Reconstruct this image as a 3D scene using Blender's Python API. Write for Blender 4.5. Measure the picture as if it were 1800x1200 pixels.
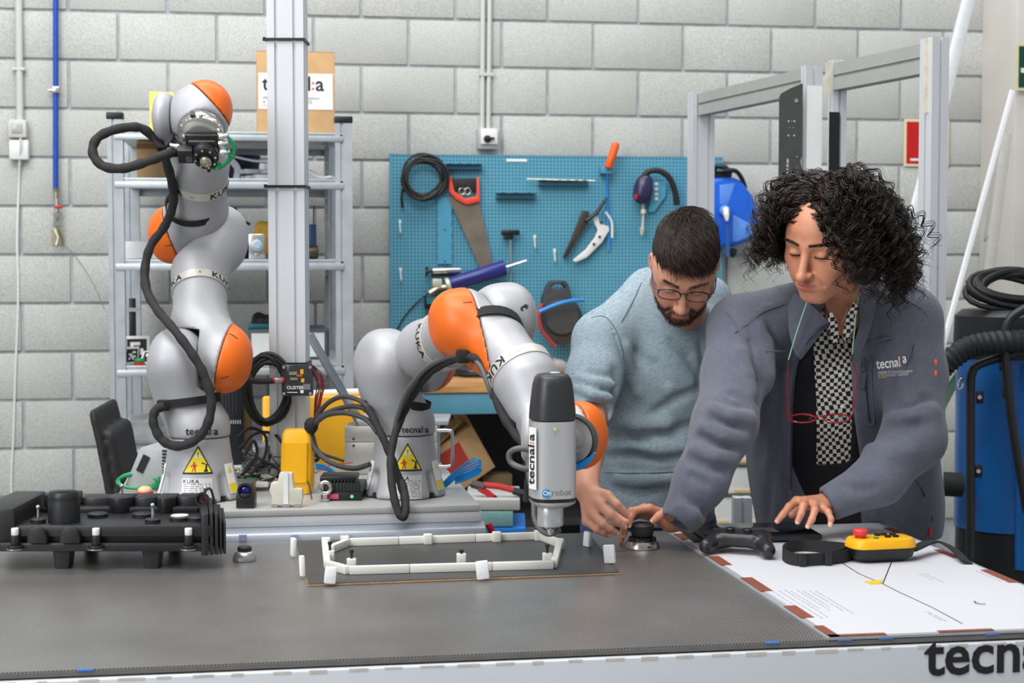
import bpy, bmesh, math, random
import numpy as np
from mathutils import Vector, Matrix, Euler

for o in list(bpy.data.objects): bpy.data.objects.remove(o, do_unlink=True)
SC = bpy.context.scene
COL = SC.collection
R = math.radians
PI = math.pi
random.seed(7)

# ------------------------------------------------------------------ camera
FPX, CX, CY = 2860.0, 900.0, 600.0
YAW, TILT, CAMZ = R(-9.2), R(3.06), 1.55
cam_d = bpy.data.cameras.new('camera')
cam = bpy.data.objects.new('camera', cam_d); COL.objects.link(cam)
cam_d.sensor_width = 36.0
cam_d.lens = FPX / 1800.0 * 36.0
cam.location = (0, 0, CAMZ)
cam.rotation_euler = (PI / 2 - TILT, 0, YAW)
cam_d.dof.use_dof = True
cam_d.dof.focus_distance = 3.6
cam_d.dof.aperture_fstop = 6.5
cam_d.clip_start = 0.05
SC.camera = cam
CAMR = Euler((PI / 2 - TILT, 0, YAW)).to_matrix()
CAML = Vector((0, 0, CAMZ))
# ------------------------------------------------------------------ light
W = bpy.data.worlds.new('hall_ambient'); SC.world = W
W.use_nodes = True
W.node_tree.nodes['Background'].inputs[0].default_value = (0.93, 0.97, 1.0, 1)
W.node_tree.nodes['Background'].inputs[1].default_value = 0.38
def area(name, loc, target, sx, sy, power, col=(1, 1, 1)):
    l = bpy.data.lights.new(name, 'AREA'); l.shape = 'RECTANGLE'
    l.size, l.size_y, l.energy, l.color = sx, sy, power, col
    o = bpy.data.objects.new(name, l); COL.objects.link(o)
    o.location = loc
    o.rotation_euler = (Vector(target) - Vector(loc)).to_track_quat('-Z', 'Y').to_euler()
    return o
area('hall_skylight', (-0.8, 2.2, 5.6), (0.2, 4.0, 1.0), 5.0, 2.2, 252, (1.0, 0.99, 0.97))
area('hall_skylight', (0.3, 5.4, 5.4), (0.3, 6.0, 1.0), 6.0, 1.2, 125, (1.0, 1.0, 1.0))
area('hall_doorway_daylight', (-3.2, 0.4, 3.4), (0.5, 4.2, 1.1), 2.2, 2.6, 130, (0.98, 0.99, 1.0))
SC.view_settings.view_transform = 'Standard'
SC.view_settings.look = 'None'
SC.view_settings.exposure = 0.08
SC.view_settings.gamma = 1.0
SC.view_settings.use_curve_mapping = False

# ------------------------------------------------------------------ photo -> place
def ray(px, py): return CAMR @ Vector(((px - CX) / FPX, -(py - CY) / FPX, -1.0))
def P(px, py, d): return CAML + ray(px, py) * d
def onZ(px, py, z):
    r = ray(px, py); return CAML + r * ((z - CAMZ) / r.z)
def onY(px, py, y):
    r = ray(px, py); return CAML + r * (y / r.y)
VR = Vector((math.cos(YAW), math.sin(YAW), 0))     # to the right in the picture
VF = Vector((-math.sin(YAW), math.cos(YAW), 0))    # away from the camera
VU = Vector((0, 0, 1))
TZ = 0.90                                            # worktop height
WALL_Y = 6.94

# ------------------------------------------------------------------ materials
def lin(c):
    return tuple(((v / 255.0) / 12.92 if v / 255.0 <= 0.04045 else ((v / 255.0 + 0.055) / 1.055) ** 2.4) for v in c)
MATS = {}
class NT:
    def __init__(s, name):
        s.m = bpy.data.materials.new(name); s.m.use_nodes = True
        s.t = s.m.node_tree; s.b = s.t.nodes['Principled BSDF']
    def n(s, kind, **kw):
        x = s.t.nodes.new(kind)
        for k, v in kw.items():
            if k.startswith('i_'):
                key = k[2:]
                key = int(key) if key.isdigit() else key.replace('_', ' ')
                x.inputs[key].default_value = v
            else: setattr(x, k, v)
        return x
    def l(s, a, ao, b, bi): s.t.links.new(a.outputs[ao], b.inputs[bi])
def mat(name, col, rough=0.5, metal=0.0, var=0.06, scale=40.0, bump=0.0, bscale=200.0, spec=None, coat=0.0, trans=0.0,
        emit=0.0, sheen=0.0, stretch=(1, 1, 1), alpha=1.0, sss=0.0):
    """procedural principled: base colour with grain, optional fine relief"""
    if name in MATS: return MATS[name]
    q = NT(name); b = q.b
    c = lin(col)
    tc = q.n('ShaderNodeTexCoord'); mp = q.n('ShaderNodeMapping'); mp.inputs['Scale'].default_value = stretch
    q.l(tc, 'Object', mp, 0)
    nz = q.n('ShaderNodeTexNoise', i_Scale=scale, i_Detail=4.0); q.l(mp, 0, nz, 'Vector')
    rp = q.n('ShaderNodeValToRGB')
    rp.color_ramp.elements[0].position = 0.3; rp.color_ramp.elements[1].position = 0.7
    rp.color_ramp.elements[0].color = tuple(v * (1 - var) for v in c) + (1,)
    rp.color_ramp.elements[1].color = tuple(min(1, v * (1 + var)) for v in c) + (1,)
    q.l(nz, 0, rp, 0); q.l(rp, 0, b, 'Base Color')
    b.inputs['Roughness'].default_value = rough; b.inputs['Metallic'].default_value = metal
    if spec is not None: b.inputs['Specular IOR Level'].default_value = spec
    b.inputs['Coat Weight'].default_value = coat; b.inputs['Coat Roughness'].default_value = 0.15
    b.inputs['Transmission Weight'].default_value = trans
    b.inputs['Alpha'].default_value = alpha
    if sheen: b.inputs['Sheen Weight'].default_value = sheen; b.inputs['Sheen Roughness'].default_value = 0.5
    if sss:
        b.inputs['Subsurface Weight'].default_value = sss; b.inputs['Subsurface Radius'].default_value = (0.012, 0.004, 0.002)
        b.inputs['Subsurface Scale'].default_value = 0.5
    if emit:
        b.inputs['Emission Color'].default_value = c + (1,); b.inputs['Emission Strength'].default_value = emit
    if bump:
        n2 = q.n('ShaderNodeTexNoise', i_Scale=bscale, i_Detail=3.0); q.l(mp, 0, n2, 'Vector')
        bp = q.n('ShaderNodeBump', i_Strength=bump, i_Distance=0.002); q.l(n2, 0, bp, 'Height'); q.l(bp, 0, b, 'Normal')
    MATS[name] = q.m
    return q.m

# ------------------------------------------------------------------ objects
WM = {}     # world matrix of each object built
def tag(o, label=None, cat=None, group=None, kind=None):
    if label: o['label'] = label
    if cat: o['category'] = cat
    if group: o['group'] = group
    if kind: o['kind'] = kind
    return o
def thing(name, label, cat, loc, group=None, rz=0.0):
    o = bpy.data.objects.new(name, None); COL.objects.link(o)
    o.empty_display_size = 0.05; o.location = loc; o.rotation_euler = (0, 0, rz)
    WM[o] = Matrix.Translation(Vector(loc)) @ Matrix.Rotation(rz, 4, 'Z')
    return tag(o, label, cat, group)
def link(name, me, m, parent=None):
    """mesh holds world coordinates; they are rebased on the parent (or on the base of the object itself)"""
    co = np.empty(len(me.vertices) * 3, np.float64); me.vertices.foreach_get('co', co); co = co.reshape(-1, 3)
    o = bpy.data.objects.new(name, me); COL.objects.link(o)
    if parent is None:
        lo, hi = co.min(0), co.max(0)
        loc = Vector(((lo[0] + hi[0]) / 2, (lo[1] + hi[1]) / 2, lo[2]))
        o.location = loc; WM[o] = Matrix.Translation(loc); inv = WM[o].inverted()
    else:
        o.parent = parent; WM[o] = WM[parent].copy(); inv = WM[o].inverted()
    me.transform(inv)
    if m is not None:
        for x in (m if isinstance(m, (list, tuple)) else [m]): me.materials.append(x)
    me.update()
    return o
def tri_off(me, smooth=True, angle=None):
    if smooth:
        me.polygons.foreach_set('use_smooth', [True] * len(me.polygons))
        if angle is not None: me.set_sharp_from_angle(angle=angle)
def crom(pts, n=8, closed=False):
    """Catmull-Rom through points"""
    p = [Vector(q) for q in pts]; out = []
    k = len(p)
    if k == 2: return p
    for i in range(k if closed else k - 1):
        a = p[(i - 1) % k] if (closed or i > 0) else p[0] * 2 - p[1]
        b, c = p[i], p[(i + 1) % k]
        d = p[(i + 2) % k] if (closed or i + 2 < k) else p[-1] * 2 - p[-2]
        for j in range(n):
            t = j / n
            out.append(0.5 * ((2 * b) + (c - a) * t + (2 * a - 5 * b + 4 * c - d) * t * t + (3 * b - a - 3 * c + d) * t ** 3))
    if not closed: out.append(p[-1])
    return out
def basis(d):
    d = Vector(d).normalized()
    a = Vector((0, 0, 1)) if abs(d.z) < 0.9 else Vector((1, 0, 0))
    u = a.cross(d).normalized(); return u, d.cross(u), d
def frame(o, x, y, z):
    m = Matrix.Identity(4)
    for i, v in enumerate((x, y, z)):
        v = Vector(v)
        m[0][i], m[1][i], m[2][i] = v.x, v.y, v.z
    o = Vector(o); m[0][3], m[1][3], m[2][3] = o.x, o.y, o.z
    return m
CAMF = frame((0, 0, 0), VR, VF, VU)                 # x right, y away, z up as the camera stands
def fcam(o): m = CAMF.copy(); m.translation = Vector(o); return m
class MB:
    def __init__(s): s.v = []; s.f = []; s.mi = []; s.cm = 0
    def add(s, vs, fs, M=None):
        k = len(s.v)
        s.v += [tuple(M @ Vector(v)) if M is not None else tuple(v) for v in vs]
        s.f += [tuple(i + k for i in f) for f in fs]; s.mi += [s.cm] * len(fs)
        return s
    def box(s, c, d, M=None):
        x, y, z = c; a, b, e = d[0] / 2, d[1] / 2, d[2] / 2
        vs = [(x + i * a, y + j * b, z + k * e) for k in (-1, 1) for j in (-1, 1) for i in (-1, 1)]
        return s.add(vs, [(0, 2, 3, 1), (4, 5, 7, 6), (0, 1, 5, 4), (2, 6, 7, 3), (0, 4, 6, 2), (1, 3, 7, 5)], M)
    def bb(s, lo, hi, M=None):
        return s.box([(a + b) / 2 for a, b in zip(lo, hi)], [b - a for a, b in zip(lo, hi)], M)
    def cyl(s, a, b, r, r2=None, n=16, cap=True):
        a, b = Vector(a), Vector(b); u, w, d = basis(b - a); r2 = r if r2 is None else r2
        vs = []
        for c, q in ((a, r), (b, r2)):
            for i in range(n):
                t = 2 * PI * i / n; vs.append(c + u * math.cos(t) * q + w * math.sin(t) * q)
        fs = [(i, (i + 1) % n, n + (i + 1) % n, n + i) for i in range(n)]
        if cap: fs += [tuple(range(n - 1, -1, -1)), tuple(range(n, 2 * n))]
        return s.add(vs, fs)
    def tube(s, pts, r, n=8, closed=False, cap=True, flat=None):
        pts = [Vector(p) for p in pts]; k = len(pts)
        rs = r if isinstance(r, (list, tuple)) else [r] * k
        vs = []; fs = []; u = None
        for i in range(k):
            if closed: t = pts[(i + 1) % k] - pts[i - 1]
            else: t = pts[min(i + 1, k - 1)] - pts[max(i - 1, 0)]
            if t.length < 1e-9: t = Vector((0, 0, 1))
            t.normalize()
            if u is None:
                u = basis(t)[0] if flat is None else (Vector(flat[2]) - t * Vector(flat[2]).dot(t)).normalized()
            else:
                u = u - t * u.dot(t)
                u = u.normalized() if u.length > 1e-6 else basis(t)[0]
            w = t.cross(u)
            for j in range(n):
                a = 2 * PI * (j + (0.5 if flat else 0)) / n
                if flat: vs.append(pts[i] + u * math.cos(a) * flat[0] * 1.414 + w * math.sin(a) * flat[1] * 1.414)
                else: vs.append(pts[i] + (u * math.cos(a) + w * math.sin(a)) * rs[i])
        for i in range(k if closed else k - 1):
            for j in range(n):
                a, b = i * n, ((i + 1) % k) * n
                fs.append((a + j, a + (j + 1) % n, b + (j + 1) % n, b + j))
        if cap and not closed: fs += [tuple(range(n - 1, -1, -1)), tuple(range((k - 1) * n, k * n))]
        return s.add(vs, fs)
    def lathe(s, prof, M=None, n=24, cap=True):
        vs = []; fs = []; k = len(prof)
        for r, z in prof:
            for i in range(n):
                t = 2 * PI * i / n; vs.append((r * math.cos(t), r * math.sin(t), z))
        for i in range(k - 1):
            for j in range(n): fs.append((i * n + j, i * n + (j + 1) % n, (i + 1) * n + (j + 1) % n, (i + 1) * n + j))
        if cap: fs += [tuple(range(n - 1, -1, -1)), tuple(range((k - 1) * n, k * n))]
        return s.add(vs, fs, M)
    def prism(s, poly, z0, z1, M=None):
        n = len(poly)
        vs = [(x, y, z0) for x, y in poly] + [(x, y, z1) for x, y in poly]
        fs = [tuple(range(n - 1, -1, -1)), tuple(range(n, 2 * n))] + [(i, (i + 1) % n, n + (i + 1) % n, n + i) for i in range(n)]
        return s.add(vs, fs, M)
    def ball(s, c, r, n=12, sc=(1, 1, 1), M=None):
        vs = []; fs = []; m = n // 2
        for i in range(1, m):
            a = PI * i / m
            for j in range(n):
                t = 2 * PI * j / n
                vs.append((c[0] + r * sc[0] * math.sin(a) * math.cos(t), c[1] + r * sc[1] * math.sin(a) * math.sin(t), c[2] + r * sc[2] * math.cos(a)))
        vs += [(c[0], c[1], c[2] + r * sc[2]), (c[0], c[1], c[2] - r * sc[2])]; T, B = len(vs) - 2, len(vs) - 1
        for i in range(m - 2):
            for j in range(n): fs.append((i * n + j, (i + 1) * n + j, (i + 1) * n + (j + 1) % n, i * n + (j + 1) % n))
        for j in range(n):
            fs.append((T, j, (j + 1) % n)); b = (m - 2) * n; fs.append((B, b + (j + 1) % n, b + j))
        return s.add(vs, fs, M)
    def mesh(s, name, bevel=0, seg=2, smooth=None, fixn=True):
        me = bpy.data.meshes.new(name); me.from_pydata(s.v, [], s.f)
        if any(s.mi): me.polygons.foreach_set('material_index', s.mi)
        if fixn or bevel:
            bm = bmesh.new(); bm.from_mesh(me)
            if fixn: bmesh.ops.recalc_face_normals(bm, faces=bm.faces)
            if bevel:
                es = [e for e in bm.edges if len(e.link_faces) == 2 and e.calc_face_angle(0) > 0.6]
                bmesh.ops.bevel(bm, geom=es, offset=bevel, segments=seg, affect='EDGES', profile=0.5, clamp_overlap=True)
            bm.to_mesh(me); bm.free()
        if smooth is None: smooth = R(40)
        if smooth: tri_off(me, True, smooth)
        return me
    def build(s, name, m, parent=None, bevel=0, seg=2, smooth=None, fixn=True):
        return link(name, s.mesh(name, bevel, seg, smooth, fixn), m, parent)
def copy_tree(o, M, parent=None, **tags):
    """copy of a thing with its parts; M moves the copied root in the world"""
    c = o.copy(); COL.objects.link(c)
    if parent is None:
        c.matrix_world = M @ WM[o]; WM[c] = M @ WM[o]
        for k, v in tags.items(): c[k] = v
    else: c.parent = parent; WM[c] = WM[parent].copy()
    for ch in [x for x in COL.objects if x.parent == o and x is not c]: copy_tree(ch, M, c)
    return c
def text(body, M, size, m, name='lettering', parent=None, ext=0.0006, bold=0.0, ax='LEFT', spacing=1.0, sx=1.0):
    """flat lettering: M = frame with x along the line, y up, z out of the surface"""
    cu = bpy.data.curves.new(name, 'FONT'); cu.body = body; cu.size = size; cu.extrude = ext
    cu.offset = bold * size; cu.align_x = ax; cu.space_character = spacing; cu.resolution_u = 3
    to = bpy.data.objects.new('tmp', cu); COL.objects.link(to)
    dg = bpy.context.evaluated_depsgraph_get()
    me = bpy.data.meshes.new_from_object(to.evaluated_get(dg))
    w = max((v.co.x for v in me.vertices), default=0)
    bpy.data.objects.remove(to); bpy.data.curves.remove(cu)
    me.transform(M @ Matrix.Diagonal((sx, 1, 1, 1)))
    for x in list(me.materials): me.materials.pop()
    o = link(name, me, m, parent)
    return o, w

# ------------------------------------------------------------------ implicit surfaces
V3 = lambda v: np.array(tuple(v), np.float32)
def d_sph(p, c, r): return np.sqrt(((p - V3(c)) ** 2).sum(1)) - r
def d_ell(p, c, r, Rm=None):
    q = p - V3(c)
    if Rm is not None: q = q @ np.array(Rm, np.float32)      # columns of Rm = the ellipsoid's axes
    r = V3(r)
    k0 = np.sqrt(((q / r) ** 2).sum(1)); k1 = np.sqrt(((q / (r * r)) ** 2).sum(1)) + 1e-9
    return k0 * (k0 - 1) / k1
def d_cap(p, a, b, ra, rb=None):
    a, b = V3(a), V3(b); rb = ra if rb is None else rb
    ab = b - a; t = np.clip(((p - a) @ ab) / max(float(ab @ ab), 1e-12), 0, 1)
    return np.sqrt(((p - a - t[:, None] * ab) ** 2).sum(1)) - (ra + (rb - ra) * t)
def d_box(p, c, h, r=0.0, Rm=None):
    q = p - V3(c)
    if Rm is not None: q = q @ np.array(Rm, np.float32)
    q = np.abs(q) - (V3(h) - r)
    return np.sqrt((np.maximum(q, 0) ** 2).sum(1)) + np.minimum(q.max(1), 0) - r
def d_cyl(p, a, b, r, rd=0.0):
    a, b = V3(a), V3(b); ab = b - a; L = float(np.sqrt(ab @ ab)); u = ab / L
    q = p - a; t = q @ u; rr = np.sqrt(np.maximum((q * q).sum(1) - t * t, 0))
    dx = rr - (r - rd); dy = np.abs(t - L / 2) - (L / 2 - rd)
    return np.minimum(np.maximum(dx, dy), 0) + np.sqrt(np.maximum(dx, 0) ** 2 + np.maximum(dy, 0) ** 2) - rd
def d_half(p, o, n):
    n = V3(n); n = n / np.sqrt(n @ n); return (p - V3(o)) @ n
def smin(a, b, k):
    h = np.maximum(k - np.abs(a - b), 0) / k; return np.minimum(a, b) - h * h * k * 0.25
def smax(a, b, k): return -smin(-a, -b, k)
def chain(p, pts, rs, k=0.01):
    d = None
    for i in range(len(pts) - 1):
        e = d_cap(p, pts[i], pts[i + 1], rs[i], rs[i + 1]); d = e if d is None else smin(d, e, k)
    return d
def sdf_mesh(f, lo, hi, h, smooth=2):
    """surface nets, evaluated only in blocks near the surface; returns (verts, quads)"""
    B = 4
    lo = np.array(tuple(lo), np.float64); hi = np.array(tuple(hi), np.float64)
    nb = np.ceil((hi - lo) / (h * B)).astype(int) + 1
    N = nb * B + 1
    ii = np.stack(np.meshgrid(*[np.arange(k) for k in nb], indexing='ij'), -1).reshape(-1, 3)
    cen = (lo + (ii * B + B / 2) * h).astype(np.float32)
    dc = f(cen)
    V = np.repeat(np.repeat(np.repeat(np.where(dc < 0, -1.0, 1.0).astype(np.float32).reshape(nb), B, 0), B, 1), B, 2)
    V = np.pad(V, ((0, 1),) * 3, mode='edge')
    act = ii[np.abs(dc) < B * h * 1.35 + 1e-6]
    off = np.stack(np.meshgrid(*[np.arange(B + 1)] * 3, indexing='ij'), -1).reshape(-1, 3)
    idx = (act[:, None, :] * B + off[None]).reshape(-1, 3)
    flat = np.unique((idx[:, 0] * N[1] + idx[:, 1]) * N[2] + idx[:, 2])
    gi = np.stack([flat // (N[1] * N[2]), (flat // N[2]) % N[1], flat % N[2]], 1)
    val = np.empty(len(flat), np.float32)
    for s in range(0, len(flat), 400000):
        val[s:s + 400000] = f((lo + gi[s:s + 400000] * h).astype(np.float32))
    V = np.ascontiguousarray(V)
    Vf = V.reshape(-1); Vf[flat] = val
    offc = np.stack(np.meshgrid(*[np.arange(B)] * 3, indexing='ij'), -1).reshape(-1, 3)
    cells = (act[:, None, :] * B + offc[None]).reshape(-1, 3)
    cor = np.array([(i, j, k) for i in (0, 1) for j in (0, 1) for k in (0, 1)])
    st = np.array([N[1] * N[2], N[2], 1])
    base = cells @ st
    cv = Vf[base[:, None] + (cor @ st)[None]]
    ins = cv < 0
    mix = ins.any(1) & ~ins.all(1)
    cells, cv, ins, base = cells[mix], cv[mix], ins[mix], base[mix]
    acc = np.zeros((len(cells), 3)); cnt = np.zeros(len(cells))
    for a in range(8):
        for b in range(a + 1, 8):
            if np.abs(cor[a] - cor[b]).sum() != 1: continue
            m = ins[:, a] != ins[:, b]
            t = cv[m, a] / (cv[m, a] - cv[m, b])
            acc[m] += cor[a] + t[:, None] * (cor[b] - cor[a]); cnt[m] += 1
    vert = lo + (cells + acc / cnt[:, None]) * h
    lut = np.full(int(N.prod()), -1, np.int64); lut[base] = np.arange(len(base))
    quads = []
    for ax in range(3):
        e = [0, 0, 0]; e[ax] = 1
        k = cor.tolist().index(e)
        m = ins[:, 0] != ins[:, k]
        o1, o2 = st[(ax + 1) % 3], st[(ax + 2) % 3]
        b = base[m]; q = np.stack([lut[b], lut[b - o1], lut[b - o1 - o2], lut[b - o2]], 1)
        fl = ~ins[m, 0]
        q[fl] = q[fl][:, ::-1]
        quads.append(q[(q >= 0).all(1)])
    quads = np.concatenate(quads)
    for _ in range(smooth):
        s_ = np.zeros_like(vert); c_ = np.zeros(len(vert))
        for a, b in ((0, 1), (1, 2), (2, 3), (3, 0)):
            np.add.at(s_, quads[:, a], vert[quads[:, b]]); np.add.at(s_, quads[:, b], vert[quads[:, a]])
            np.add.at(c_, quads[:, a], 1); np.add.at(c_, quads[:, b], 1)
        vert = vert * 0.5 + 0.5 * s_ / np.maximum(c_, 1)[:, None]
    return vert, quads
def np_mesh(name, vert, quads, smooth=True, attrs=None):
    me = bpy.data.meshes.new(name)
    vert = np.asarray(vert, np.float32); quads = np.asarray(quads, np.int32); k = quads.shape[1]
    me.vertices.add(len(vert)); me.vertices.foreach_set('co', vert.ravel())
    me.loops.add(quads.size); me.loops.foreach_set('vertex_index', quads.ravel())
    me.polygons.add(len(quads)); me.polygons.foreach_set('loop_start', np.arange(0, quads.size, k, dtype=np.int32))
    me.update(calc_edges=True); me.validate()
    if smooth: me.polygons.foreach_set('use_smooth', [True] * len(me.polygons))
    for nm, a in (attrs or {}).items():
        at = me.attributes.new(nm, 'FLOAT', 'POINT'); at.data.foreach_set('value', np.asarray(a, np.float32))
    return me
def blob(name, f, lo, hi, h, m, parent=None, smooth=2, attrs=None):
    v, q = sdf_mesh(f, lo, hi, h, smooth)
    return link(name, np_mesh(name, v, q, True, {k: g(v.astype(np.float32)) for k, g in (attrs or {}).items()}), m, parent)
def pbox(pts, pad):
    a = np.array([tuple(p) for p in pts]); return a.min(0) - pad, a.max(0) + pad
# ================================================================== THE SETTING
def struct(o): o['kind'] = 'structure'; return o
def mat_block():
    q = NT('concrete_block'); b = q.b
    tc = q.n('ShaderNodeTexCoord'); oi = q.n('ShaderNodeObjectInfo')
    add = q.n('ShaderNodeVectorMath', operation='ADD'); q.l(tc, 'Object', add, 0); q.l(oi, 'Location', add, 1)
    n1 = q.n('ShaderNodeTexNoise', i_Scale=170.0, i_Detail=3.0, i_Roughness=0.7); q.l(add, 0, n1, 'Vector')
    n2 = q.n('ShaderNodeTexNoise', i_Scale=2.3, i_Detail=5.0); q.l(add, 0, n2, 'Vector')
    r1 = q.n('ShaderNodeValToRGB'); r1.color_ramp.elements[0].position = 0.30; r1.color_ramp.elements[1].position = 0.62
    r1.color_ramp.elements[0].color = lin((168, 170, 167)) + (1,); r1.color_ramp.elements[1].color = lin((203, 204, 200)) + (1,)
    q.l(n1, 0, r1, 0)
    r2 = q.n('ShaderNodeValToRGB'); r2.color_ramp.elements[0].position = 0.32; r2.color_ramp.elements[1].position = 0.62
    r2.color_ramp.elements[0].color = (0.90, 0.90, 0.89, 1); r2.color_ramp.elements[1].color = (1.0, 1.0, 1.0, 1)
    q.l(n2, 0, r2, 0)
    mx = q.n('ShaderNodeMix', data_type='RGBA', blend_type='MULTIPLY'); mx.inputs[0].default_value = 1.0
    q.l(r1, 0, mx, 6); q.l(r2, 0, mx, 7)
    hs = q.n('ShaderNodeHueSaturation'); mr = q.n('ShaderNodeMapRange', i_3=0.96, i_4=1.04)
    q.l(oi, 'Random', mr, 0); q.l(mr, 0, hs, 'Value'); q.l(mx, 2, hs, 'Color'); q.l(hs, 0, b, 'Base Color')
    b.inputs['Roughness'].default_value = 0.92
    bp = q.n('ShaderNodeBump', i_Strength=0.55, i_Distance=0.003); q.l(n1, 0, bp, 'Height'); q.l(bp, 0, b, 'Normal')
    return q.m
M_BLOCK = mat_block()
M_MORTAR = mat('mortar', (168, 174, 178), 0.95, var=0.16, scale=25, bump=0.5, bscale=120)
M_PAINT = mat('cream_paint', (203, 200, 192), 0.6, var=0.03, scale=6)
M_WHITE = mat('white_plastic', (228, 229, 227), 0.4, var=0.02)
M_ALU = mat('anodised_aluminium', (216, 219, 223), 0.36, 0.35, var=0.03, scale=20, stretch=(1, 1, 0.05))
M_ALU_SHADE = mat('shaded_aluminium', (172, 174, 172), 0.42, 0.3, var=0.04, scale=20)  # greyer copy of the aluminium: shade on the gate beams put into the colour
M_GALV = mat('galvanised_steel', (186, 193, 198), 0.42, 0.5, var=0.10, scale=14)
M_BLACK = mat('black_plastic', (24, 25, 27), 0.42, var=0.15)
M_RUB = mat('black_rubber', (33, 33, 35), 0.6, var=0.12, bump=0.2, bscale=300)
M_BLUE = mat('blue_paint', (14, 72, 168), 0.35, var=0.04)
M_STEEL = mat('bright_steel', (200, 200, 200), 0.22, 0.9, var=0.05)
M_RED = mat('red_plastic', (200, 30, 30), 0.35, var=0.05)
M_ORANGE = mat('orange_plastic', (236, 98, 22), 0.32, var=0.03, scale=8)
M_YEL = mat('yellow_plastic', (240, 176, 14), 0.38, var=0.03)
M_CARD = mat('cardboard', (196, 158, 112), 0.85, var=0.07, scale=18)
M_PAPER = mat('white_paper', (236, 236, 236), 0.7, var=0.015)
M_INK = mat('black_ink', (28, 27, 32), 0.6, var=0.02)
M_DARK = mat('dark_cable_sleeve', (38, 37, 38), 0.75, var=0.2, scale=200, bump=0.7, bscale=500)

wall = struct(MB().bb((-2.6, WALL_Y + 0.004, -0.1), (3.9, WALL_Y + 0.2, 3.1)).build('wall_back', M_MORTAR, smooth=0))
J0 = onY(381, 64, WALL_Y).x
proto = {}
def block_mesh(w):
    key = round(w, 3)
    if key not in proto:
        proto[key] = MB().box((0, 0, 0), (w - 0.011, 0.05, 0.189)).mesh('concrete_block', bevel=0.006, seg=2)
        proto[key].materials.append(M_BLOCK)
    return proto[key]
for k in range(-6, 6):
    z = 1.547 + 0.2 * k + 0.1
    x = J0 + (0.2 if k % 2 else 0.0) - 0.4 * 7
    x += 0.4 * (0 if k % 2 == 0 else 0)
    while x < 3.9:
        w = min(0.4, 3.9 - x)
        if x + w > -1.75 and x < 3.3 and w > 0.05 :
            o = bpy.data.objects.new('concrete_block', block_mesh(w)); COL.objects.link(o)
            o.parent = wall; o.location = WM[wall].inverted() @ Vector((x + w / 2, WALL_Y + 0.02 - random.uniform(0, 0.0025), z))
        x += 0.4
struct(MB().bb((-3.2, -0.6, -0.1), (5.2, WALL_Y + 0.3, 0.0)).build('floor', mat('concrete_floor', (120, 120, 118), 0.6, var=0.12, scale=5), smooth=0))
# column at the right end of the wall
col_x = onY(1721, 300, WALL_Y).x
cy_ = col_x / (onY(1783, 300, 1.0).x)
struct(MB().bb((col_x, cy_, 0), (col_x + 1.2, WALL_Y - 0.004, 3.1)).build('wall_right', M_PAINT, bevel=0.01))
MB().bb((col_x + 0.12, cy_ - 0.022, 0), (col_x + 0.75, cy_ - 0.001, 3.1)).build('trim_1', mat('light_grey_panel', (214, 214, 210), 0.5, var=0.02), bevel=0.003)['kind'] = 'structure'

# ------------------------------------------------------------------ signs
def signplate(name, label, px0, px1, py0, py1, y, col, border):
    a, b = onY(px0, py0, y), onY(px1, py1, y)
    t = thing(name, label, 'sign', (a.x * .5 + b.x * .5, y, b.z))
    MB().bb((a.x, y - 0.003, b.z), (b.x, y, a.z)).build('sign_border', border, t)
    g = 0.012
    MB().bb((a.x + g, y - 0.0045, b.z + g), (b.x - g, y - 0.0035, a.z - g)).build('sign_face', col, t)
    return t, a, b
M_CREAM = mat('cream_sign_border', (226, 218, 178), 0.6, var=0.03)
t, a, b = signplate('safety_sign', 'red safety sign with cream border on block wall behind the aluminium post', 1589, 1667, 209, 293, WALL_Y - 0.012, mat('sign_red', (196, 14, 20), 0.5, var=0.03), M_CREAM)
MB().bb((a.x + .03, WALL_Y - 0.0185, b.z + .025), (a.x + .075, WALL_Y - 0.0168, b.z + .035)).build('small_print', M_PAPER, t)
yS = cy_ - 0.024
t, a, b = signplate('emergency_sign', 'dark green emergency sign at the right edge on the pale column', 1786, 1850, 76, 160, yS, mat('sign_green', (8, 68, 50), 0.5, var=0.03), M_CREAM)
MB().bb((a.x + .022, yS - 0.007, b.z + .075), (a.x + .045, yS - 0.0048, b.z + .095)).build('arrow', M_PAPER, t)

# ------------------------------------------------------------------ conduits and pipes
def wy(px, py, off=0.0): return onY(px, py, WALL_Y - off)
t = thing('conduit', 'grey plastic conduit with socket boxes at the left end of wall', 'conduit', wy(35, 282, 0.03))
M_COND = mat('grey_conduit', (196, 198, 196), 0.5, var=0.03)
MB().tube([wy(32, -60, 0.025), wy(35, 218, 0.025)], 0.0148, 12).build('pipe', M_COND, t)
MB().box(wy(33.5, 122, 0.025), (0.05, 0.03, 0.012)).build('clip', M_COND, t, bevel=0.003)
a, b = wy(17, 212, .0), wy(50, 244, .0)
o = MB().bb((a.x, WALL_Y - .06, b.z), (b.x, WALL_Y - 0.006, a.z)).build('socket_box', M_COND, t, bevel=0.006)
MB().bb((a.x + .016, WALL_Y - .064, b.z + .02), (b.x - .016, WALL_Y - .0605, a.z - .016)).build('clear_window', mat('dusty_window', (176, 176, 166), 0.2, var=0.1), o, bevel=0.002)
a, b = wy(18, 246, .0), wy(53, 282, .0)
MB().bb((a.x, WALL_Y - .05, b.z), (b.x, WALL_Y - 0.006, a.z)).build('junction_box', M_WHITE, t, bevel=0.008)
MB().tube(crom([wy(36, 243, .07), wy(36, 262, .058), wy(34, 290, .03), wy(33, 330, .012), wy(30, 420, .012), wy(32, 520, .012), wy(27, 660, .012), wy(24, 760, .012), wy(20, 860, .012), wy(28, 890, .02)], 5), 0.0048, 6).build('cable', M_WHITE, t)

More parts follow.
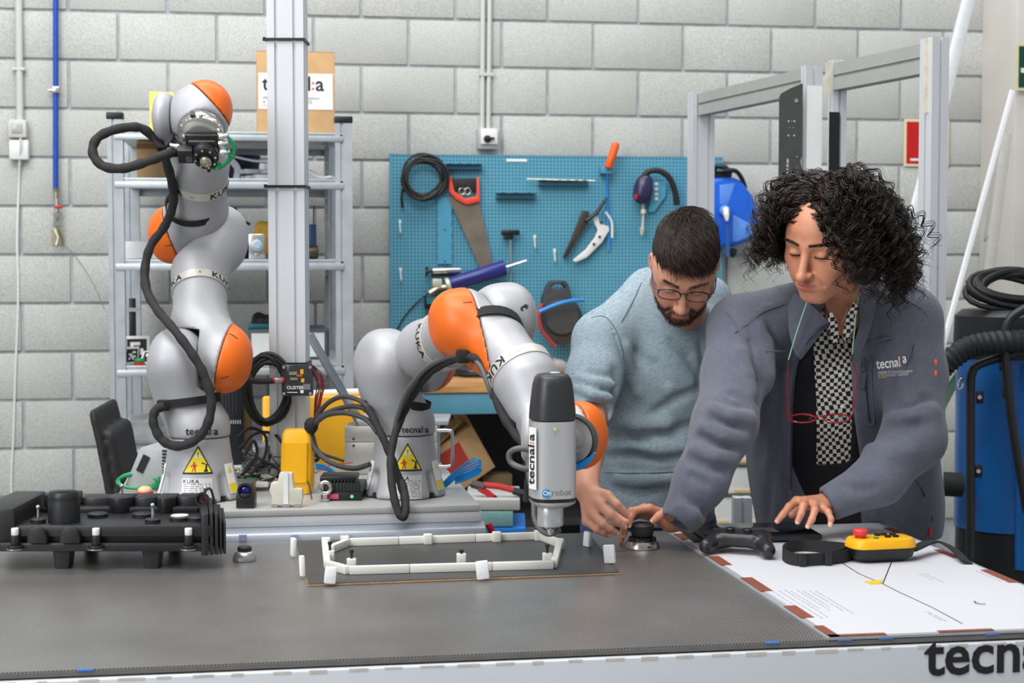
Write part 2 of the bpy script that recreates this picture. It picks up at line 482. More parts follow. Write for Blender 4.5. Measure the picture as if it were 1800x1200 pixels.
t = thing('compressed_air_pipe', 'blue compressed air pipe with red-handled valve on the block wall', 'pipe', wy(100, 432, .03))
MB().tube([wy(98, -60, .035), wy(98, 333, .035)], 0.0112, 12).build('pipe', M_BLUE, t)
o = MB().bb(tuple(wy(92, 163, .052)), tuple(wy(106, 154, .005))).build('clamp', M_STEEL, t, bevel=0.002)
MB().cyl(wy(85, 159, .035), wy(95, 159, .035), 0.006, n=8).build('clamp_bolt', M_STEEL, t)
M_BRASS = mat('nickel_brass', (178, 172, 150), 0.3, 0.8, var=0.12)
MB().cyl(wy(99, 331, .035), wy(99, 337, .035), 0.016, 0.014, n=6).cyl(wy(99, 337, .035), wy(99, 349, .035), 0.012, n=12).build('fitting', M_BRASS, t)
MB().cyl(wy(100, 349, .035), wy(100, 372, .035), 0.011, n=12).build('valve_body', M_STEEL, t)
MB().bb(tuple(wy(96, 366, .06)), tuple(wy(110, 361, .045))).build('valve_handle', M_RED, t, bevel=0.002)
MB().cyl(wy(100, 372, .035), wy(99, 398, .03), 0.013, 0.012, n=10).cyl(wy(98, 378, .07), wy(98, 378, .02), .011, n=10).cyl(wy(98, 393, .07), wy(98, 393, .02), .011, n=10).build('outlet_manifold', M_STEEL, t)
MB().bb(tuple(wy(91, 430, .012)), tuple(wy(113, 403, .006))).tube([wy(96, 402, .04), wy(103, 418, .05), wy(99, 432, .06)], 0.008, 8).build('coupling', M_BRASS, t)
MB().tube(crom([wy(113, 430, .02), wy(130, 448, .012), wy(160, 490, .01), wy(184, 545, .01)], 4), 0.0012, 4).build('chain', M_STEEL, t)

t = thing('conduit', 'twin grey conduits running down to a rotary switch above pegboard', 'conduit', wy(855, 265, .03))
for x0, x1 in ((849.5, 847.5), (861.5, 858.5)):
    MB().tube([wy(x0, -60, .02), wy(x1, 228, .02)], 0.0105, 10).build('pipe', M_COND, t)
MB().bb(tuple(wy(843, 133, .032)), tuple(wy(866, 129, .005))).build('clip', M_COND, t)
a, b = wy(837, 226), wy(872, 264)
o = MB().bb((a.x, WALL_Y - .055, b.z), (b.x, WALL_Y - .006, a.z)).build('switch_box', mat('switch_grey', (170, 172, 172), .5, var=.03), t, bevel=0.008)
MB().bb((a.x + .01, WALL_Y - .068, b.z + .02), (b.x - .002, WALL_Y - .056, a.z - .004)).build('switch_cover', M_WHITE, o, bevel=0.008)
c = wy(857, 244, .075)
MB().cyl(c + Vector((0, .01, 0)), c, .016, n=16).box(c + Vector((.012, -.004, .002)), (.034, .012, .009)).build('rotary_knob', M_BLACK, o, bevel=.001)

# ------------------------------------------------------------------ aluminium profile with slots
def profile(mb, a, b, w, h, xd, slots=None):
    """extruded slotted profile from a to b; w along xd, h across"""
    a, b = Vector(a), Vector(b); d = (b - a).normalized(); xd = (Vector(xd) - d * Vector(xd).dot(d)).normalized(); yd = d.cross(xd)
    def side(L, nn):
        pts = []; g = 0.0085; dp = 0.007
        for i in range(nn):
            c = L * (i + .5) / nn - L / 2; pts += [(c - g / 2, 0), (c - g / 2, -dp), (c + g / 2, -dp), (c + g / 2, 0)]
        return pts
    nx, ny = slots or (max(1, round(w / 0.045)), max(1, round(h / 0.045)))
    poly = [(-w / 2, -h / 2)] + [(t, -h / 2 - o) for t, o in side(w, nx)] + [(w / 2, -h / 2)] + [(w / 2 + o, t) for t, o in side(h, ny)]
    poly += [(w / 2, h / 2)] + [(-t, h / 2 + o) for t, o in side(w, nx)] + [(-w / 2, h / 2)] + [(-w / 2 - o, -t) for t, o in side(h, ny)]
    n = len(poly); vs = [c + xd * x + yd * y for c in (a, b) for x, y in poly]
    fs = [(i, (i + 1) % n, n + (i + 1) % n, n + i) for i in range(n)] + [tuple(range(n - 1, -1, -1)), tuple(range(n, 2 * n))]
    return mb.add(vs, fs)
def plate_holes(mb, outer, holes, th, M):
    from mathutils.geometry import tessellate_polygon
    loops = [[Vector((x, y, 0)) for x, y in l] for l in [outer] + holes]
    flat = [v for l in loops for v in l]; n = len(flat)
    tr = tessellate_polygon(loops)
    vs = [(v.x, v.y, -th / 2) for v in flat] + [(v.x, v.y, th / 2) for v in flat]
    fs = [tuple(t) for t in tr] + [tuple(n + i for i in reversed(t)) for t in tr]
    k = 0
    for l in loops:
        m = len(l); fs += [(k + i, k + (i + 1) % m, n + k + (i + 1) % m, n + k + i) for i in range(m)]; k += m
    return mb.add(vs, fs, M)
def circ(x, y, r, n=12, ry=None): return [(x + r * math.cos(2 * PI * i / n), y + (ry or r) * math.sin(2 * PI * i / n)) for i in range(n)]

# ------------------------------------------------------------------ aluminium door frames at the right
FD = (P(40, 447, 1) - CAML); FD.z = 0; FD.normalize()       # along the frame, away from the camera
FN = Vector((FD.y, -FD.x, 0))                                 # across it, to the right
ZT = P(1640, 70, 4.3).z
def post(t, px, d, al, ac, ztop, name='post'):
    c = P(px, 447, d); mb = MB()
    profile(mb, (c.x, c.y, 0.0), (c.x, c.y, ztop), al, ac, FD); return c, mb.build(name, M_ALU, t)
def beam(t, c0, c1, z, hh, name):
    mb = MB(); profile(mb, (c0.x, c0.y, z), (c1.x, c1.y, z), 0.045, hh, FN, (1, 1)); return mb.build(name, M_ALU_SHADE, t)
c = P(1637, 447, 4.3)
tB = thing('aluminium_gate', 'nearer of two slotted aluminium door frames standing right of the woman', 'gate', (c.x, c.y, 0))
c0, _ = post(tB, 1638, 4.3, 0.062, 0.05, ZT)
c1, _ = post(tB, 1469, 4.78, 0.03, 0.045, ZT)
beam(tB, c0 + FD * .032, c1 - FD * .015, ZT - 0.05, 0.078, 'top_beam')
c2 = P(1418, 447, 4.92)
tA = thing('aluminium_gate', 'farther slotted aluminium door frame beside the blue hose reel', 'gate', (c2.x, c2.y, 0))
c2, _ = post(tA, 1424, 4.92, 0.03, 0.056, ZT)
c3, _ = post(tA, 1231, 5.72, 0.045, 0.084, ZT)
beam(tA, c2 + FD * .016, c3 - FD * .023 + FN * .0, ZT - 0.045, 0.075, 'top_beam')
MB().bb((-.012, -.03, -.19), (.012, -.027, 0), frame(P(1623, 72, 4.28), FN, FD, VU)).build('torn_tape', mat('aged_tape', (214, 208, 186), .7, var=.12), tB)
MB().bb((-.008, -.028, -.09), (.008, -.026, 0), frame(P(1448, 112, 4.74), FN, FD, VU)).build('torn_tape', mat('aged_tape', (214, 208, 186)), tB)
MB().bb((-.035, -.03, -.6), (-.003, -.026, -.15), frame(P(1470, 108, 4.76), FN, FD, VU)).build('black_strip', M_BLACK, tB)
MB().box((0, -.031, -.25), (.05, .002, .38), frame(P(1424, 117, 4.9), FN, FD, VU)).build('paper_label', M_PAPER, tA)
# dark bracket plate bolted to the far frame
M_DKMET = mat('dark_steel_plate', (74, 76, 74), 0.45, 0.35, var=0.06, scale=30)
d = 4.86; s = d / FPX
def q2(px, py): return ((px - 1390) * s, -(py - 245) * s)
outer = [q2(*p) for p in ((1369, 172), (1372, 165), (1388, 156), (1405, 149), (1410, 147), (1410, 275), (1407, 283), (1410, 297), (1411, 345), (1411, 420), (1367, 420), (1367, 345), (1369, 340))]
holes = [[q2(*p) for p in ((1383, 281), (1385, 277), (1387, 281), (1387, 291), (1385, 294), (1382, 291))], [q2(*p) for p in ((1383, 296), (1386, 296), (1386, 308), (1383, 308))],
         [q2(*p) for p in ((1383, 334), (1386, 324), (1391, 321), (1391, 345), (1384, 345))]]
for hx, hy, hr in ((1386, 213, 1.7), (1396, 213, 1.7), (1386, 238, 1.7), (1396, 238, 1.7), (1391, 212, .8), (1388, 224, .8), (1394, 224, .8), (1401, 275, 1.2)):
    x, y = q2(hx, hy); holes.append(circ(x, y, hr * s, 8))
mb = MB(); plate_holes(mb, outer, holes, 0.004, frame(P(1390, 245, d), VR, VU, -VF))
t = mb.build('bracket_plate', M_DKMET, smooth=0)
tag(t, 'dark grey perforated steel plate hanging on the far aluminium frame', 'bracket')
MB().cyl(P(1400, 177, d - .012), P(1400, 177, d), .0065, n=6).build('bolt', M_STEEL, t)

# ------------------------------------------------------------------ things leaning at the right
def bar(name, label, cat, a, b, w, th, m, xd=VR):
    b = b + (b - a) * (b.z / (a.z - b.z))
    mb = MB().tube([a, b], 0, 4, flat=(w / 2, th / 2, xd))
    return tag(mb.build(name, m, bevel=0.002), label, cat)
bar('steel_brace', 'pale steel channel leaning diagonally on the wall behind the near gate post', 'brace', P(1711, -40, 6.75), P(1592, 440, 6.5), 0.052, 0.04, mat('pale_steel', (206, 210, 212), .4, .3, var=.06))
bar('angle_pole', 'thin white metal pole leaning in front of pale column', 'pole', P(1779, 160, 6.2), P(1648, 640, 5.9), 0.02, 0.02, mat('white_metal', (222, 224, 226), .35, .2, var=.03))
mb = MB().tube([P(1768, 236, 6.55), P(1716, 640, 6.4)], 0, 4, flat=(.02, .02, VR)).tube([P(1750, 300, 6.58), P(1735, 420, 6.5)], 0, 4, flat=(.006, .03, VR))
tag(mb.build('grey_board', mat('grey_board', (176, 174, 168), .6, var=.06), bevel=.002), 'grey weathered board leaning on the column behind the white pole', 'board')
# ================================================================== SHELVING RACK AND PEGBOARD
RY0, RY1 = 5.85, 6.72
def ry(px, py, off=0.0): return onY(px, py, RY0 + off)
xl0, xl1 = ry(190, 400).x, ry(218, 400).x
xr0, xr1 = ry(590, 400).x, ry(620, 400).x
rack = thing('shelving_rack', 'galvanised steel shelving rack against the wall behind the robot arms', 'shelf', ((xl0 + xr1) / 2, (RY0 + RY1) / 2, 0))
ztl, ztr = ry(204, 203).z, ry(605, 210).z
def rackpost(x0, x1, y, z, cap=True):
    mb = MB(); w = x1 - x0
    # channel with folded lips
    poly = [(0, 0), (w * .3, 0), (w * .3, .006), (w * .45, .006), (w * .45, 0), (w, 0), (w, .05), (w - .004, .05), (w - .004, .006), (.004, .010), (.004, .05), (0, .05)]
    mb.prism(poly, 0.0, z, Matrix.Translation((x0, y, 0)))
    o = mb.build('post', M_GALV, rack)
    if cap: MB().bb((x0 - .002, y - .004, z - .012), (x1 + .002, y + .054, z + .012)).build('post_cap', M_BLACK, o, bevel=.003)
    return o
rackpost(xl0, xl1, RY0, ztl); rackpost(xr0, xr1, RY0, ztr)
rackpost(xl0, xl1, RY1 - .05, ztl, False); rackpost(xr0, xr1, RY1 - .05, ztr, False)
# row of punched tabs on the inner right side
mb = MB()
for i in range(48):
    z = 0.55 + i * 0.034
    mb.bb((xr0 - .012, RY0 + .46, z), (xr0 - .006, RY0 + .50, z + .02))
mb.bb((xr0 - .006, RY0 + .44, .1), (xr0 - .002, RY0 + .52, ztr - .05)); mb.build('perforated_strip', M_GALV, rack)['kind'] = 'stuff'
MB().tube([Vector((xr0 - .01, RY0 + .1, ry(590, 250).z)), Vector((xr0 - .01, RY1 - .1, ry(590, 640).z))], .006, 6).build('side_brace', M_GALV, rack)
SH = []
for pl, bt in ((229, 245), (312, 330), (456, 475), (643, 662), (792, 812)):
    z1, z0 = ry(220, pl).z, ry(220, bt).z; SH.append(z1)
    mb = MB().bb((xl1 - .03, RY0 - .004, z0), (xr0 + .03, RY0 + .004, z0 + (z1 - z0) * .62)).bb((xl1 - .03, RY0 + .004, z1 - .008), (xr0 + .03, RY1, z1))
    mb.bb((xl1 - .03, RY0 + .006, z0 + (z1 - z0) * .5), (xr0 + .03, RY0 + .012, z1)).bb((xl1 - .03, RY1 - .01, z0), (xr0 + .03, RY1 - .004, z1))
    mb.build('shelf', M_GALV, rack, bevel=.0015)
def onshelf(px, k, off): # point on shelf k at depth offset
    p = ry(px, 400, off); return Vector((p.x, RY0 + off, SH[k]))
def rbox(name, label, cat, k, px0, px1, pyt, off, dep, m, bevel=.003, parts=True):
    """carton or case on a shelf: px extents at its front"""
    y = RY0 + off; a = onY(px0, pyt, y); b = onY(px1, pyt, y); z0 = SH[k] + .0005
    t = thing(name, label, cat, ((a.x + b.x) / 2, y + dep / 2, z0))
    MB().bb((a.x, y, z0), (b.x, y + dep, a.z)).build('body', m, t, bevel=bevel)
    return t, a.x, b.x, y, z0, a.z
# big carton with printed sheet on the top shelf
t, x0, x1, y, z0, z1 = rbox('carton', 'large brown carton with white printed sheet on top of rack', 'carton', 0, 451, 588, 90, .30, .30, M_CARD)
MB().bb((x0 + .001, y + .001, z1 + .0005), (x1 - .001, y + .148, z1 + .003)).bb((x0 + .001, y + .152, z1 + .0005), (x1 - .001, y + .3, z1 + .003)).build('flap', M_CARD, t)
s0, s1 = onY(454, 128, y), onY(585, 193, y)
o = MB().bb((s0.x, y - .0025, s1.z), (s1.x, y - .0008, s0.z)).build('paper_sheet', M_PAPER, t)
def logo(parent, M, size, m=M_INK, md=None, bold=.014):
    """the lettering t e c n a l : a along x of M"""
    md = md or MATS['orange_plastic']
    o, w = text('tecnal', M, size, m, 'lettering', parent, bold=bold)
    w += size * .13
    r = size * .062
    mb = MB()
    for zz in (.09, .37): mb.cyl((w, size * zz, 0), (w, size * zz, .0012), r, n=12)
    me = mb.mesh('colon_dots', smooth=0); me.transform(M); link('colon_dots', me, md, parent)
    text('a', M @ Matrix.Translation((w + size * .12, 0, 0)), size, m, 'lettering', parent, bold=bold)
    return w + size * .65
q = onY(461, 158, y)
logo(o, frame((q.x, y - .0032, q.z), (1, 0, 0), (0, 0, 1), (0, -1, 0)), .0755)
q = onY(462, 174, y)
text('MEMBER OF BASQUE RESEARCH\n& TECHNOLOGY ALLIANCE', frame((q.x, y - .0032, q.z), (1, 0, 0), (0, 0, 1), (0, -1, 0)), .0145, mat('grey_ink', (120, 120, 128), .7), 'small_print', o)
q = onY(462, 184, y); MB().bb((q.x, y - .0035, q.z - .003), (q.x + .03, y - .0027, q.z)).build('yellow_underline', M_YEL, o)
rbox('yellow_box', 'yellow cardboard box on top of rack behind robot wrist', 'box', 0, 262, 306, 161, .42, .3, mat('pale_yellow_card', (232, 212, 110), .7, var=.06), .004)
t, x0, x1, y, z0, z1 = rbox('carton', 'small brown carton on the second rack shelf behind coiled sleeve', 'carton', 1, 240, 318, 247, .34, .3, M_CARD)
MB().bb((x0, y - .004, z1 - .03), (x1, y + .003, z1 - .012)).build('flap', mat('cardboard_edge', (150, 104, 66), .9), t)
# white strap and bubble wrap on shelf two
mb = MB(); mb.tube(crom([onshelf(402, 1, .3) + Vector((0, 0, .10)), onshelf(450, 1, .25) + Vector((0, 0, .075)), onshelf(520, 1, .2) + Vector((0, 0, .06)), onshelf(565, 1, .15) + Vector((0, 0, .012)), onshelf(588, 1, .1) + Vector((0, 0, .010))], 6), 0, 4, flat=(.018, .004, VF))
tag(mb.build('white_strap', mat('white_foam', (224, 226, 234), .7, var=.03)), 'long white foam strip sloping across the second rack shelf', 'strip')
mb = MB(); mb.tube(crom([onshelf(402, 1, .28) + Vector((0, 0, .09)), onshelf(418, 1, .26) + Vector((0, 0, .05)), onshelf(416, 1, .22) + Vector((0, 0, .006))], 6), 0, 4, flat=(.012, .003, VR))
tag(mb.build('white_band', mat('white_foam', (224, 226, 234))), 'short white band hanging in front of dark tub on rack', 'band')
c = onshelf(425, 1, .36)
tag(MB().lathe([(.05, 0), (.062, .01), (.07, .09), (.074, .1), (.068, .1), (.06, .012), (.0, .012)], Matrix.Translation(c), 20, cap=False).build('plastic_tub', mat('navy_tub', (34, 38, 60), .4)), 'dark navy round tub on the second rack shelf', 'tub')
rs = random.Random(3)
mb = MB(); c = onshelf(462, 1, .2)
for i in range(12): mb.box(c + Vector((rs.uniform(-.06, .06), rs.uniform(-.05, .05), .012 + .022 * (i % 2))), (.06, .05, .018), Matrix.Translation(c) @ Matrix.Rotation(rs.uniform(-.5, .5), 4, 'Z') @ Matrix.Translation(-c))
tag(mb.build('bubble_wrap', mat('clear_wrap', (214, 222, 228), .25, var=.1, alpha=.75), bevel=.006), 'crumpled clear bubble wrap lying on the second rack shelf', 'wrap')
# shelf three
rbox('white_case', 'long white flat case on third rack shelf behind robot elbow', 'case', 2, 219, 300, 424, .2, .3, M_WHITE, .006)
t, x0, x1, y, z0, z1 = rbox('camera_module', 'small silver camera module with round lens on third rack shelf', 'camera', 2, 437, 466, 411, .08, .08, M_STEEL, .003)
c = Vector(((x0 + x1) / 2, y, z0 + (z1 - z0) * .55))
MB().cyl(c, c + Vector((0, -.02, 0)), .021, n=20).build('lens_ring', M_GALV, t, bevel=.002)
MB().cyl(c + Vector((0, -.012, 0)), c + Vector((0, -.0235, 0)), .012, n=16).build('lens', mat('lens_glass', (160, 190, 220), .05, var=.02), t)
MB().box(c + Vector((0, -.006, -.034)), (.016, .012, .012)).build('connector', M_BRASS, t, bevel=.001)
def rag(name, label, cat, c, sz, m, seed, n=26, amp=.22, h=.006):
    """soft crumpled thing as one lumpy surface"""
    r_ = random.Random(seed); c = Vector(c)
    pts = [(c + Vector((r_.uniform(-.6, .6) * sz[0], r_.uniform(-.6, .6) * sz[1], r_.uniform(.25, .8) * sz[2])), r_.uniform(.25, .5) * min(sz)) for _ in range(n)]
    def f(p):
        d = d_box(p, c + Vector((0, 0, sz[2] * .5)), (sz[0] * .55, sz[1] * .55, sz[2] * .42), min(sz) * .2)
        for q_, r in pts: d = smin(d, d_sph(p, q_, r), .02)
        return smax(d, -(p[:, 2] - c.z - .002), .004)
    lo, hi = c - Vector(sz) * 1.3, c + Vector(sz) * 1.3; lo.z = c.z - .02; hi.z = c.z + sz[2] * 1.5
    return tag(blob(name, f, lo, hi, h, m), label, cat)
rag('yellow_bag', 'crumpled yellow bag standing on the third rack shelf beside post', 'bag', onshelf(466, 2, .28), (.05, .04, .15), mat('yellow_fabric', (206, 164, 60), .8, var=.1), 5)
rag('tool_case', 'black tool case on the third rack shelf behind camera module', 'case', onshelf(428, 2, .4), (.10, .06, .10), M_BLACK, 8)
mb = MB().tube(crom([onshelf(398, 2, .4) + Vector((0, 0, .12)), onshelf(412, 2, .4) + Vector((0, 0, .19)), onshelf(424, 2, .38) + Vector((0, 0, .15)), onshelf(440, 2, .38) + Vector((0, 0, .13))], 6), .005, 6)
tag(mb.build('power_lead', M_RUB), 'black lead looping over the tool case on rack', 'cable')
t, x0, x1, y, z0, z1 = rbox('bench_charger', 'small blue and black charger on third rack shelf right of post', 'charger', 2, 541, 556, 394, .22, .1, mat('navy_plastic', (34, 66, 110), .4), .004)
MB().cyl((x0 - .004, y - .06, z0 + .026), (x1 + .004, y - .06, z0 + .026), .026, n=14).build('motor_barrel', mat('bronze_motor', (70, 62, 48), .4, .5), t, bevel=.004)
MB().tube([(x1 - .01, y + .02, z1), (x1 - .008, y + .02, z1 + .07)], .002, 5).build('antenna', M_BLACK, t)
# shelf four
t, x0, x1, y, z0, z1 = rbox('instrument_case', 'white instrument case with dark frame on the fourth rack shelf', 'case', 3, 436, 576, 578, .25, .3, mat('dark_case_frame', (86, 92, 98), .5), .008)
MB().bb((x0 + .012, y - .004, z0 + .01), (x1 - .012, y + .002, z1 - .016)).build('front_panel', M_WHITE, t, bevel=.002)
rag('black_bag', 'flat black bag lying on top of the white instrument case', 'bag', Vector(((x0 + x1) / 2 - .02, y + .12, z1)), (.16, .09, .045), M_RUB, 12, 30)
a = Vector((x0 + .0, y + .02, z1)); tag(MB().bb(tuple(a), tuple(a + Vector((.09, .06, .018)))).build('teal_box', mat('teal_plastic', (30, 120, 130), .4), bevel=.003), 'thin teal box under the black bag on the case', 'box')
def marker(mb_parent, M, w, seed):
    """square fiducial board: white board, black square, white cells"""
    MB().box((0, 0, 0), (w, .006, w), M).build('board', M_WHITE, mb_parent, bevel=.001)
    MB().box((0, -.004, 0), (w * .76, .0015, w * .76), M).build('black_square', M_INK, mb_parent)
    r_ = random.Random(seed); mb = MB(); u = w * .76 / 6
    for i in range(4):
        for j in range(4):
            if r_.random() < .5: mb.box(((i - 1.5) * u, -.0055, (j - 1.5) * u), (u * .98, .001, u * .98), M)
    mb.build('white_cells', M_PAPER, mb_parent)
for k, (px, off, w, rz, tilt, sd, lb) in enumerate(((238, .20, .092, .1, -.15, 2, 'black and white square marker board standing at back of rack shelf'), (228, .07, .06, .7, .15, 3, 'small marker board turned sideways in front of the standing board'), (262, .06, .066, -.25, -.9, 6, 'marker board lying tilted at the shelf edge by the robot'))):
    c = onshelf(px, 3, off); t = thing('marker_board', lb, 'marker', c, 'fiducial marker boards')
    marker(t, Matrix.Translation(c + Vector((0, 0, w * .5 * abs(math.cos(tilt)) + .004))) @ Matrix.Rotation(rz, 4, 'Z') @ Matrix.Rotation(tilt, 4, 'X'), w, sd)
c = onshelf(242, 3, .03)
t = thing('tape_roll', 'small green and red tape roll on the fourth rack shelf', 'tape', c)
MB().cyl(c + Vector((0, 0, .0005)), c + Vector((0, 0, .010)), .0185, n=20).build('red_tape', M_RED, t)
MB().cyl(c + Vector((0, 0, .0105)), c + Vector((0, 0, .024)), .0185, n=20).build('green_tape', mat('green_tape', (30, 140, 70), .5), t, bevel=.003)
c = onshelf(231, 3, .32)
t = thing('stand_post', 'black upright stand with grey cross bar on the rack', 'stand', c)
MB().bb((c.x - .012, c.y - .01, c.z + .0005), (c.x + .012, c.y + .01, onY(231, 524, c.y).z)).build('upright', M_BLACK, t, bevel=.003)
z = onY(231, 544, c.y).z; MB().bb((c.x - .026, c.y - .018, z - .007), (c.x + .026, c.y - .0105, z + .007)).build('cross_bar', M_GALV, t)
MB().bb((c.x - .05, c.y - .04, c.z + .0005), (c.x + .05, c.y + .04, c.z + .012)).build('foot', M_BLACK, t)
# shelf five
rag('plastic_bag', 'crumpled clear plastic bag on the lowest rack shelf', 'bag', onshelf(245, 4, .2), (.09, .07, .1), mat('clear_bag', (206, 210, 210), .2, var=.1, alpha=.55), 21)
rbox('white_carton', 'white carton on the lowest rack shelf behind the chair', 'carton', 4, 216, 300, 764, .3, .3, M_WHITE, .004)

# ------------------------------------------------------------------ pegboard
def mat_peg():
    q = NT('perforated_blue_steel'); b = q.b
    tc = q.n('ShaderNodeTexCoord'); sp = q.n('ShaderNodeSeparateXYZ'); q.l(tc, 'Object', sp, 0)
    ms = []
    for ax in ('X', 'Z'):
        m1 = q.n('ShaderNodeMath', operation='DIVIDE', i_1=0.0150); q.l(sp, ax, m1, 0)
        m2 = q.n('ShaderNodeMath', operation='FRACT'); q.l(m1, 0, m2, 0)
        m3 = q.n('ShaderNodeMath', operation='SUBTRACT', i_1=0.5); q.l(m2, 0, m3, 0)
        m4 = q.n('ShaderNodeMath', operation='ABSOLUTE'); q.l(m3, 0, m4, 0)
        m5 = q.n('ShaderNodeMath', operation='LESS_THAN', i_1=0.22); q.l(m4, 0, m5, 0); ms.append(m5)
    mm = q.n('ShaderNodeMath', operation='MULTIPLY'); q.l(ms[0], 0, mm, 0); q.l(ms[1], 0, mm, 1)
    nz = q.n('ShaderNodeTexNoise', i_Scale=3.0); q.l(tc, 'Object', nz, 'Vector')
    mx0 = q.n('ShaderNodeMix', data_type='RGBA'); q.l(nz, 0, mx0, 0)
    mx0.inputs[6].default_value = lin((78, 148, 174)) + (1,); mx0.inputs[7].default_value = lin((94, 166, 190)) + (1,)
    mx = q.n('ShaderNodeMix', data_type='RGBA'); q.l(mm, 0, mx, 0); q.l(mx0, 2, mx, 6)
    mx.inputs[7].default_value = lin((40, 84, 110)) + (1,)
    q.l(mx, 2, b, 'Base Color'); b.inputs['Roughness'].default_value = 0.5
    return q.m
PY = WALL_Y - 0.06
def py_(px, py, off=0.0): return onY(px, py, PY - off)
M_PEGBLUE = mat('pegboard_blue', (74, 150, 178), .5, var=.04)
a, b = py_(686, 271), py_(1271, 277); zb = py_(700, 640).z
peg = thing('pegboard', 'blue perforated steel tool panel on the block wall above workbench', 'pegboard', ((a.x + b.x) / 2, PY, zb))
MB().bb((a.x, PY, zb), (b.x, PY + .004, a.z)).build('panel', mat_peg(), peg, smooth=0)
MB().bb((a.x, PY - .001, a.z - .003), (b.x, PY + .03, a.z + .001)).bb((a.x - .002, PY - .001, zb), (a.x + .004, PY + .03, a.z)).build('edge_fold', M_PEGBLUE, peg)
# workbench
BZ, BY0, BX0 = 1.055, onZ(850, 668, 1.055).y, onZ(742, 668, 1.055).x
bench = thing('workbench', 'workbench with worn wooden top and blue steel apron below the pegboard', 'workbench', (BX0 + .6, BY0 + .4, 0))
def mat_wood():
    q = NT('beech_worktop'); b = q.b
    tc = q.n('ShaderNodeTexCoord'); mp = q.n('ShaderNodeMapping'); mp.inputs['Scale'].default_value = (2, 22, 22); q.l(tc, 'Object', mp, 0)
    nz = q.n('ShaderNodeTexNoise', i_Scale=3.0, i_Detail=6.0); q.l(mp, 0, nz, 'Vector')
    rp = q.n('ShaderNodeValToRGB'); rp.color_ramp.elements[0].color = lin((168, 112, 58)) + (1,); rp.color_ramp.elements[1].color = lin((222, 172, 108)) + (1,)
    rp.color_ramp.elements[0].position = .3; rp.color_ramp.elements[1].position = .7
    q.l(nz, 0, rp, 0); q.l(rp, 0, b, 'Base Color'); b.inputs['Roughness'].default_value = .55
    return q.m
M_WOOD = mat_wood()
MB().bb((BX0, BY0, BZ - .05), (BX0 + .97, PY - .002, BZ)).build('worktop', M_WOOD, bench, bevel=.004)
M_BENCHB = mat('bench_blue', (86, 146, 170), .5, var=.03)
MB().bb((BX0 - .02, BY0 + .01, BZ - .135), (BX0 + .97, BY0 + .03, BZ - .052)).build('apron', M_BENCHB, bench, bevel=.003)
for x in (BX0 + .02, BX0 + .90): MB().bb((x, BY0 + .04, 0), (x + .05, BY0 + .09, BZ - .052)).build('leg', M_BENCHB, bench)
for x in (BX0 + .02, BX0 + .90): MB().bb((x, PY - .12, 0), (x + .05, PY - .07, BZ - .052)).build('leg', M_BENCHB, bench)
MB().bb((BX0 + .02, PY - .06, .1), (BX0 + .95, PY - .04, BZ - .052)).build('back_panel', mat('bench_dark_back', (40, 40, 42), .7), bench)
MB().bb((BX0 + .02, BY0 + .06, .46), (BX0 + .95, PY - .065, .48)).build('lower_shelf', mat('bench_dark_back', (40, 40, 42)), bench)
# ------------------------------------------------------------------ tools on the pegboard (depth offsets in front of the panel)
def pg(px, py, off=.012): return py_(px, py, off)
def hook(px, py, h=14, label=None):
    t = thing('panel_hook', label, 'hook', pg(px, py + h, .01), 'empty white hooks on the pegboard')
    MB().tube(crom([pg(px, py, .004), pg(px, py + h * .4, .006), pg(px + 1, py + h, .012), pg(px + 1, py + h, .03), pg(px + 1, py + h - 4, .034)], 4), .0032, 6).bb(tuple(pg(px - 2.2, py + 3, .003)), tuple(pg(px + 2.2, py - 3, .0005))).build('wire', M_WHITE, t)
for px, py, lb in ((703, 389, 'white hook near the left edge of pegboard, upper of two'), (704, 473, 'white hook near the left edge of pegboard, lower of two'), (940, 416, 'white hook on pegboard right of the T-handle key'), (975, 440, 'white hook on pegboard left of the clamp'), ):
    hook(px, py, 20, lb)
def coil(name, label, cat, ctr, ax_u, ax_v, r, n, m, wr, seed, tails=(), spread=.12):
    """loosely wound cable: each turn slightly off the last; one continuous cable"""
    r_ = random.Random(seed); ctr = Vector(ctr); nn = ax_u.cross(ax_v).normalized(); pts = []
    ph = [r_.uniform(0, 6.3) for _ in range(8)]
    for i in range(n * 24):
        a = 2 * PI * i / 24; k = i / 24
        rr = r * (1 + spread * math.sin(k * 1.7 + ph[0]) + .05 * math.sin(2 * a + ph[int(k) % 8]) + .03 * math.sin(3 * a + k))
        e = ctr + ax_u * (r * .09 * math.sin(k * 2.1 + ph[1])) + ax_v * (r * .09 * math.cos(k * 1.3 + ph[2]))
        pts.append(e + ax_u * rr * math.cos(a) + ax_v * rr * math.sin(a) + nn * (wr * 1.6 * math.sin(k * 2.7 + a * .5 + ph[3])))
    mb = MB(); mb.tube(pts, wr, 6)
    for tl in tails: mb.tube(crom(tl, 5), wr, 6)
    return tag(mb.build(name, m), label, cat)
coil('cable_coil', 'coiled black cable hanging at the top left of pegboard', 'cable', pg(746, 313, .04), Vector((1, 0, 0)), Vector((0, 0, 1)), .084, 8, M_RUB, .006, 4, [[pg(712, 320, .04), pg(706, 345, .03), pg(708, 365, .02)]])
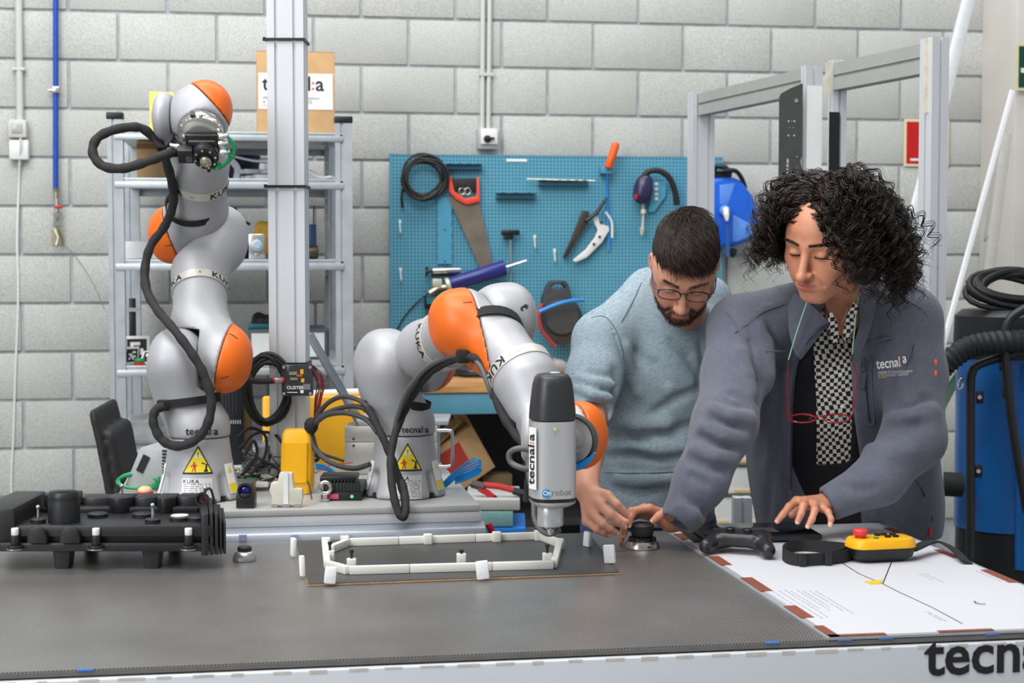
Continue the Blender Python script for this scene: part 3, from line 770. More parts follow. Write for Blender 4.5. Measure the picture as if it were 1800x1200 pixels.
# hand saw
saw = thing('hand_saw', 'hand saw with red handle and worn steel blade hanging on pegboard', 'saw', pg(845, 470, .01))
def polyP(pts, off): return [pg(x, y, off) for x, y in pts]
def plate(name, pts, off, th, m, parent=None, bevel=0):
    w = polyP(pts, off); n = len(w); mb = MB()
    mb.add([tuple(v) for v in w] + [tuple(v + Vector((0, th, 0))) for v in w], [tuple(range(n)), tuple(range(2 * n - 1, n - 1, -1))] + [(i, n + i, n + (i + 1) % n, (i + 1) % n) for i in range(n)])
    return mb.build(name, m, parent, bevel=bevel)
plate('blade', [(787, 345), (806, 352), (841, 348), (866, 462), (864, 470), (846, 472), (842, 466)], .016, .003, mat('worn_steel', (128, 118, 106), .45, .35, var=.22, scale=12), saw)
plate('handle', [(789, 308), (793, 309), (799, 336), (817, 349), (838, 345), (838, 312), (842, 311), (844, 354), (820, 360), (801, 350), (790, 337)], .03, .022, mat('saw_red', (232, 78, 58), .45, var=.03), saw, bevel=.003)
plate('grip', [(795, 313), (838, 313), (838, 330), (833, 338), (828, 330), (806, 329), (803, 337), (799, 333)], .027, .016, M_RUB, saw, bevel=.003)
MB().tube([pg(812 + 5.5 * math.cos(a / 8 * PI * 2), 336 + 6 * math.sin(a / 8 * PI * 2), .022) for a in range(8)], .003, 6, closed=True).tube([pg(822 + 5.5 * math.cos(a / 8 * PI * 2), 336 + 6 * math.sin(a / 8 * PI * 2), .024) for a in range(8)], .003, 6, closed=True).build('key_rings', M_BRASS, saw)
# wavy tool holder
pts = []
for i in range(13): pts.append((768 + (2.2 if i % 2 else 0), 346 + i * 9.8))
for i in range(12, -1, -1): pts.append((795 - (2.2 if i % 2 else 0), 346 + i * 9.8))
th = plate('tool_holder_strip', pts, .012, .004, mat('holder_blue', (78, 156, 190), .5, var=.04))
tag(th, 'tall blue wavy-edged tool holder strip beside the hand saw', 'holder')
for yy in (403, 459): MB().cyl(pg(782, yy, .0165), pg(782, yy, .0125), .003, n=8).build('screw', M_INK, th)
def rail(label, px0, px1, py0, slots, m=M_PEGBLUE, deep=.03):
    t = thing('tool_rail', label, 'rail', pg((px0 + px1) / 2, py0 + 12, .01))
    a, b = pg(px0, py0, 0), pg(px1, py0 + 12, 0)
    MB().bb((a.x, PY - .005, b.z), (b.x, PY - .0015, a.z)).build('backplate', m, t)
    MB().bb((a.x, PY - deep - .006, a.z - .006), (b.x, PY - .0055, a.z - .003)).bb((a.x, PY - deep, b.z + .002), (b.x, PY - .0055, b.z + .005)).build('ledge', mat('rail_dark', (40, 70, 84), .5), t)
    for i in range(slots):
        x = a.x + (b.x - a.x) * (i + .5) / slots
        MB().bb((x - .008, PY - deep - .004, a.z - .0028), (x + .008, PY - .007, a.z - .001)).build('slot', M_INK, t)
    return t
rail('dark tool rail at top of pegboard right of cable coil', 783, 846, 287, 4)
rail('short dark tool rail in the middle of pegboard', 871, 940, 338, 3)
t = rail('long blue tool rail with brass pins below white label', 946, 1032, 316, 6)
a, b = pg(926, 315, .03), pg(1046, 318, .03); MB().tube([a, b], .004, 6).build('brass_rod', M_BRASS, t)
a = pg(890, 279, .003); b = pg(926, 284, .001)
tag(MB().bb(tuple(a), tuple(b)).build('paper_tag', M_PAPER), 'small white paper tag at the top of pegboard', 'label')
# T-handle key
t = thing('t_handle_key', 'long steel key with black T-shaped handle on pegboard', 'tool', pg(897, 500, .01))
MB().tube([pg(897, 410, .03), pg(898, 505, .02)], .0042, 8).build('shaft', M_STEEL, t)
MB().bb(tuple(pg(882, 413, .045)), tuple(pg(912, 404, .02))).bb(tuple(pg(886, 421, .04)), tuple(pg(902, 412, .022))).build('handle', M_BLACK, t, bevel=.004)
# caulking gun
t = thing('caulking_gun', 'blue tubular caulking gun hanging at an angle below the saw', 'tool', pg(770, 510, .03))
MB().cyl(pg(790, 500, .05), pg(888, 470, .05), .030, .034, n=20).build('barrel', mat('gun_blue', (40, 48, 128), .25, var=.05), t, bevel=.006)
MB().cyl(pg(890, 469, .05), pg(925, 458, .05), .0048, n=8).build('rod', M_STEEL, t)
MB().cyl(pg(784, 502, .05), pg(791, 500, .05), .032, n=18).box(pg(768, 497, .05), (.04, .03, .034), ).build('collar', mat('cream_metal', (214, 210, 190), .4, .3), t, bevel=.003)
MB().tube([pg(755, 515, .05), pg(770, 505, .05), pg(785, 504, .05)], .012, 8).tube([pg(760, 527, .05), pg(785, 519, .05)], .006, 6).build('trigger', M_BRASS, t)
# small grease cylinder
t = thing('grease_syringe', 'short chrome cylinder tool with black tap above the caulking gun', 'tool', pg(785, 480, .02))
MB().cyl(pg(760, 476, .035), pg(810, 475, .035), .0135, n=16).build('cylinder', M_STEEL, t, bevel=.002)
MB().cyl(pg(748, 477, .035), pg(760, 476, .035), .008, n=8).cyl(pg(750, 469, .035), pg(750, 486, .035), .006, n=8).build('tap', M_BLACK, t)
MB().bb(tuple(pg(758, 486, .03)), tuple(pg(808, 481, .01))).build('bracket', M_BLACK, t)
t = thing('teal_holder', 'dark teal machine foot half hidden behind the orange robot elbow', 'holder', pg(760, 545, .03))
MB().bb(tuple(pg(748, 543, .07)), tuple(pg(790, 520, .002))).build('body', M_BLACK, t, bevel=.008)
MB().bb(tuple(pg(750, 534, .075)), tuple(pg(766, 524, .0705))).build('teal_face', mat('teal_plastic', (30, 120, 130)), t)
tag(MB().tube(crom([pg(758, 512, .04), pg(735, 530, .01), pg(712, 555, .006), pg(698, 580, .006)], 5), .003, 5).build('thin_lead', M_RUB), 'thin dark lead running down the left side of pegboard', 'cable')
# pliers-like clamp
t = thing('strap_clamp', 'white and black hose clamp pliers hanging open on pegboard', 'pliers', pg(1030, 450, .02))
plate('white_jaw', [(1046, 380), (1052, 382), (1054, 392), (1070, 398), (1071, 405), (1058, 426), (1032, 452), (1012, 461), (1007, 457), (1030, 438), (1046, 417), (1051, 404), (1044, 390)], .03, .012, M_WHITE, t, bevel=.002)
plate('dark_jaw', [(1024, 369), (1036, 372), (1034, 392), (1016, 420), (998, 450), (992, 456), (990, 450), (1004, 420), (1018, 385)], .034, .014, mat('oiled_steel', (70, 64, 56), .4, .4, var=.2), t, bevel=.002)
MB().tube([pg(1030, 388, .045), pg(1048, 375, .045), pg(1067, 347, .045)], [.010, .009, .006], 8).build('handle', M_BLACK, t)
MB().tube(crom([pg(1064, 372, .03), pg(1075, 390, .03), pg(1076, 418, .03)], 5), .005, 6).build('wire_spring', M_WHITE, t)
for x, y in ((1057, 391), (1054, 416), (1044, 429)): MB().cyl(pg(x, y, .034), pg(x, y, .0305), .006, n=10).build('rivet', M_INK, t)
# orange-handled air hose
t = thing('air_gun', 'orange handled tool hanging on a thin blue hose at top of pegboard', 'tool', pg(1070, 430, .02))
MB().tube(crom([pg(1068, 297, .05), pg(1075, 278, .06), pg(1081, 258, .06), pg(1082, 252, .055)], 5), [.006] + [.018] * 12 + [.016] * 2 + [.010], 12).build('handle', M_ORANGE, t)
MB().tube(crom([pg(1068, 297, .05), pg(1067, 330, .02), pg(1069, 380, .012), pg(1070, 440, .012)], 5), .005, 6).build('blue_hose', mat('hose_blue', (40, 140, 220), .4), t)
MB().bb(tuple(pg(1057, 305, .05)), tuple(pg(1072, 293, .002))).build('bracket', M_PEGBLUE, t, bevel=.003)
# sander with hose
t = thing('vacuum_handset', 'dark purple handset with black hose loop hanging on the pegboard', 'tool', pg(1130, 420, .03))
def f(p): return smin(d_ell(p, pg(1131, 333, .05), (.042, .035, .058)), d_cap(p, pg(1135, 316, .05), pg(1126, 345, .05), .026, .03), .02)
blob('body', f, pg(1131, 333, .05) - Vector((.09, .09, .1)), pg(1131, 333, .05) + Vector((.09, .09, .1)), .005, mat('purple_shell', (46, 44, 78), .3), t)
MB().tube(crom([pg(1128, 318, .06), pg(1138, 303, .06), pg(1158, 300, .06), pg(1176, 312, .06), pg(1186, 335, .05), pg(1190, 360, .04)], 6), .013, 10).build('hose', M_RUB, t)
MB().tube([pg(1130, 355, .04), pg(1131, 375, .03), pg(1129, 408, .03)], .005, 8).cyl(pg(1131, 368, .035), pg(1131, 375, .035), .012, n=8).cyl(pg(1129, 400, .035), pg(1128, 413, .035), .012, .006, n=8).build('nozzle', mat('cream_metal', (214, 210, 190)), t)
MB().box(pg(1118, 345, .09), (.012, .004, .02)).build('red_mark', M_RED, t)
tp = plate('tool_plate', [(1148, 320), (1172, 320), (1170, 345), (1150, 372), (1140, 372)], .016, .004, mat('holder_blue', (78, 156, 190)))
tag(tp, 'blue plate with white squares behind the purple handset', 'holder')
for i, yy in enumerate((323, 332, 341, 349)): MB().bb(tuple(pg(1151, yy + 2.6, .0185)), tuple(pg(1156.5, yy - 2.6, .0165))).build('white_square', M_PAPER, tp)
# dark hose reel with blue hose
c = pg(985, 545, .07)
t = thing('cable_reel', 'dark grey cable reel with red rim and blue hose beside the man', 'reel', pg(985, 606, .06))
s_ = (PY - .07) / FPX * 1.02
def rl(px, py): return Vector(((px - 985) * s_, 0, -(py - 545) * s_))
poly = [(-.065, -.02), (-.058, .06), (-.035, .115), (-.02, .128), (.035, .128), (.05, .11), (.066, .05), (.085, .03), (.11, -.01), (.112, -.08), (.08, -.13), (.03, -.15), (-.02, -.135), (-.055, -.09)]
poly = [(x - .02, y + .0) for x, y in poly]
hole = [(-.045, .098), (-.030, .112), (.004, .112), (.018, .098), (.012, .09), (-.038, .09)]
mb = MB(); plate_holes(mb, poly, [hole], .06, frame(c, (1, 0, 0), (0, 0, 1), (0, -1, 0))); mb.build('housing', mat('dark_grey_housing', (58, 60, 62), .5, var=.1), t, bevel=.006)
MB().lathe([(.0, .0), (.07, .0), (.078, -.01), (.078, -.03)], frame(c + Vector((0, -.045, -.03)), (1, 0, 0), (0, 0, 1), (0, -1, 0)), 28).build('drum_cover', mat('dark_grey_cover', (66, 68, 68), .45, var=.08), t)
MB().tube(crom([c + Vector(v) for v in ((-.085, -.04, .03), (-.1, -.04, -.02), (-.088, -.04, -.08), (-.05, -.04, -.13), (-.028, -.04, -.155))], 6), .009, 8).build('red_rim', mat('dull_red', (160, 60, 58), .5), t)
MB().tube(crom([pg(948, 548, .15), pg(970, 538, .16), pg(1000, 529, .16), pg(1026, 527, .15)], 5), .0085, 8).build('blue_hose', mat('hose_blue', (40, 140, 220)), t)
# blue hose reel on the wall at the right of the frame
c = wy(1290, 372, .10)
t = thing('hose_reel', 'bright blue hose reel mounted on wall behind the man', 'reel', wy(1290, 440, .1))
u = (WALL_Y - .1) / FPX * 1.04
pts = [((x - 1290) * u, -(y - 372) * u) for x, y in ((1222, 345), (1232, 326), (1252, 314), (1286, 313), (1300, 320), (1318, 343), (1330, 372), (1333, 395), (1328, 412), (1315, 424), (1290, 432), (1255, 436), (1235, 428), (1222, 400))]
mb = MB(); mb.prism(pts, 0, .10, frame(c + Vector((0, .05, 0)), (1, 0, 0), (0, 0, 1), (0, -1, 0)))
M_REEL = mat('reel_blue', (28, 98, 212), .28, var=.03)
mb.build('housing', M_REEL, t, bevel=.022, seg=3)
ctr = wy(1276, 372, .1)
mb = MB()
mb.prism([((x - 1290) * u, -(y - 372) * u) for x, y in ((1282, 378), (1312, 392), (1324, 398), (1316, 414), (1292, 424), (1282, 424))], .092, .104, frame(c + Vector((0, .05, 0)), (1, 0, 0), (0, 0, 1), (0, -1, 0)))
mb.prism([((x - 1290) * u, -(y - 372) * u) for x, y in ((1258, 326), (1286, 322), (1278, 348), (1272, 362), (1258, 360))], .092, .101, frame(c + Vector((0, .05, 0)), (1, 0, 0), (0, 0, 1), (0, -1, 0)))
mb.prism([((x - 1290) * u, -(y - 372) * u) for x, y in ((1292, 326), (1308, 340), (1322, 372), (1324, 386), (1288, 372), (1284, 362))], .092, .099, frame(c + Vector((0, .05, 0)), (1, 0, 0), (0, 0, 1), (0, -1, 0)))
mb.build('raised_rib', mat('reel_light_blue', (92, 146, 232), .3), t, bevel=.006)
MB().cyl(wy(1274, 370, .16), wy(1274, 370, .2), .026, .02, n=14).build('hub', mat('reel_light_blue', (92, 146, 232)), t, bevel=.005)
MB().tube([wy(1276, 367, .21), wy(1277, 378, .23), wy(1278, 388, .23)], [.014, .013, .006], 10).build('hose_nozzle', M_WHITE, t)
MB().tube(crom([wy(1252, 300, .12), wy(1262, 292, .14), wy(1276, 296, .15), wy(1283, 306, .14)], 5), .012, 8).tube(crom([wy(1272, 300, .16), wy(1292, 300, .16), wy(1303, 312, .14), wy(1310, 330, .12)], 5), .010, 8).bb(tuple(wy(1252, 316, .12)), tuple(wy(1278, 302, .05))).build('wall_bracket', M_BLACK, t)
MB().tube([wy(1279, 395, .2), wy(1280, 450, .17)], .008, 8).build('blue_hose', mat('hose_dark_blue', (50, 100, 180), .4), t)
MB().cyl(wy(1284, 442, .12), wy(1292, 446, .12), .02, n=10).build('hose_stop', M_BLACK, t)
# clutter on the bench
rs = random.Random(11)
for i, (x, y) in enumerate(((800, 660), (842, 662))):
    c = onZ(x, y, BZ) + Vector((0, 0, .012))
    coil('tangled_lead', ('tangled dark lead lying at the left end of workbench', 'tangled dark lead lying on the workbench by robot forearm')[i], 'cable', c, Vector((1, 0, 0)), Vector((0, .8, .06)), .055, 4, M_RUB, .005, 20 + i, spread=.3)
c = onZ(1000, 648, BZ); rag('grey_machine', 'grey power tool lying on the workbench behind the man', 'tool', onZ(968, 656, BZ), (.09, .06, .05), mat('warm_grey', (150, 148, 144), .5), 31)
# ================================================================== WORKTABLE
TY0, TY1 = onZ(435, 1165, TZ).y, onZ(435, 953, TZ).y
TX0, TX1 = -1.5, onZ(1800, 1031, TZ).x + .012
def mat_mesh_top():
    """perforated steel sheet: fine slanted hexagonal mesh of dull metal"""
    q = NT('perforated_steel_top'); b = q.b
    tc = q.n('ShaderNodeTexCoord'); sp = q.n('ShaderNodeSeparateXYZ'); q.l(tc, 'Object', sp, 0)
    def fr(src_terms, pitch):
        cur = None
        for ax, k in src_terms:
            m = q.n('ShaderNodeMath', operation='MULTIPLY', i_1=k / pitch); q.l(sp, ax, m, 0)
            if cur is None: cur = m
            else:
                a = q.n('ShaderNodeMath', operation='ADD'); q.l(cur, 0, a, 0); q.l(m, 0, a, 1); cur = a
        s = q.n('ShaderNodeMath', operation='MULTIPLY', i_1=2 * PI); q.l(cur, 0, s, 0)
        c = q.n('ShaderNodeMath', operation='COSINE'); q.l(s, 0, c, 0); return c
    p = 0.0058
    c1, c2 = fr((('X', 1.0), ('Y', .5)), p), fr((('X', 1.0), ('Y', -.5)), p)
    a = q.n('ShaderNodeMath', operation='ADD'); q.l(c1, 0, a, 0); q.l(c2, 0, a, 1)
    mr = q.n('ShaderNodeMapRange', i_1=0.1, i_2=1.1); q.l(a, 0, mr, 0)
    nz = q.n('ShaderNodeTexNoise', i_Scale=4.0, i_Detail=6.0); q.l(tc, 'Object', nz, 'Vector')
    r2 = q.n('ShaderNodeMapRange', i_1=.3, i_2=.7, i_3=.8, i_4=1.12); q.l(nz, 0, r2, 0)
    mx = q.n('ShaderNodeMix', data_type='RGBA'); q.l(mr, 0, mx, 0)
    mx.inputs[6].default_value = lin((166, 164, 161)) + (1,); mx.inputs[7].default_value = lin((50, 49, 48)) + (1,)
    hs = q.n('ShaderNodeHueSaturation'); q.l(mx, 2, hs, 'Color'); q.l(r2, 0, hs, 'Value')
    q.l(hs, 0, b, 'Base Color'); b.inputs['Metallic'].default_value = .72; b.inputs['Roughness'].default_value = .34
    bp = q.n('ShaderNodeBump', i_Strength=.35, i_Distance=.0012); bp.invert = True; q.l(mr, 0, bp, 'Height'); q.l(bp, 0, b, 'Normal')
    return q.m
table = thing('worktable', 'long worktable with perforated grey metal top and white front panel', 'table', ((TX0 + TX1) / 2, (TY0 + TY1) / 2, 0))
MB().bb((TX0, TY0, TZ - .006), (TX1, TY1, TZ)).build('tabletop', mat_mesh_top(), table, smooth=0)
MB().bb((TX0, TY0 - .004, TZ - .009), (TX1, TY0 - .0005, TZ - .0015)).build('edge_strip', mat('dark_edge', (96, 94, 90), .5, var=.1), table)
M_PANEL = mat('white_panel', (206, 210, 216), .35, var=.02, scale=5)
fp = MB().bb((TX0, TY0 - .022, .12), (TX1, TY0 - .005, TZ - .011)).build('front_panel', M_PANEL, table, bevel=.002)
mb = MB()
for i in range(60):
    x = TX0 + .03 + i * .06 + random.uniform(-.004, .004); mb.bb((x, TY0 - .0225, TZ - .0125 - random.uniform(.001, .004)), (x + random.uniform(.015, .045), TY0 - .0205, TZ - .0102))
mb.build('chipped_edge', mat('raw_board_edge', (206, 202, 194), .8, var=.1), table)['kind'] = 'stuff'
for px in (152, 1345, 1470, 1540, 1722):
    c = onZ(px, 1180 - px * .0445, TZ); MB().bb((c.x - .012, TY0 - .006, TZ - .0012), (c.x + .012, TY0 + .002, TZ + .0008)).build('blue_tape', mat('blue_tape', (50, 110, 190), .5), table)
MB().bb((TX0, TY0 + .02, TZ - .08), (TX1, TY1 - .02, TZ - .0065)).build('subframe', mat('subframe_grey', (90, 92, 96), .5), table)
for x in (TX0 + .05, TX1 - .12):
    for y in (TY0 + .05, TY1 - .12): MB().bb((x, y, 0), (x + .07, y + .07, TZ - .081)).build('leg', M_ALU, table)
q = onY(1626, 1186, TY0 - .0225)
logo(fp, frame((q.x, TY0 - .0228, q.z), (1, 0, 0), (0, 0, 1), (0, -1, 0)), .100, bold=.018)

# ------------------------------------------------------------------ raised robot carriage behind the table
RZ = TZ + .062                                   # surface the robots stand on
RBY = 3.97
cx0, cx1 = onZ(200, 885, RZ).x, onZ(842, 885, RZ).x
yb0 = onZ(600, 893, RZ).y
car = thing('robot_carriage', 'aluminium carriage plate and rounded steel beam carrying both robot arms', 'platform', ((cx0 + cx1) / 2, 3.95, 0))
MB().bb((cx0, yb0, RZ - .015), (cx1, 4.55, RZ)).build('base_plate', mat('dusty_aluminium', (186, 187, 184), .42, .35, var=.08, scale=9), car, bevel=.002)
MB().bb((cx0 - .01, yb0 + .003, RZ - .040), (cx1 + .004, 4.5, RZ - .0155)).build('edge_rail', M_ALU, car, bevel=.002)
mb = MB(); y0 = TY1 + .03
poly = [(y0, TZ - .12), (y0, TZ - .015), (y0 + .012, TZ + .012), (y0 + .04, TZ + .0215), (4.45, TZ + .0215), (4.45, TZ - .12)]
mb.prism(poly, cx0 - .02, cx1 + .012, frame((0, 0, 0), (0, 1, 0), (0, 0, 1), (1, 0, 0))); mb.build('beam', mat('blue_grey_steel', (158, 166, 174), .35, .45, var=.05, scale=6), car, bevel=.004)
MB().bb((cx0 + .05, 3.9, 0), (cx1 - .05, 4.4, TZ - .121)).build('pedestal', mat('pedestal_dark', (60, 62, 66), .5), car)
for px in (427, 519, 612, 683, 703):
    c = onY(px, 945, y0 - .001); MB().box(c, (.018, .002, .014)).build('purple_tape', mat('purple_tape', (172, 164, 206), .6), car)
c = P(862, 930, 3.86)
t = thing('indicator_lamp', 'small red indicator knob at the right end of robot carriage', 'lamp', c)
MB().cyl(P(866, 937, 3.86), P(858, 920, 3.86), .008, n=14).build('lamp_body', M_RED, t, bevel=.002)
MB().cyl(P(870, 945, 3.86), P(866, 937, 3.86), .0055, n=10).build('socket', M_BLACK, t)

# ------------------------------------------------------------------ post standing on the carriage
PD = 4.16
c = P(508, 447, PD)
pst = thing('aluminium_post', 'tall slotted aluminium post standing between the two robot arms', 'post', (c.x, c.y, RZ))
mb = MB(); profile(mb, (c.x, c.y, RZ + .001), (c.x, c.y, 2.45), .092, .09, VR, (2, 2)); mb.build('profile', M_ALU, pst, smooth=0)
def ring_at(py, th=.004):
    z = P(508, py, PD - .045).z; h = .049
    pts = [c + VR * (h * a) + VF * (h * b) for a, b in ((-1, -1), (1, -1), (1, 1), (-1, 1))]
    mb = MB(); mb.tube([Vector((p.x, p.y, z)) for p in pts], 0, 4, closed=True, flat=(.0035, .002, VU)); return mb, z
for py in (72, 328, 640):
    mb, z = ring_at(py); q = c + VR * -.052 - VF * .045; mb.box((q.x, q.y, z + .001), (.008, .008, .009)); mb.build('zip_tie', M_BLACK, pst)
fo = MB().bb((-.075, -.06, 0), (-.05, .06, .10), frame((c.x, c.y, RZ + .001), VR, VF, VU)).bb((-.11, -.06, 0), (-.05, .06, .012), frame((c.x, c.y, RZ + .001), VR, VF, VU)).build('foot_bracket', M_GALV, pst, bevel=.002)
mb = MB(); mb.prism([(-.052, .0), (-.052, .125), (-.062, .125), (-.12, .03), (-.12, 0)], -.06, -.054, frame((c.x, c.y, RZ + .001), VR, VU, -VF)); mb.build('gusset', M_GALV, pst)
# ================================================================== ROBOT ARMS
M_SIL = mat('silver_robot_paint', (174, 175, 179), .50, .25, var=.015, scale=300)
M_OR = mat('orange_robot_cover', (230, 106, 18), .42, var=.02, scale=6)
M_RING = mat('matt_metal_band', (206, 202, 194), .45, .35, var=.02)
M_FLANGE = mat('milled_flange', (196, 194, 190), .25, .85, var=.05, scale=30)
M_STRAP = mat('black_strap', (26, 26, 28), .8, var=.2, scale=300, bump=.4, bscale=500)
M_LABY = mat('warning_yellow', (238, 216, 40), .5, var=.02)
def vn(v): return np.array(tuple(v), np.float32)
def barrel(p, J, ax, w0, w1, r, rd): return d_cyl(p, J + ax * w0, J + ax * w1, r, rd)
def wrap_me(me, C, Rz, fwd, up=Vector((0, 0, 1)), lift=.0012):
    """wrap flat mesh (x along, y up, z out) round a vertical body of radius Rz(height) centred on C"""
    fwd = Vector(fwd).normalized(); rt = up.cross(fwd) * -1
    rt = fwd.cross(up) * -1
    for v in me.vertices:
        r = Rz(v.co.y) + lift + v.co.z; a = v.co.x / Rz(v.co.y)
        v.co = C + up * v.co.y + fwd * (math.cos(a) * r) + rt * (math.sin(a) * r)
    return me
def subdiv_plane(w, h, n=6):
    mb = MB(); vs = [(-w / 2 + w * i / n, -h / 2 + h * j / n, 0) for j in range(n + 1) for i in range(n + 1)]
    return mb.add(vs, [(j * (n + 1) + i, j * (n + 1) + i + 1, (j + 1) * (n + 1) + i + 1, (j + 1) * (n + 1) + i) for j in range(n) for i in range(n)])
def tri_shape(w, h, n=8):
    mb = MB(); vs = []; fs = []
    for j in range(n + 1):
        for i in range(n + 1):
            y = j / n; x = (i / n - .5) * w * (1 - y * .97); vs.append((x, y * h, 0))
    return mb.add(vs, [(j * (n + 1) + i, j * (n + 1) + i + 1, (j + 1) * (n + 1) + i + 1, (j + 1) * (n + 1) + i) for j in range(n) for i in range(n)]).mesh('tri')
def flat_text(body, size, bold=0.01, ax='CENTER', spacing=1.0):
    cu = bpy.data.curves.new('t', 'FONT'); cu.body = body; cu.size = size; cu.offset = bold * size; cu.align_x = ax; cu.resolution_u = 3; cu.space_character = spacing
    to = bpy.data.objects.new('tmp', cu); COL.objects.link(to)
    me = bpy.data.meshes.new_from_object(to.evaluated_get(bpy.context.evaluated_depsgraph_get()))
    bpy.data.objects.remove(to); bpy.data.curves.remove(cu); return me
def shift(me, dx, dy, dz=0, rz=0): me.transform(Matrix.Translation((dx, dy, dz)) @ Matrix.Rotation(rz, 4, 'Z')); return me
def wrap_on(parent, name, me, m, C, Rz, fwd, up=Vector((0, 0, 1)), lift=.0012):
    return link(name, wrap_me(me, Vector(C), Rz, fwd, up, lift), m, parent)
M_REDFIG = mat('red_ink', (206, 46, 36), .6)
M_DOT = mat('orange_ink', (240, 90, 60), .6)
def phit(f, px, py, d0, d1, n=200):
    ds = np.linspace(d0, d1, n); v = f(np.array([tuple(P(px, py, d)) for d in ds], np.float32)); k = int(np.argmax(v < 0))
    return float(ds[k]) if v[k] < 0 else None
def proj_me(f, me, m, parent, d0, d1, name='lettering', o=.0022):
    """press a flat mesh given in picture coordinates on to a surface"""
    last = (d0 + d1) / 2
    for v in me.vertices:
        h = phit(f, v.co.x, v.co.y, d0, d1); last = h if h else last; v.co = P(v.co.x, v.co.y, last - o)
    return link(name, me, m, parent)
def proj_text(f, body, px, py, w_px, m, parent, d0, d1, rot=0.0, bold=.014):
    me = flat_text(body, 1.0, bold, 'LEFT'); W_ = max(v.co.x for v in me.vertices); k = w_px / W_; ca, sa = math.cos(rot), math.sin(rot)
    for v in me.vertices: x, y = v.co.x * k, v.co.y * k; v.co = (px + x * ca - y * sa, py - x * sa - y * ca, 0)
    return proj_me(f, me, m, parent, d0, d1), k
def proj_logo(f, px0, py, px1, parent, d0, d1):
    w = px1 - px0; o, k = proj_text(f, 'tecnal', px0, py, w * .775, M_INK, parent, d0, d1)
    for zz in (.09, .36): proj_me(f, MB().prism(circ(px0 + w * .82, py - k * zz, k * .07, 10), 0, .0001).mesh('d'), M_DOT, parent, d0, d1, 'colon_dot')
    proj_text(f, 'a', px0 + w * .86, py, w * .14, M_INK, parent, d0, d1)
def slot(f, pts, parent, d0, d1):
    """finger slot in an orange cover"""
    w = [P(x, y, (phit(f, x, y, d0, d1) or (d0 + d1) / 2) - .0003) for x, y in pts]; MB().tube(crom(w, 4), [.0006] + [.0024] * (len(crom(w, 4)) - 2) + [.0030], 6).build('finger_slot', mat('slot_shade', (120, 48, 10), .6), parent)  # recess shade of the slot put into a dark surface bead
BASEP = ((.0, .101), (.010, .100), (.03, .094), (.06, .086), (.10, .078), (.14, .0725), (.17, .071))
def RB(z): return float(np.interp(z, [a for a, b in BASEP], [b for a, b in BASEP]))
def decal_logo(parent, C, y, size, fwd, Rz):
    """tecnal:a wrapped round the body"""
    W_ = size * 3.55
    me = flat_text('tecnal', size, .014, 'LEFT'); wd = max(v.co.x for v in me.vertices)
    tot = wd + size * .80
    wrap_on(parent, 'lettering', shift(me, -tot / 2, y), M_INK, C, Rz, fwd)
    for zz in (.09, .36):
        me = MB().prism(circ(wd + size * .14 - tot / 2, y + size * zz, size * .062, 10), 0, .0003).mesh('dot'); wrap_on(parent, 'colon_dot', me, M_DOT, C, Rz, fwd)
    wrap_on(parent, 'lettering', shift(flat_text('a', size, .014, 'LEFT'), wd + size * .25 - tot / 2, y), M_INK, C, Rz, fwd)
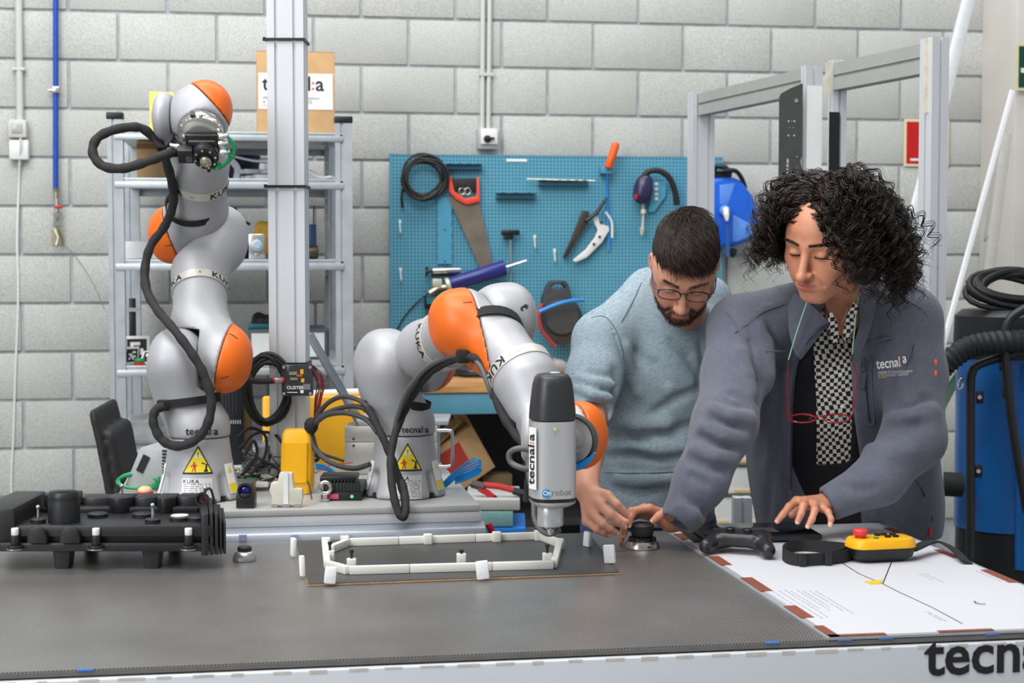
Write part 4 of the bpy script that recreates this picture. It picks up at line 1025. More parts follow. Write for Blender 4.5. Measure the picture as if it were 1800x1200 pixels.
def robot_base(t, B, fwd):
    """B = centre on the floor of the carriage"""
    Bv = vn(B)
    fl = Vector(fwd).normalized(); rt = Vector((fl.y, -fl.x, 0)) * -1
    def f(p):
        q = p - Bv; rr = np.sqrt(q[:, 0] ** 2 + q[:, 1] ** 2); z = q[:, 2]
        R_ = np.interp(z, [a for a, b in BASEP], [b for a, b in BASEP]).astype(np.float32)
        d = (rr - R_) * .93
        d = np.maximum(d, np.maximum(-z, z - .1485))
        for a in (-.86, .86, 2.3, -2.3):
            dr = fl * math.cos(a) + rt * math.sin(a); c = B + dr * .1
            d = smax(d, -d_cap(p, c + Vector((0, 0, -.02)), c + Vector((0, 0, .055)) - dr * .012, .012, .010), .008)
        return d
    o = blob('base', f, B - Vector((.125, .125, .012)), B + Vector((.125, .125, .18)), .004, M_SIL, t, 1)
    for a in (-.86, .86):
        dr = fl * math.cos(a) + rt * math.sin(a); c = B + dr * .088; MB().cyl(c, c + Vector((0, 0, .012)), .0075, n=6).build('bolt', M_INK, o)
    # warning triangle, maker plate, side stickers
    k = .074
    wrap_on(o, 'warning_triangle', shift(tri_shape(k, k * .88), .012, .068), M_INK, B, RB, fl)
    wrap_on(o, 'warning_triangle_face', shift(tri_shape(k * .86, k * .75), .012, .072), M_LABY, B, RB, fl, lift=.0018)
    wrap_on(o, 'warning_symbol', shift(tri_shape(k * .22, k * .2), .012, .106), M_PAPER, B, RB, fl, lift=.0023)
    wrap_on(o, 'warning_symbol', shift(flat_text('!', .014, .03), .012, .1085), M_INK, B, RB, fl, lift=.0028)
    for pts, m in ((((-.006, .097), (-.009, .094), (-.006, .091), (-.004, .094)), M_REDFIG), (((-.009, .091), (-.003, .091), (-.003, .083), (-.008, .083)), M_REDFIG), (((-.008, .083), (-.0055, .083), (-.010, .0735), (-.012, .0735)), M_REDFIG), (((-.0055, .083), (-.003, .083), (-.002, .0735), (-.0045, .0735)), M_REDFIG), (((-.009, .091), (-.0145, .086), (-.0135, .0845), (-.008, .088)), M_REDFIG), (((-.003, .091), (.001, .088), (.0, .0865), (-.003, .088)), M_REDFIG),
                   (((.016, .0735), (.026, .0735), (.024, .079), (.018, .079)), M_INK), (((.019, .079), (.023, .079), (.024, .09), (.020, .09)), M_INK), (((.02, .09), (.024, .09), (.012, .0955), (.010, .093)), M_INK)):
        pts = [(x + .010, y) for x, y in pts]
        wrap_on(o, 'warning_symbol', MB().prism(pts, 0, .0003).mesh('fig', smooth=0), m, B, RB, fl, lift=.0023)
    wrap_on(o, 'maker_plate', shift(subdiv_plane(.072, .056).mesh('p'), .012, .030), mat('plate_silver', (212, 214, 214), .4, .3), B, RB, fl)
    wrap_on(o, 'lettering', shift(flat_text('KUKA', .013, .02, 'LEFT', 1.15), -.022, .047), mat('maker_blue', (50, 50, 70), .5), B, RB, fl, lift=.0016)
    rr = random.Random(5)
    mb = MB()
    for j in range(9):
        x = -.02
        while x < .042:
            w = rr.uniform(.004, .014); mb.add([(x, .044 - j * .0045, 0), (min(.044, x + w), .044 - j * .0045, 0), (min(.044, x + w), .0453 - j * .0045, 0), (x, .0453 - j * .0045, 0)], [(0, 1, 2, 3)]); x += w + rr.uniform(.002, .006)
    wrap_on(o, 'plate_print', mb.mesh('pp', smooth=0), mat('grey_ink', (120, 120, 128)), B, RB, fl, lift=.0018)
    for a, m1 in ((-1.25, M_PAPER), (1.2, M_PAPER)):
        d = fl * math.cos(a) + rt * math.sin(a)
        s = wrap_on(o, 'sticker', shift(subdiv_plane(.036, .07).mesh('p'), 0, .052), m1, B, RB, d)
        if a > 0:
            wrap_on(o, 'sticker_print', shift(subdiv_plane(.030, .02).mesh('p'), 0, .030), M_LABY, B, RB, d, lift=.0018)
            wrap_on(o, 'sticker_print', shift(tri_shape(.016, .015), 0, .066), M_LABY, B, RB, d, lift=.0018)
        else:
            mb = MB()
            for j in range(7): mb.add([(-.013, .022 + j * .0045, 0), (.013 - .006 * (j % 3), .022 + j * .0045, 0), (.013 - .006 * (j % 3), .0236 + j * .0045, 0), (-.013, .0236 + j * .0045, 0)], [(0, 1, 2, 3)])
            mb.add([(-.01, .058, 0), (.002, .058, 0), (-.004, .08, 0)], [(0, 1, 2)]).add([(.0, .06, 0), (.010, .064, 0), (.006, .08, 0)], [(0, 1, 2)])
            wrap_on(o, 'sticker_print', mb.mesh('sp', smooth=0), mat('grey_ink', (120, 120, 128)), B, RB, d, lift=.0018)
    return o
def link_part(name, t, f, lo, hi, cuts=(), cap=None, h=.0037):
    """grey casting and, behind a parting line, its orange cover"""
    def g(p):
        d = f(p)
        for c_ in cuts:
            d = np.maximum(d, d_half(p, c_[0], c_[1]) if len(c_) == 2 else -np.maximum(d_cyl(p, c_[0] - c_[1] * .06, c_[0] + c_[1] * .117, c_[2], .045), d_half(p, c_[0], -c_[1])))
        return d
    if cap is None: return blob(name, g, lo, hi, h, M_SIL, t, 1)
    capd = cap
    o = blob(name, lambda p: np.maximum(g(p), -capd(p) + .0008), lo, hi, h, M_SIL, t, 1)
    blob('orange_cover', lambda p: np.maximum(g(p) - .0006, capd(p) + .0008), lo, hi, h * .85, M_OR, o, 1)
    return o
def ring_band(t, C, a, r, w, letters, ref, n=48, spin=0.0):
    a = Vector(a).normalized(); ref = (Vector(ref) - a * Vector(ref).dot(a)).normalized(); o3 = a.cross(ref)
    M_ = frame(C, ref, o3, a)
    o = MB().lathe([(r - .004, -w / 2), (r, -w / 2 + .0006), (r, w / 2 - .0006), (r - .004, w / 2)], M_, n, cap=False).build('metal_band', M_RING, t)
    for k, ang in enumerate(letters):
        me = flat_text('KUKA', w * 1.02, .02, 'CENTER', 1.1); shift(me, 0, -w * .36)
        for v in me.vertices:
            tt = ang + v.co.x / r * 1.25; rr = r + .0008
            v.co = M_ @ Vector((math.cos(tt) * rr, math.sin(tt) * rr, v.co.y))
        link('lettering', me, M_INK, o)
    for s in (-1, 1):
        d = ref * math.cos(spin + .13 * s) + o3 * math.sin(spin + .13 * s); MB().cyl(C + d * (r - .001), C + d * (r + .0012), .0028, n=8).build('screw', M_STEEL, o)
    return o
def strap(t, C, nrm, r, w=.011, name='strap', sx=1.0, ref=None):
    u, v, d = basis(nrm)
    if ref is not None: u = (Vector(ref) - d * Vector(ref).dot(d)).normalized(); v = d.cross(u)
    pts = [Vector(C) + u * math.cos(2 * PI * i / 32) * r * sx + v * math.sin(2 * PI * i / 32) * r for i in range(32)]
    mb = MB(); mb.tube(pts, 0, 4, closed=True, flat=(w, .0016, d)); return mb.build(name, M_STRAP, t)
def sleeve(t, pts, r, name='cable_sleeve', m=None, n=10):
    mb = MB(); q = crom([P(*p) for p in pts], 7); rr = random.Random(len(pts))
    mb.tube(q, [r * (1 + .07 * math.sin(i * 1.3) + rr.uniform(-.04, .04)) if m is None else r for i in range(len(q))], n); return mb.build(name, m or M_DARK, t)

# ------------------------------------------------------------------ left robot
B1 = onZ(349, 884, RZ); B1 = Vector((B1.x, RBY, RZ + .001))
B1 = B1 + VR * 0
dB = (B1 - CAML).dot(Vector((CAMR @ Vector((0, 0, -1)))))
B1 = P(349, 700, dB); B1.z = RZ + .001
rob1 = thing('industrial_robot', 'silver and orange robot arm at left with raised wrist and coiled black sleeve', 'robot arm', B1)
UF = -VF
robot_base(rob1, B1, UF)
u = VR.copy()
A2, A4, A6 = P(353, 634, dB), P(350, 414, dB + .25), P(352, 206, dB - .04)
a24, a46 = (A4 - A2).normalized(), (A6 - A4).normalized()
L24, L46 = (A4 - A2).length, (A6 - A4).length
C3, C5 = A2 + a24 * (L24 * .545), A4 + a46 * (L46 * .50)
top = B1 + Vector((0, 0, .150))
def fA1(p):
    d = chain(p, [top - Vector((0, 0, .05)), top + Vector((0, 0, .02)), A2 - u * .045 - VU * .085, A2 - u * .055 - VU * .02], [.0685, .068, .061, .066], .03)
    d = smin(d, barrel(p, A2, u, -.113, -.001, .0775, .045), .045)
    return np.maximum(d, -(p[:, 2] - top.z))
l1 = link_part('shoulder_link', rob1, fA1, *pbox([top, A2 - u * .1, A2], .10), cuts=[(A2 - u * .0008, u, .0785)])
proj_logo(fA1, 326, 764, 384, l1, 3.6, 4.0)
def capA2(p): return -d_half(p, A2 + u * .058 + VU * .017, u * 1.0 - VU * .23)
def fA2(p):
    d = chain(p, [C3, A2 + a24 * .10, A2 + u * .045 + a24 * .03], [.0665, .0675, .066], .03)
    d = smin(d, barrel(p, A2, u, .001, .116, .0775, .058), .04)
    return np.maximum(d, d_half(p, C3, a24))
l2 = link_part('upper_arm_link', rob1, fA2, *pbox([C3, A2 + u * .1, A2], .10), cuts=[(A2 + u * .0008, -u, .0785)], cap=capA2)
# clear link 2 of link 1 where the two overlap is hidden inside
ring_band(l2, C3, a24, .0712, .024, (-1.15, 1.15), -VF * .6 + VU * .7)
def fA3(p):
    d = chain(p, [C3, C3 + a24 * .06, A4 + u * .045 - a24 * .045, A4 + u * .05], [.0665, .064, .060, .064], .03)
    d = smin(d, barrel(p, A4, u, .001, .112, .070, .050), .045)
    return np.maximum(d, -d_half(p, C3 + a24 * .001, a24))
l3 = link_part('elbow_link', rob1, fA3, *pbox([C3, A4 + u * .1, A4], .10), cuts=[(A4 + u * .0008, -u, .0725)])
def capA4(p): return -d_half(p, A4 - u * .062, -u * 1.0 - VU * .34)
def fA4(p):
    d = chain(p, [C5, A4 + a46 * .09, A4 - u * .045 + a46 * .02], [.066, .066, .062], .03)
    d = smin(d, barrel(p, A4, u, -.122, -.001, .071, .05), .04)
    return np.maximum(d, d_half(p, C5, a46))
l4 = link_part('forearm_link', rob1, fA4, *pbox([C5, A4 - u * .1, A4], .10), cuts=[(A4 - u * .0008, u, .0725)], cap=capA4)
ring_band(l4, C5, a46, .0712, .024, (-1.1, 1.1), -VF * .7 - VU * .6)
def fA5(p):
    d = chain(p, [C5, C5 + a46 * .05, A6 - u * .03 - a46 * .08 + VF * .03, A6 - u * .075 + VF * .01], [.0665, .0655, .05, .038], .03)
    d = smin(d, barrel(p, A6, u, -.106, -.066, .060, .022), .03)
    return np.maximum(d, -d_half(p, C5 + a46 * .001, a46))
l5 = link_part('wrist_link', rob1, fA5, *pbox([C5, A6 - u * .11, A6], .10), cuts=[(A6 - u * .0655, u, .066)])
g6 = (-VF * .78 - VU * .58 + VR * .16).normalized()
def capA6(p): return -d_half(p, A6 + VU * .030 + u * .022, u * .72 + VU * .66 + VF * .22)
def fA6(p):
    d = barrel(p, A6, u, -.064, .045, .060, .03)
    d = smin(d, d_ell(p, A6 + u * .012 + VU * .022, (.064, .066, .066)), .03)
    d = smin(d, d_cap(p, A6, A6 + g6 * .03 + u * .004, .056, .054), .03)
    return d
l6 = link_part('hand_link', rob1, fA6, *pbox([A6], .13), cuts=[(A6 - u * .0645, -u), (A6 + g6 * .055, g6)], cap=capA6)
F6 = A6 + g6 * .055 + u * .002
M_ = frame(F6, u, g6.cross(u), g6)
fl = MB().lathe([(.0535, -.002), (.0535, .010), (.052, .012), (.052, .030), (.046, .034), (.030, .035)], M_, 40).build('flange', M_FLANGE, rob1)
MB().lathe([(.0538, .004), (.0542, .0045), (.0542, .008), (.0538, .0085)], M_, 40, cap=False).build('joint_ring', mat('grey_ring', (120, 114, 112), .4, .4), fl)
for i in range(7):
    a = PI * (.15 + .7 * i / 6); d = (M_.to_3x3() @ Vector((math.cos(a), math.sin(a), 0))); c = F6 + g6 * .021 + d * .050
    MB().cyl(c, c + d * .0035, .004, n=8).build('screw', M_STEEL, fl)
up6 = (M_.to_3x3() @ Vector((0, 1, 0)));  up6 = up6 if up6.z > 0 else -up6
c = F6 + g6 * .02 + up6 * .049 - u * .014; MB().cyl(c, c + up6 * .012 + g6 * .004, .0065, n=10).build('connector', M_BLACK, fl)
c = F6 + g6 * .02 + up6 * .049 + u * .004; MB().cyl(c, c + up6 * .011 + g6 * .004, .005, n=10).build('connector', M_STEEL, fl)
# tool changer on the left robot
tc = thing('tool_changer', 'black tool changer with green cables on the left robot flange', 'gripper', F6 + g6 * .036)
Mt = frame(F6 + g6 * .036, u, up6, g6)
MB().box((0, -.012, .006), (.078, .052, .012), Mt).build('adapter_plate', mat('dark_anodised', (52, 50, 50), .35, .5), tc, bevel=.003)
MB().box((0, -.018, .016), (.066, .044, .016), Mt).build('body', M_BLACK, tc, bevel=.004)
MB().lathe([(.032, .012), (.032, .034), (.029, .037), (.029, .046), (.020, .047), (.018, .043), (.0, .043)], Mt @ Matrix.Translation((.004, -.030, 0)), 28).build('coupling', M_BLACK, tc, bevel=0)
MB().lathe([(.012, .044), (.014, .046), (.014, .052), (.010, .056), (.004, .058)], Mt @ Matrix.Translation((.004, -.036, 0)), 18).build('locking_pin', M_BRASS, tc)
for i in range(8):
    a = i * PI / 4 + .2; c = Mt @ Vector((.004 + .024 * math.cos(a), -.030 + .024 * math.sin(a), .046)); MB().cyl(c, c + g6 * .003, .003, n=8).build('screw', M_STEEL, tc)
MB().box((-.042, -.026, .030), (.036, .036, .030), Mt).build('connector_block', M_BLACK, tc, bevel=.002)
for i in range(4): MB().box((-.040 + i * .0035, -.031, .0455), (.0015, .016, .001), Mt).build('contact_pin', M_BRASS, tc)
for x, y, z in ((-.062, -.012, .02), (-.064, -.03, .02), (.046, -.004, .02), (.05, .014, .016), (.048, -.022, .03)):
    c = Mt @ Vector((x, y, z)); d = (u if x > 0 else -u) + up6 * .3; MB().cyl(c, c + d * .014, .0055, n=8).cyl(c - d * .006, c + d * .002, .0068, n=6).build('air_fitting', M_STEEL, tc)
M_GRN = mat('green_cable', (12, 142, 84), .4, var=.04)
q = [Mt @ Vector(v) for v in ((.062, .012, .016), (.074, -.004, .022), (.070, -.030, .030), (.05, -.050, .036), (.03, -.062, .036), (.0, -.064, .030), (-.02, -.058, .024))]
MB().tube(crom(q, 6), .004, 8).tube(crom([Mt @ Vector(v) for v in ((.056, -.008, .03), (.060, -.034, .034), (.044, -.054, .038))], 5), .0035, 8).build('green_hose', M_GRN, tc)
MB().tube([Mt @ Vector((.030, -.052, .030)), Mt @ Vector((.030, -.064, .040))], .009, 10).build('green_plug', M_GRN, tc)
MB().tube([Mt @ Vector((.006, -.055, .030)), Mt @ Vector((.008, -.074, .034))], .0045, 6).build('zip_tie', M_BLACK, tc)
M_FAINT = mat('faint_emboss_grey', (150, 150, 154), .4, .2)  # shading of the embossed wrist letters put into a darker grey
proj_text(fA6, 'tecnalia', 328, 214, 52, M_FAINT, l6, 3.6, 3.95, 0, 0)
slot(fA2, [(401, 586), (408, 589), (417, 595)], l2, 3.6, 4.0); slot(fA2, [(386, 665), (394, 663), (401, 660)], l2, 3.6, 4.0); slot(fA4, [(288, 431), (296, 431), (304, 429)], l4, 3.8, 4.3)
# sleeve round the left robot
D = dB
sleeve(rob1, [(312, 267, D - .10), (290, 272, D - .13), (255, 285, D - .14), (215, 296, D - .14), (180, 291, D - .13), (163, 268, D - .12), (172, 242, D - .11), (205, 227, D - .10), (245, 224, D - .08), (268, 240, D - .06), (283, 258, D - .05), (294, 290, D - .03), (304, 330, D + .05), (303, 365, D + .08), (288, 400, D + .1), (266, 430, D + .10), (255, 470, D + .09), (258, 510, D + .05), (277, 545, D - .02), (305, 578, D - .085), (335, 618, D - .10), (357, 655, D - .10), (371, 700, D - .10), (366, 742, D - .10), (345, 772, D - .095), (312, 784, D - .09), (285, 773, D - .085), (270, 745, D - .085), (273, 722, D - .082), (290, 712, D - .08)], .0112)
strap(rob1, P(332, 704, D), (A2 - u * .05 - top).normalized() + u * .12, .074, .010, 'strap')
MB().box(P(287, 712, D - .06), (.03, .02, .026)).build('strap_buckle', M_STRAP, rob1, bevel=.004)
strap(rob1, C5 - a46 * .085 - u * .01, a46 - u * .15, .0745, .009)
MB().tube(crom([P(306, 234, D - .085), P(300, 252, D - .09), P(284, 258, D - .085), P(274, 244, D - .06)], 5), 0, 4, flat=(.010, .0018, VF)).build('strap_end', M_STRAP, rob1)
MB().tube(crom([P(277, 232, D - .03), P(273, 246, D - .06), P(280, 262, D - .07)], 4), .007, 8).build('strap_tail', M_STRAP, rob1)

# ------------------------------------------------------------------ right robot
B2 = onZ(711, 880, RZ); d2 = 3.98; B2 = P(711, 700, d2); B2.z = RZ + .001
rob2 = thing('industrial_robot', 'silver and orange robot arm at right bending down to its screwdriver', 'robot arm', B2)
robot_base(rob2, B2, UF)
u = (VR * .79 + VF * .61).normalized()
A2, A4, A6 = P(714, 634, d2), P(850, 562, 3.65), P(1012, 765, 3.42)
a24 = (A4 - A2).normalized(); L24 = (A4 - A2).length
top = B2 + Vector((0, 0, .150))
def fB1(p):
    d = chain(p, [top - Vector((0, 0, .05)), top + Vector((0, 0, .02)), A2 - u * .045 - VU * .085, A2 - u * .055 - VU * .02], [.0685, .068, .063, .068], .03)
    d = smin(d, barrel(p, A2, u, -.118, -.001, .080, .05), .045)
    return np.maximum(d, -(p[:, 2] - top.z))
l1 = link_part('shoulder_link', rob2, fB1, *pbox([top, A2 - u * .1, A2], .105), cuts=[(A2 - u * .0008, u, .0785)])
proj_logo(fB1, 706, 760, 754, l1, 3.6, 4.1)
C3 = A2 + a24 * .205
def fB2(p):
    d = chain(p, [C3, A2 + a24 * .11, A2 + u * .05 + a24 * .02], [.0665, .0675, .066], .03)
    d = smin(d, barrel(p, A2, u, .001, .11, .0775, .05), .04)
    return np.maximum(d, d_half(p, C3, a24))
l2 = link_part('upper_arm_link', rob2, fB2, *pbox([C3, A2 + u * .1, A2], .10), cuts=[(A2 + u * .0008, -u, .0785)], cap=lambda p: -d_half(p, A2 + u * .066, u))
ring_band(l2, C3, a24, .0712, .024, (-.15,), -VF * .8 - VR * .6)
u4 = (VR * .90 + VF * .40 + VU * .10).normalized()
def fB3(p):
    d = chain(p, [C3, C3 + a24 * .07, A4 + u4 * .05 - a24 * .03, A4 + u4 * .055], [.0665, .064, .062, .064], .03)
    d = smin(d, barrel(p, A4, u4, .001, .104, .070, .032), .04)
    return np.maximum(d, -d_half(p, C3 + a24 * .001, a24))
l3 = link_part('elbow_link', rob2, fB3, *pbox([C3, A4 + u4 * .1, A4], .10), cuts=[(A4 + u4 * .0008, -u4, .0755)])
proj_text(fB3, 't', 914, 538, 9, M_INK, l3, 3.4, 4.0, -1.2, .03)
C5 = P(915, 655, 3.52); W6 = P(962, 752, 3.45); a46 = (P(945, 700, 3.48) - P(870, 600, 3.62)).normalized()
a46 = (C5 - A4).normalized() * .75 + (W6 - C5).normalized() * .25; a46.normalize()
def capB4(p): return -d_half(p, A4 - u4 * .040, -u4 * 1.0 - a46 * .10)
def fB4(p):
    d = chain(p, [C5, A4 + a46 * .08 - u4 * .01, A4 - u4 * .045 + a46 * .01], [.066, .066, .064], .03)
    d = smin(d, barrel(p, A4, u4, -.118, -.001, .0745, .05), .04)
    return np.maximum(d, d_half(p, C5, a46))
l4 = link_part('forearm_link', rob2, fB4, *pbox([C5, A4 - u4 * .1, A4], .10), cuts=[(A4 - u4 * .0008, u4, .0755)], cap=capB4)
slot(fB4, [(812, 533), (820, 532), (829, 531)], l4, 3.4, 3.9)
ring_band(l4, C5, a46, .0745, .026, (.95,), -VF * .9 + VU * .3)
def fB5(p):
    d = chain(p, [C5, C5 + a46 * .035, P(940, 712, 3.47), W6], [.0665, .066, .052, .044], .03)
    d = smin(d, barrel(p, A6, VR, -.115, -.066, .058, .02), .03)
    return np.maximum(d, -d_half(p, C5 + a46 * .001, a46))
l5 = link_part('wrist_link', rob2, fB5, *pbox([C5, W6, A6 - VR * .1], .10))
g6 = (-VR * .35 - VF * .9 - VU * .05).normalized()
def fB6(p):
    d = d_ell(p, A6 + VR * .012 + VF * .005, (.056, .062, .069))
    d = smin(d, barrel(p, A6, VR, -.064, .04, .056, .03), .03)
    return d
l6 = link_part('hand_link', rob2, fB6, *pbox([A6], .12), cap=lambda p: -d_half(p, A6 + VR * .006 - VF * .02, VR * .85 + VF * .45))
F6 = A6 + g6 * .045 + VR * .012
M_ = frame(F6, g6.cross(VU).normalized(), g6.cross(VU).cross(g6).normalized() * -1, g6)
fl = MB().lathe([(.050, -.012), (.050, .012), (.046, .014), (.046, .022), (.034, .026), (.02, .027)], M_, 36).build('flange', M_FLANGE, rob2)
MB().lathe([(.0535, .008), (.055, .010), (.055, .018), (.0505, .020)], M_, 36, cap=False).build('rubber_ring', mat('grey_rubber', (84, 84, 86), .6), fl)
M_BC = mat('blue_cable', (30, 150, 228), .4, var=.04)
rr = random.Random(9)
mb = MB()
for k in range(4):
    pts = [M_ @ Vector(((.048 + .004 * k) * math.cos(a), (.048 + .004 * k) * math.sin(a), .016 + .006 * k + .004 * math.sin(3 * a))) for a in [PI * (-.55 + 1.25 * i / 10) + .2 * k for i in range(11)]]
    mb.tube(crom(pts, 3), .003, 6)
mb.build('blue_cable', M_BC, fl)
for a in (-.6, -.2, .3, .7):
    c = M_ @ Vector((.036 * math.cos(a), .036 * math.sin(a), .026)); MB().cyl(c, c + g6 * .012, .006, n=8).build('air_fitting', M_STEEL, fl)
# screwdriver tool
TD = 3.26
tp, bt = P(970, 655, TD), P(969, 936, TD)
s = TD / FPX
scr = thing('screwdriver_tool', 'grey cylindrical robot screwdriver with black cap held by the right robot', 'screwdriver', bt)
ax = P(971, 700, TD)
def zc(py): return P(970, py, TD).z
def rsq(w, d, r, n=6):
    pts = []
    for cx_, cy__, a0 in ((w / 2 - r, d / 2 - r, 0), (-w / 2 + r, d / 2 - r, PI / 2), (-w / 2 + r, -d / 2 + r, PI), (w / 2 - r, -d / 2 + r, 1.5 * PI)):
        pts += [(cx_ + r * math.cos(a0 + PI / 2 * i / n), cy__ + r * math.sin(a0 + PI / 2 * i / n)) for i in range(n + 1)]
    return pts
def loft(mb, rings, M, cap=True):
    n = len(rings[0][0]); vs = []; fs = []
    for poly, z in rings: vs += [(x, y, z) for x, y in poly]
    for k in range(len(rings) - 1): fs += [(k * n + i, k * n + (i + 1) % n, (k + 1) * n + (i + 1) % n, (k + 1) * n + i) for i in range(n)]
    if cap: fs += [tuple(range(n - 1, -1, -1)), tuple(range((len(rings) - 1) * n, len(rings) * n))]
    return mb.add(vs, fs, M)
Mx = fcam((ax.x, ax.y, 0)); Mx = Mx @ Matrix.Rotation(R(12), 4, 'Z')
wb = 78 * s
loft(MB(), [(rsq(wb, wb * 1.05, .032), zc(873)), (rsq(wb, wb * 1.05, .032), zc(738))], Mx).build('body', mat('tool_silver', (196, 197, 198), .3, .45, var=.015), scr)
loft(MB(), [(rsq(wb * 1.0, wb * 1.05, .032), zc(736)), (rsq(wb * .97, wb * 1.02, .032), zc(715)), (rsq(wb * .86, wb * .92, .030), zc(675)), (rsq(wb * .78, wb * .84, .028), zc(663)), (rsq(wb * .66, wb * .7, .024), zc(657)), (rsq(wb * .4, wb * .45, .014), zc(655))], Mx).build('black_cap', mat('cap_black', (44, 45, 48), .38, var=.03), scr)
MB().lathe([(.0105, 0), (.0105, .0015), (.009, .002)], Matrix.Translation(P(976, 655.5, TD)), 16).build('status_light', mat('pale_blue_light', (190, 220, 245), .3), scr)
loft(MB(), [(rsq(wb * .98, wb * 1.03, .031), zc(879)), (rsq(wb * .98, wb * 1.03, .031), zc(874))], Mx).build('seal_ring', M_BLACK, scr)
loft(MB(), [(rsq(wb * .72, wb * .76, .026), zc(890)), (rsq(wb * .96, wb * 1.0, .031), zc(884)), (rsq(wb * 1., wb * 1.05, .032), zc(879.5))], Mx).build('lower_collar', mat('tool_silver', (196, 197, 198)), scr)
MB().lathe([(.0255, zc(925)), (.0262, zc(923)), (.0262, zc(890)), (.0255, zc(889))], Mx @ Matrix.Translation((-.004, 0, 0)), 28).build('nose', mat('tool_silver', (196, 197, 198)), scr)
MB().lathe([(.006, zc(941)), (.008, zc(938)), (.008, zc(932)), (.012, zc(930)), (.018, zc(926))], Mx @ Matrix.Translation((-.004, 0, 0)), 18).build('bit_holder', M_STEEL, scr)
fM = Mx @ frame((0, -wb * .525 - .0006, 0), (1, 0, 0), (0, 0, 1), (0, -1, 0))
me = flat_text('robot', .0175, .0, 'LEFT')
for v in me.vertices:
    x = v.co.x - .0125; k_ = max(0, abs(x) - (wb / 2 - .032)); v.co = Mx @ Vector((x, -(wb * .525 - .032 + math.sqrt(max(0, .032 ** 2 - k_ * k_)) + .0006), zc(866) + v.co.y))
link('lettering', me, mat('grey_ink', (120, 120, 128)), scr)
MB().prism(rsq(.0165, .0165, .006), 0, .001, fM @ Matrix.Translation((-.0235, zc(862), 0))).build('round_badge', mat('badge_blue', (40, 150, 220), .5), scr)
text('On', fM @ Matrix.Translation((-.0305, zc(865), .0012)), .0125, M_PAPER, 'lettering', scr, bold=.02)
lM = Mx @ frame((-wb * .5 - .0004, -wb * .33, 0), Vector((.35, -1, 0)).normalized(), (0, 0, 1), Vector((-1, -.35, 0)).normalized())
lab = MB().bb((-.016, zc(856), 0), (.010, zc(748), .001), lM).build('side_label', M_PAPER, scr)
logo(lab, lM @ Matrix.Translation((.004, zc(848), .0013)) @ Matrix.Rotation(PI / 2, 4, 'Z'), .0335)
MB().cyl(P(968, 750, TD) + Vector((0, -.05, 0)), P(968, 750, TD) + Vector((0, -.046, 0)), .003, n=8).build('led', mat('led_green', (190, 220, 120), .3), scr)
# tool mount between flange and driver
MB().cyl(F6 + g6 * .02, Mx @ Vector((.01, .02, zc(780))), .03, n=16).build('tool_mount', M_FLANGE, rob2)
# straps and hoses of the right robot
strap(rob2, P(700, 702, d2), VU + VR * .22, .080, .010)
MB().box(P(648, 713, d2 - .055), (.03, .03, .03)).build('strap_buckle', M_STRAP, rob2, bevel=.006)
strap(rob2, A4 + a46 * .055 - u4 * .012, a46 - u4 * .25, .0795, .013)
MB().box(P(852, 586, 3.575), (.022, .01, .016)).build('strap_buckle', mat('grey_buckle', (140, 140, 142), .4), rob2, bevel=.002)
strap(rob2, P(944, 735, 3.47), (W6 - C5).normalized() - VR * .1, .056, .013)
e = 3.56
sleeve(rob2, [(816, 628, e), (790, 634, e + .06), (755, 655, e + .15), (728, 690, e + .26), (705, 735, e + .30), (690, 780, e + .28), (687, 830, e + .25), (694, 880, e + .22), (705, 908, e + .21), (713, 900, e + .215), (712, 870, e + .24), (706, 845, e + .26)], .0095)
sleeve(rob2, [(818, 622, e), (785, 628, e + .05), (748, 648, e + .13), (716, 688, e + .24), (698, 735, e + .29), (692, 770, e + .30)], .0062, m=mat('grey_cable', (92, 92, 94), .5), name='grey_cable')
sleeve(rob2, [(646, 716, d2 - .08), (660, 742, d2 - .10), (678, 780, d2 - .12), (692, 815, d2 - .125), (704, 850, d2 - .145), (711, 875, d2 - .175), (712, 900, d2 - .20)], .0095)
sleeve(rob2, [(816, 626, e - .01), (838, 632, e - .03), (856, 658, e - .04), (868, 690, e - .06), (884, 728, e - .09), (908, 765, e - .12), (928, 785, e - .15)], .0105)
sleeve(rob2, [(818, 622, e - .01), (842, 640, e - .04), (858, 675, e - .06), (866, 700, e - .06)], .006, m=MATS['grey_cable'], name='grey_cable')
sleeve(rob2, [(928, 785, 3.40), (930, 830, 3.38), (938, 880, 3.36), (940, 910, 3.33), (950, 930, 3.31), (966, 938, 3.30), (984, 930, 3.29)], .0062, m=MATS['grey_cable'], name='grey_cable')
sleeve(rob2, [(940, 792, 3.30), (912, 788, 3.30), (896, 796, 3.31), (898, 812, 3.31), (916, 822, 3.30), (940, 826, 3.30)], .0062, m=MATS['grey_cable'], name='grey_cable')
sleeve(rob2, [(928, 772, 3.42), (926, 800, 3.42), (930, 840, 3.42), (926, 880, 3.43)], .009)
MB().box(P(813, 626, e - .012), (.028, .03, .03)).build('sleeve_tie', M_STRAP, rob2, bevel=.006)
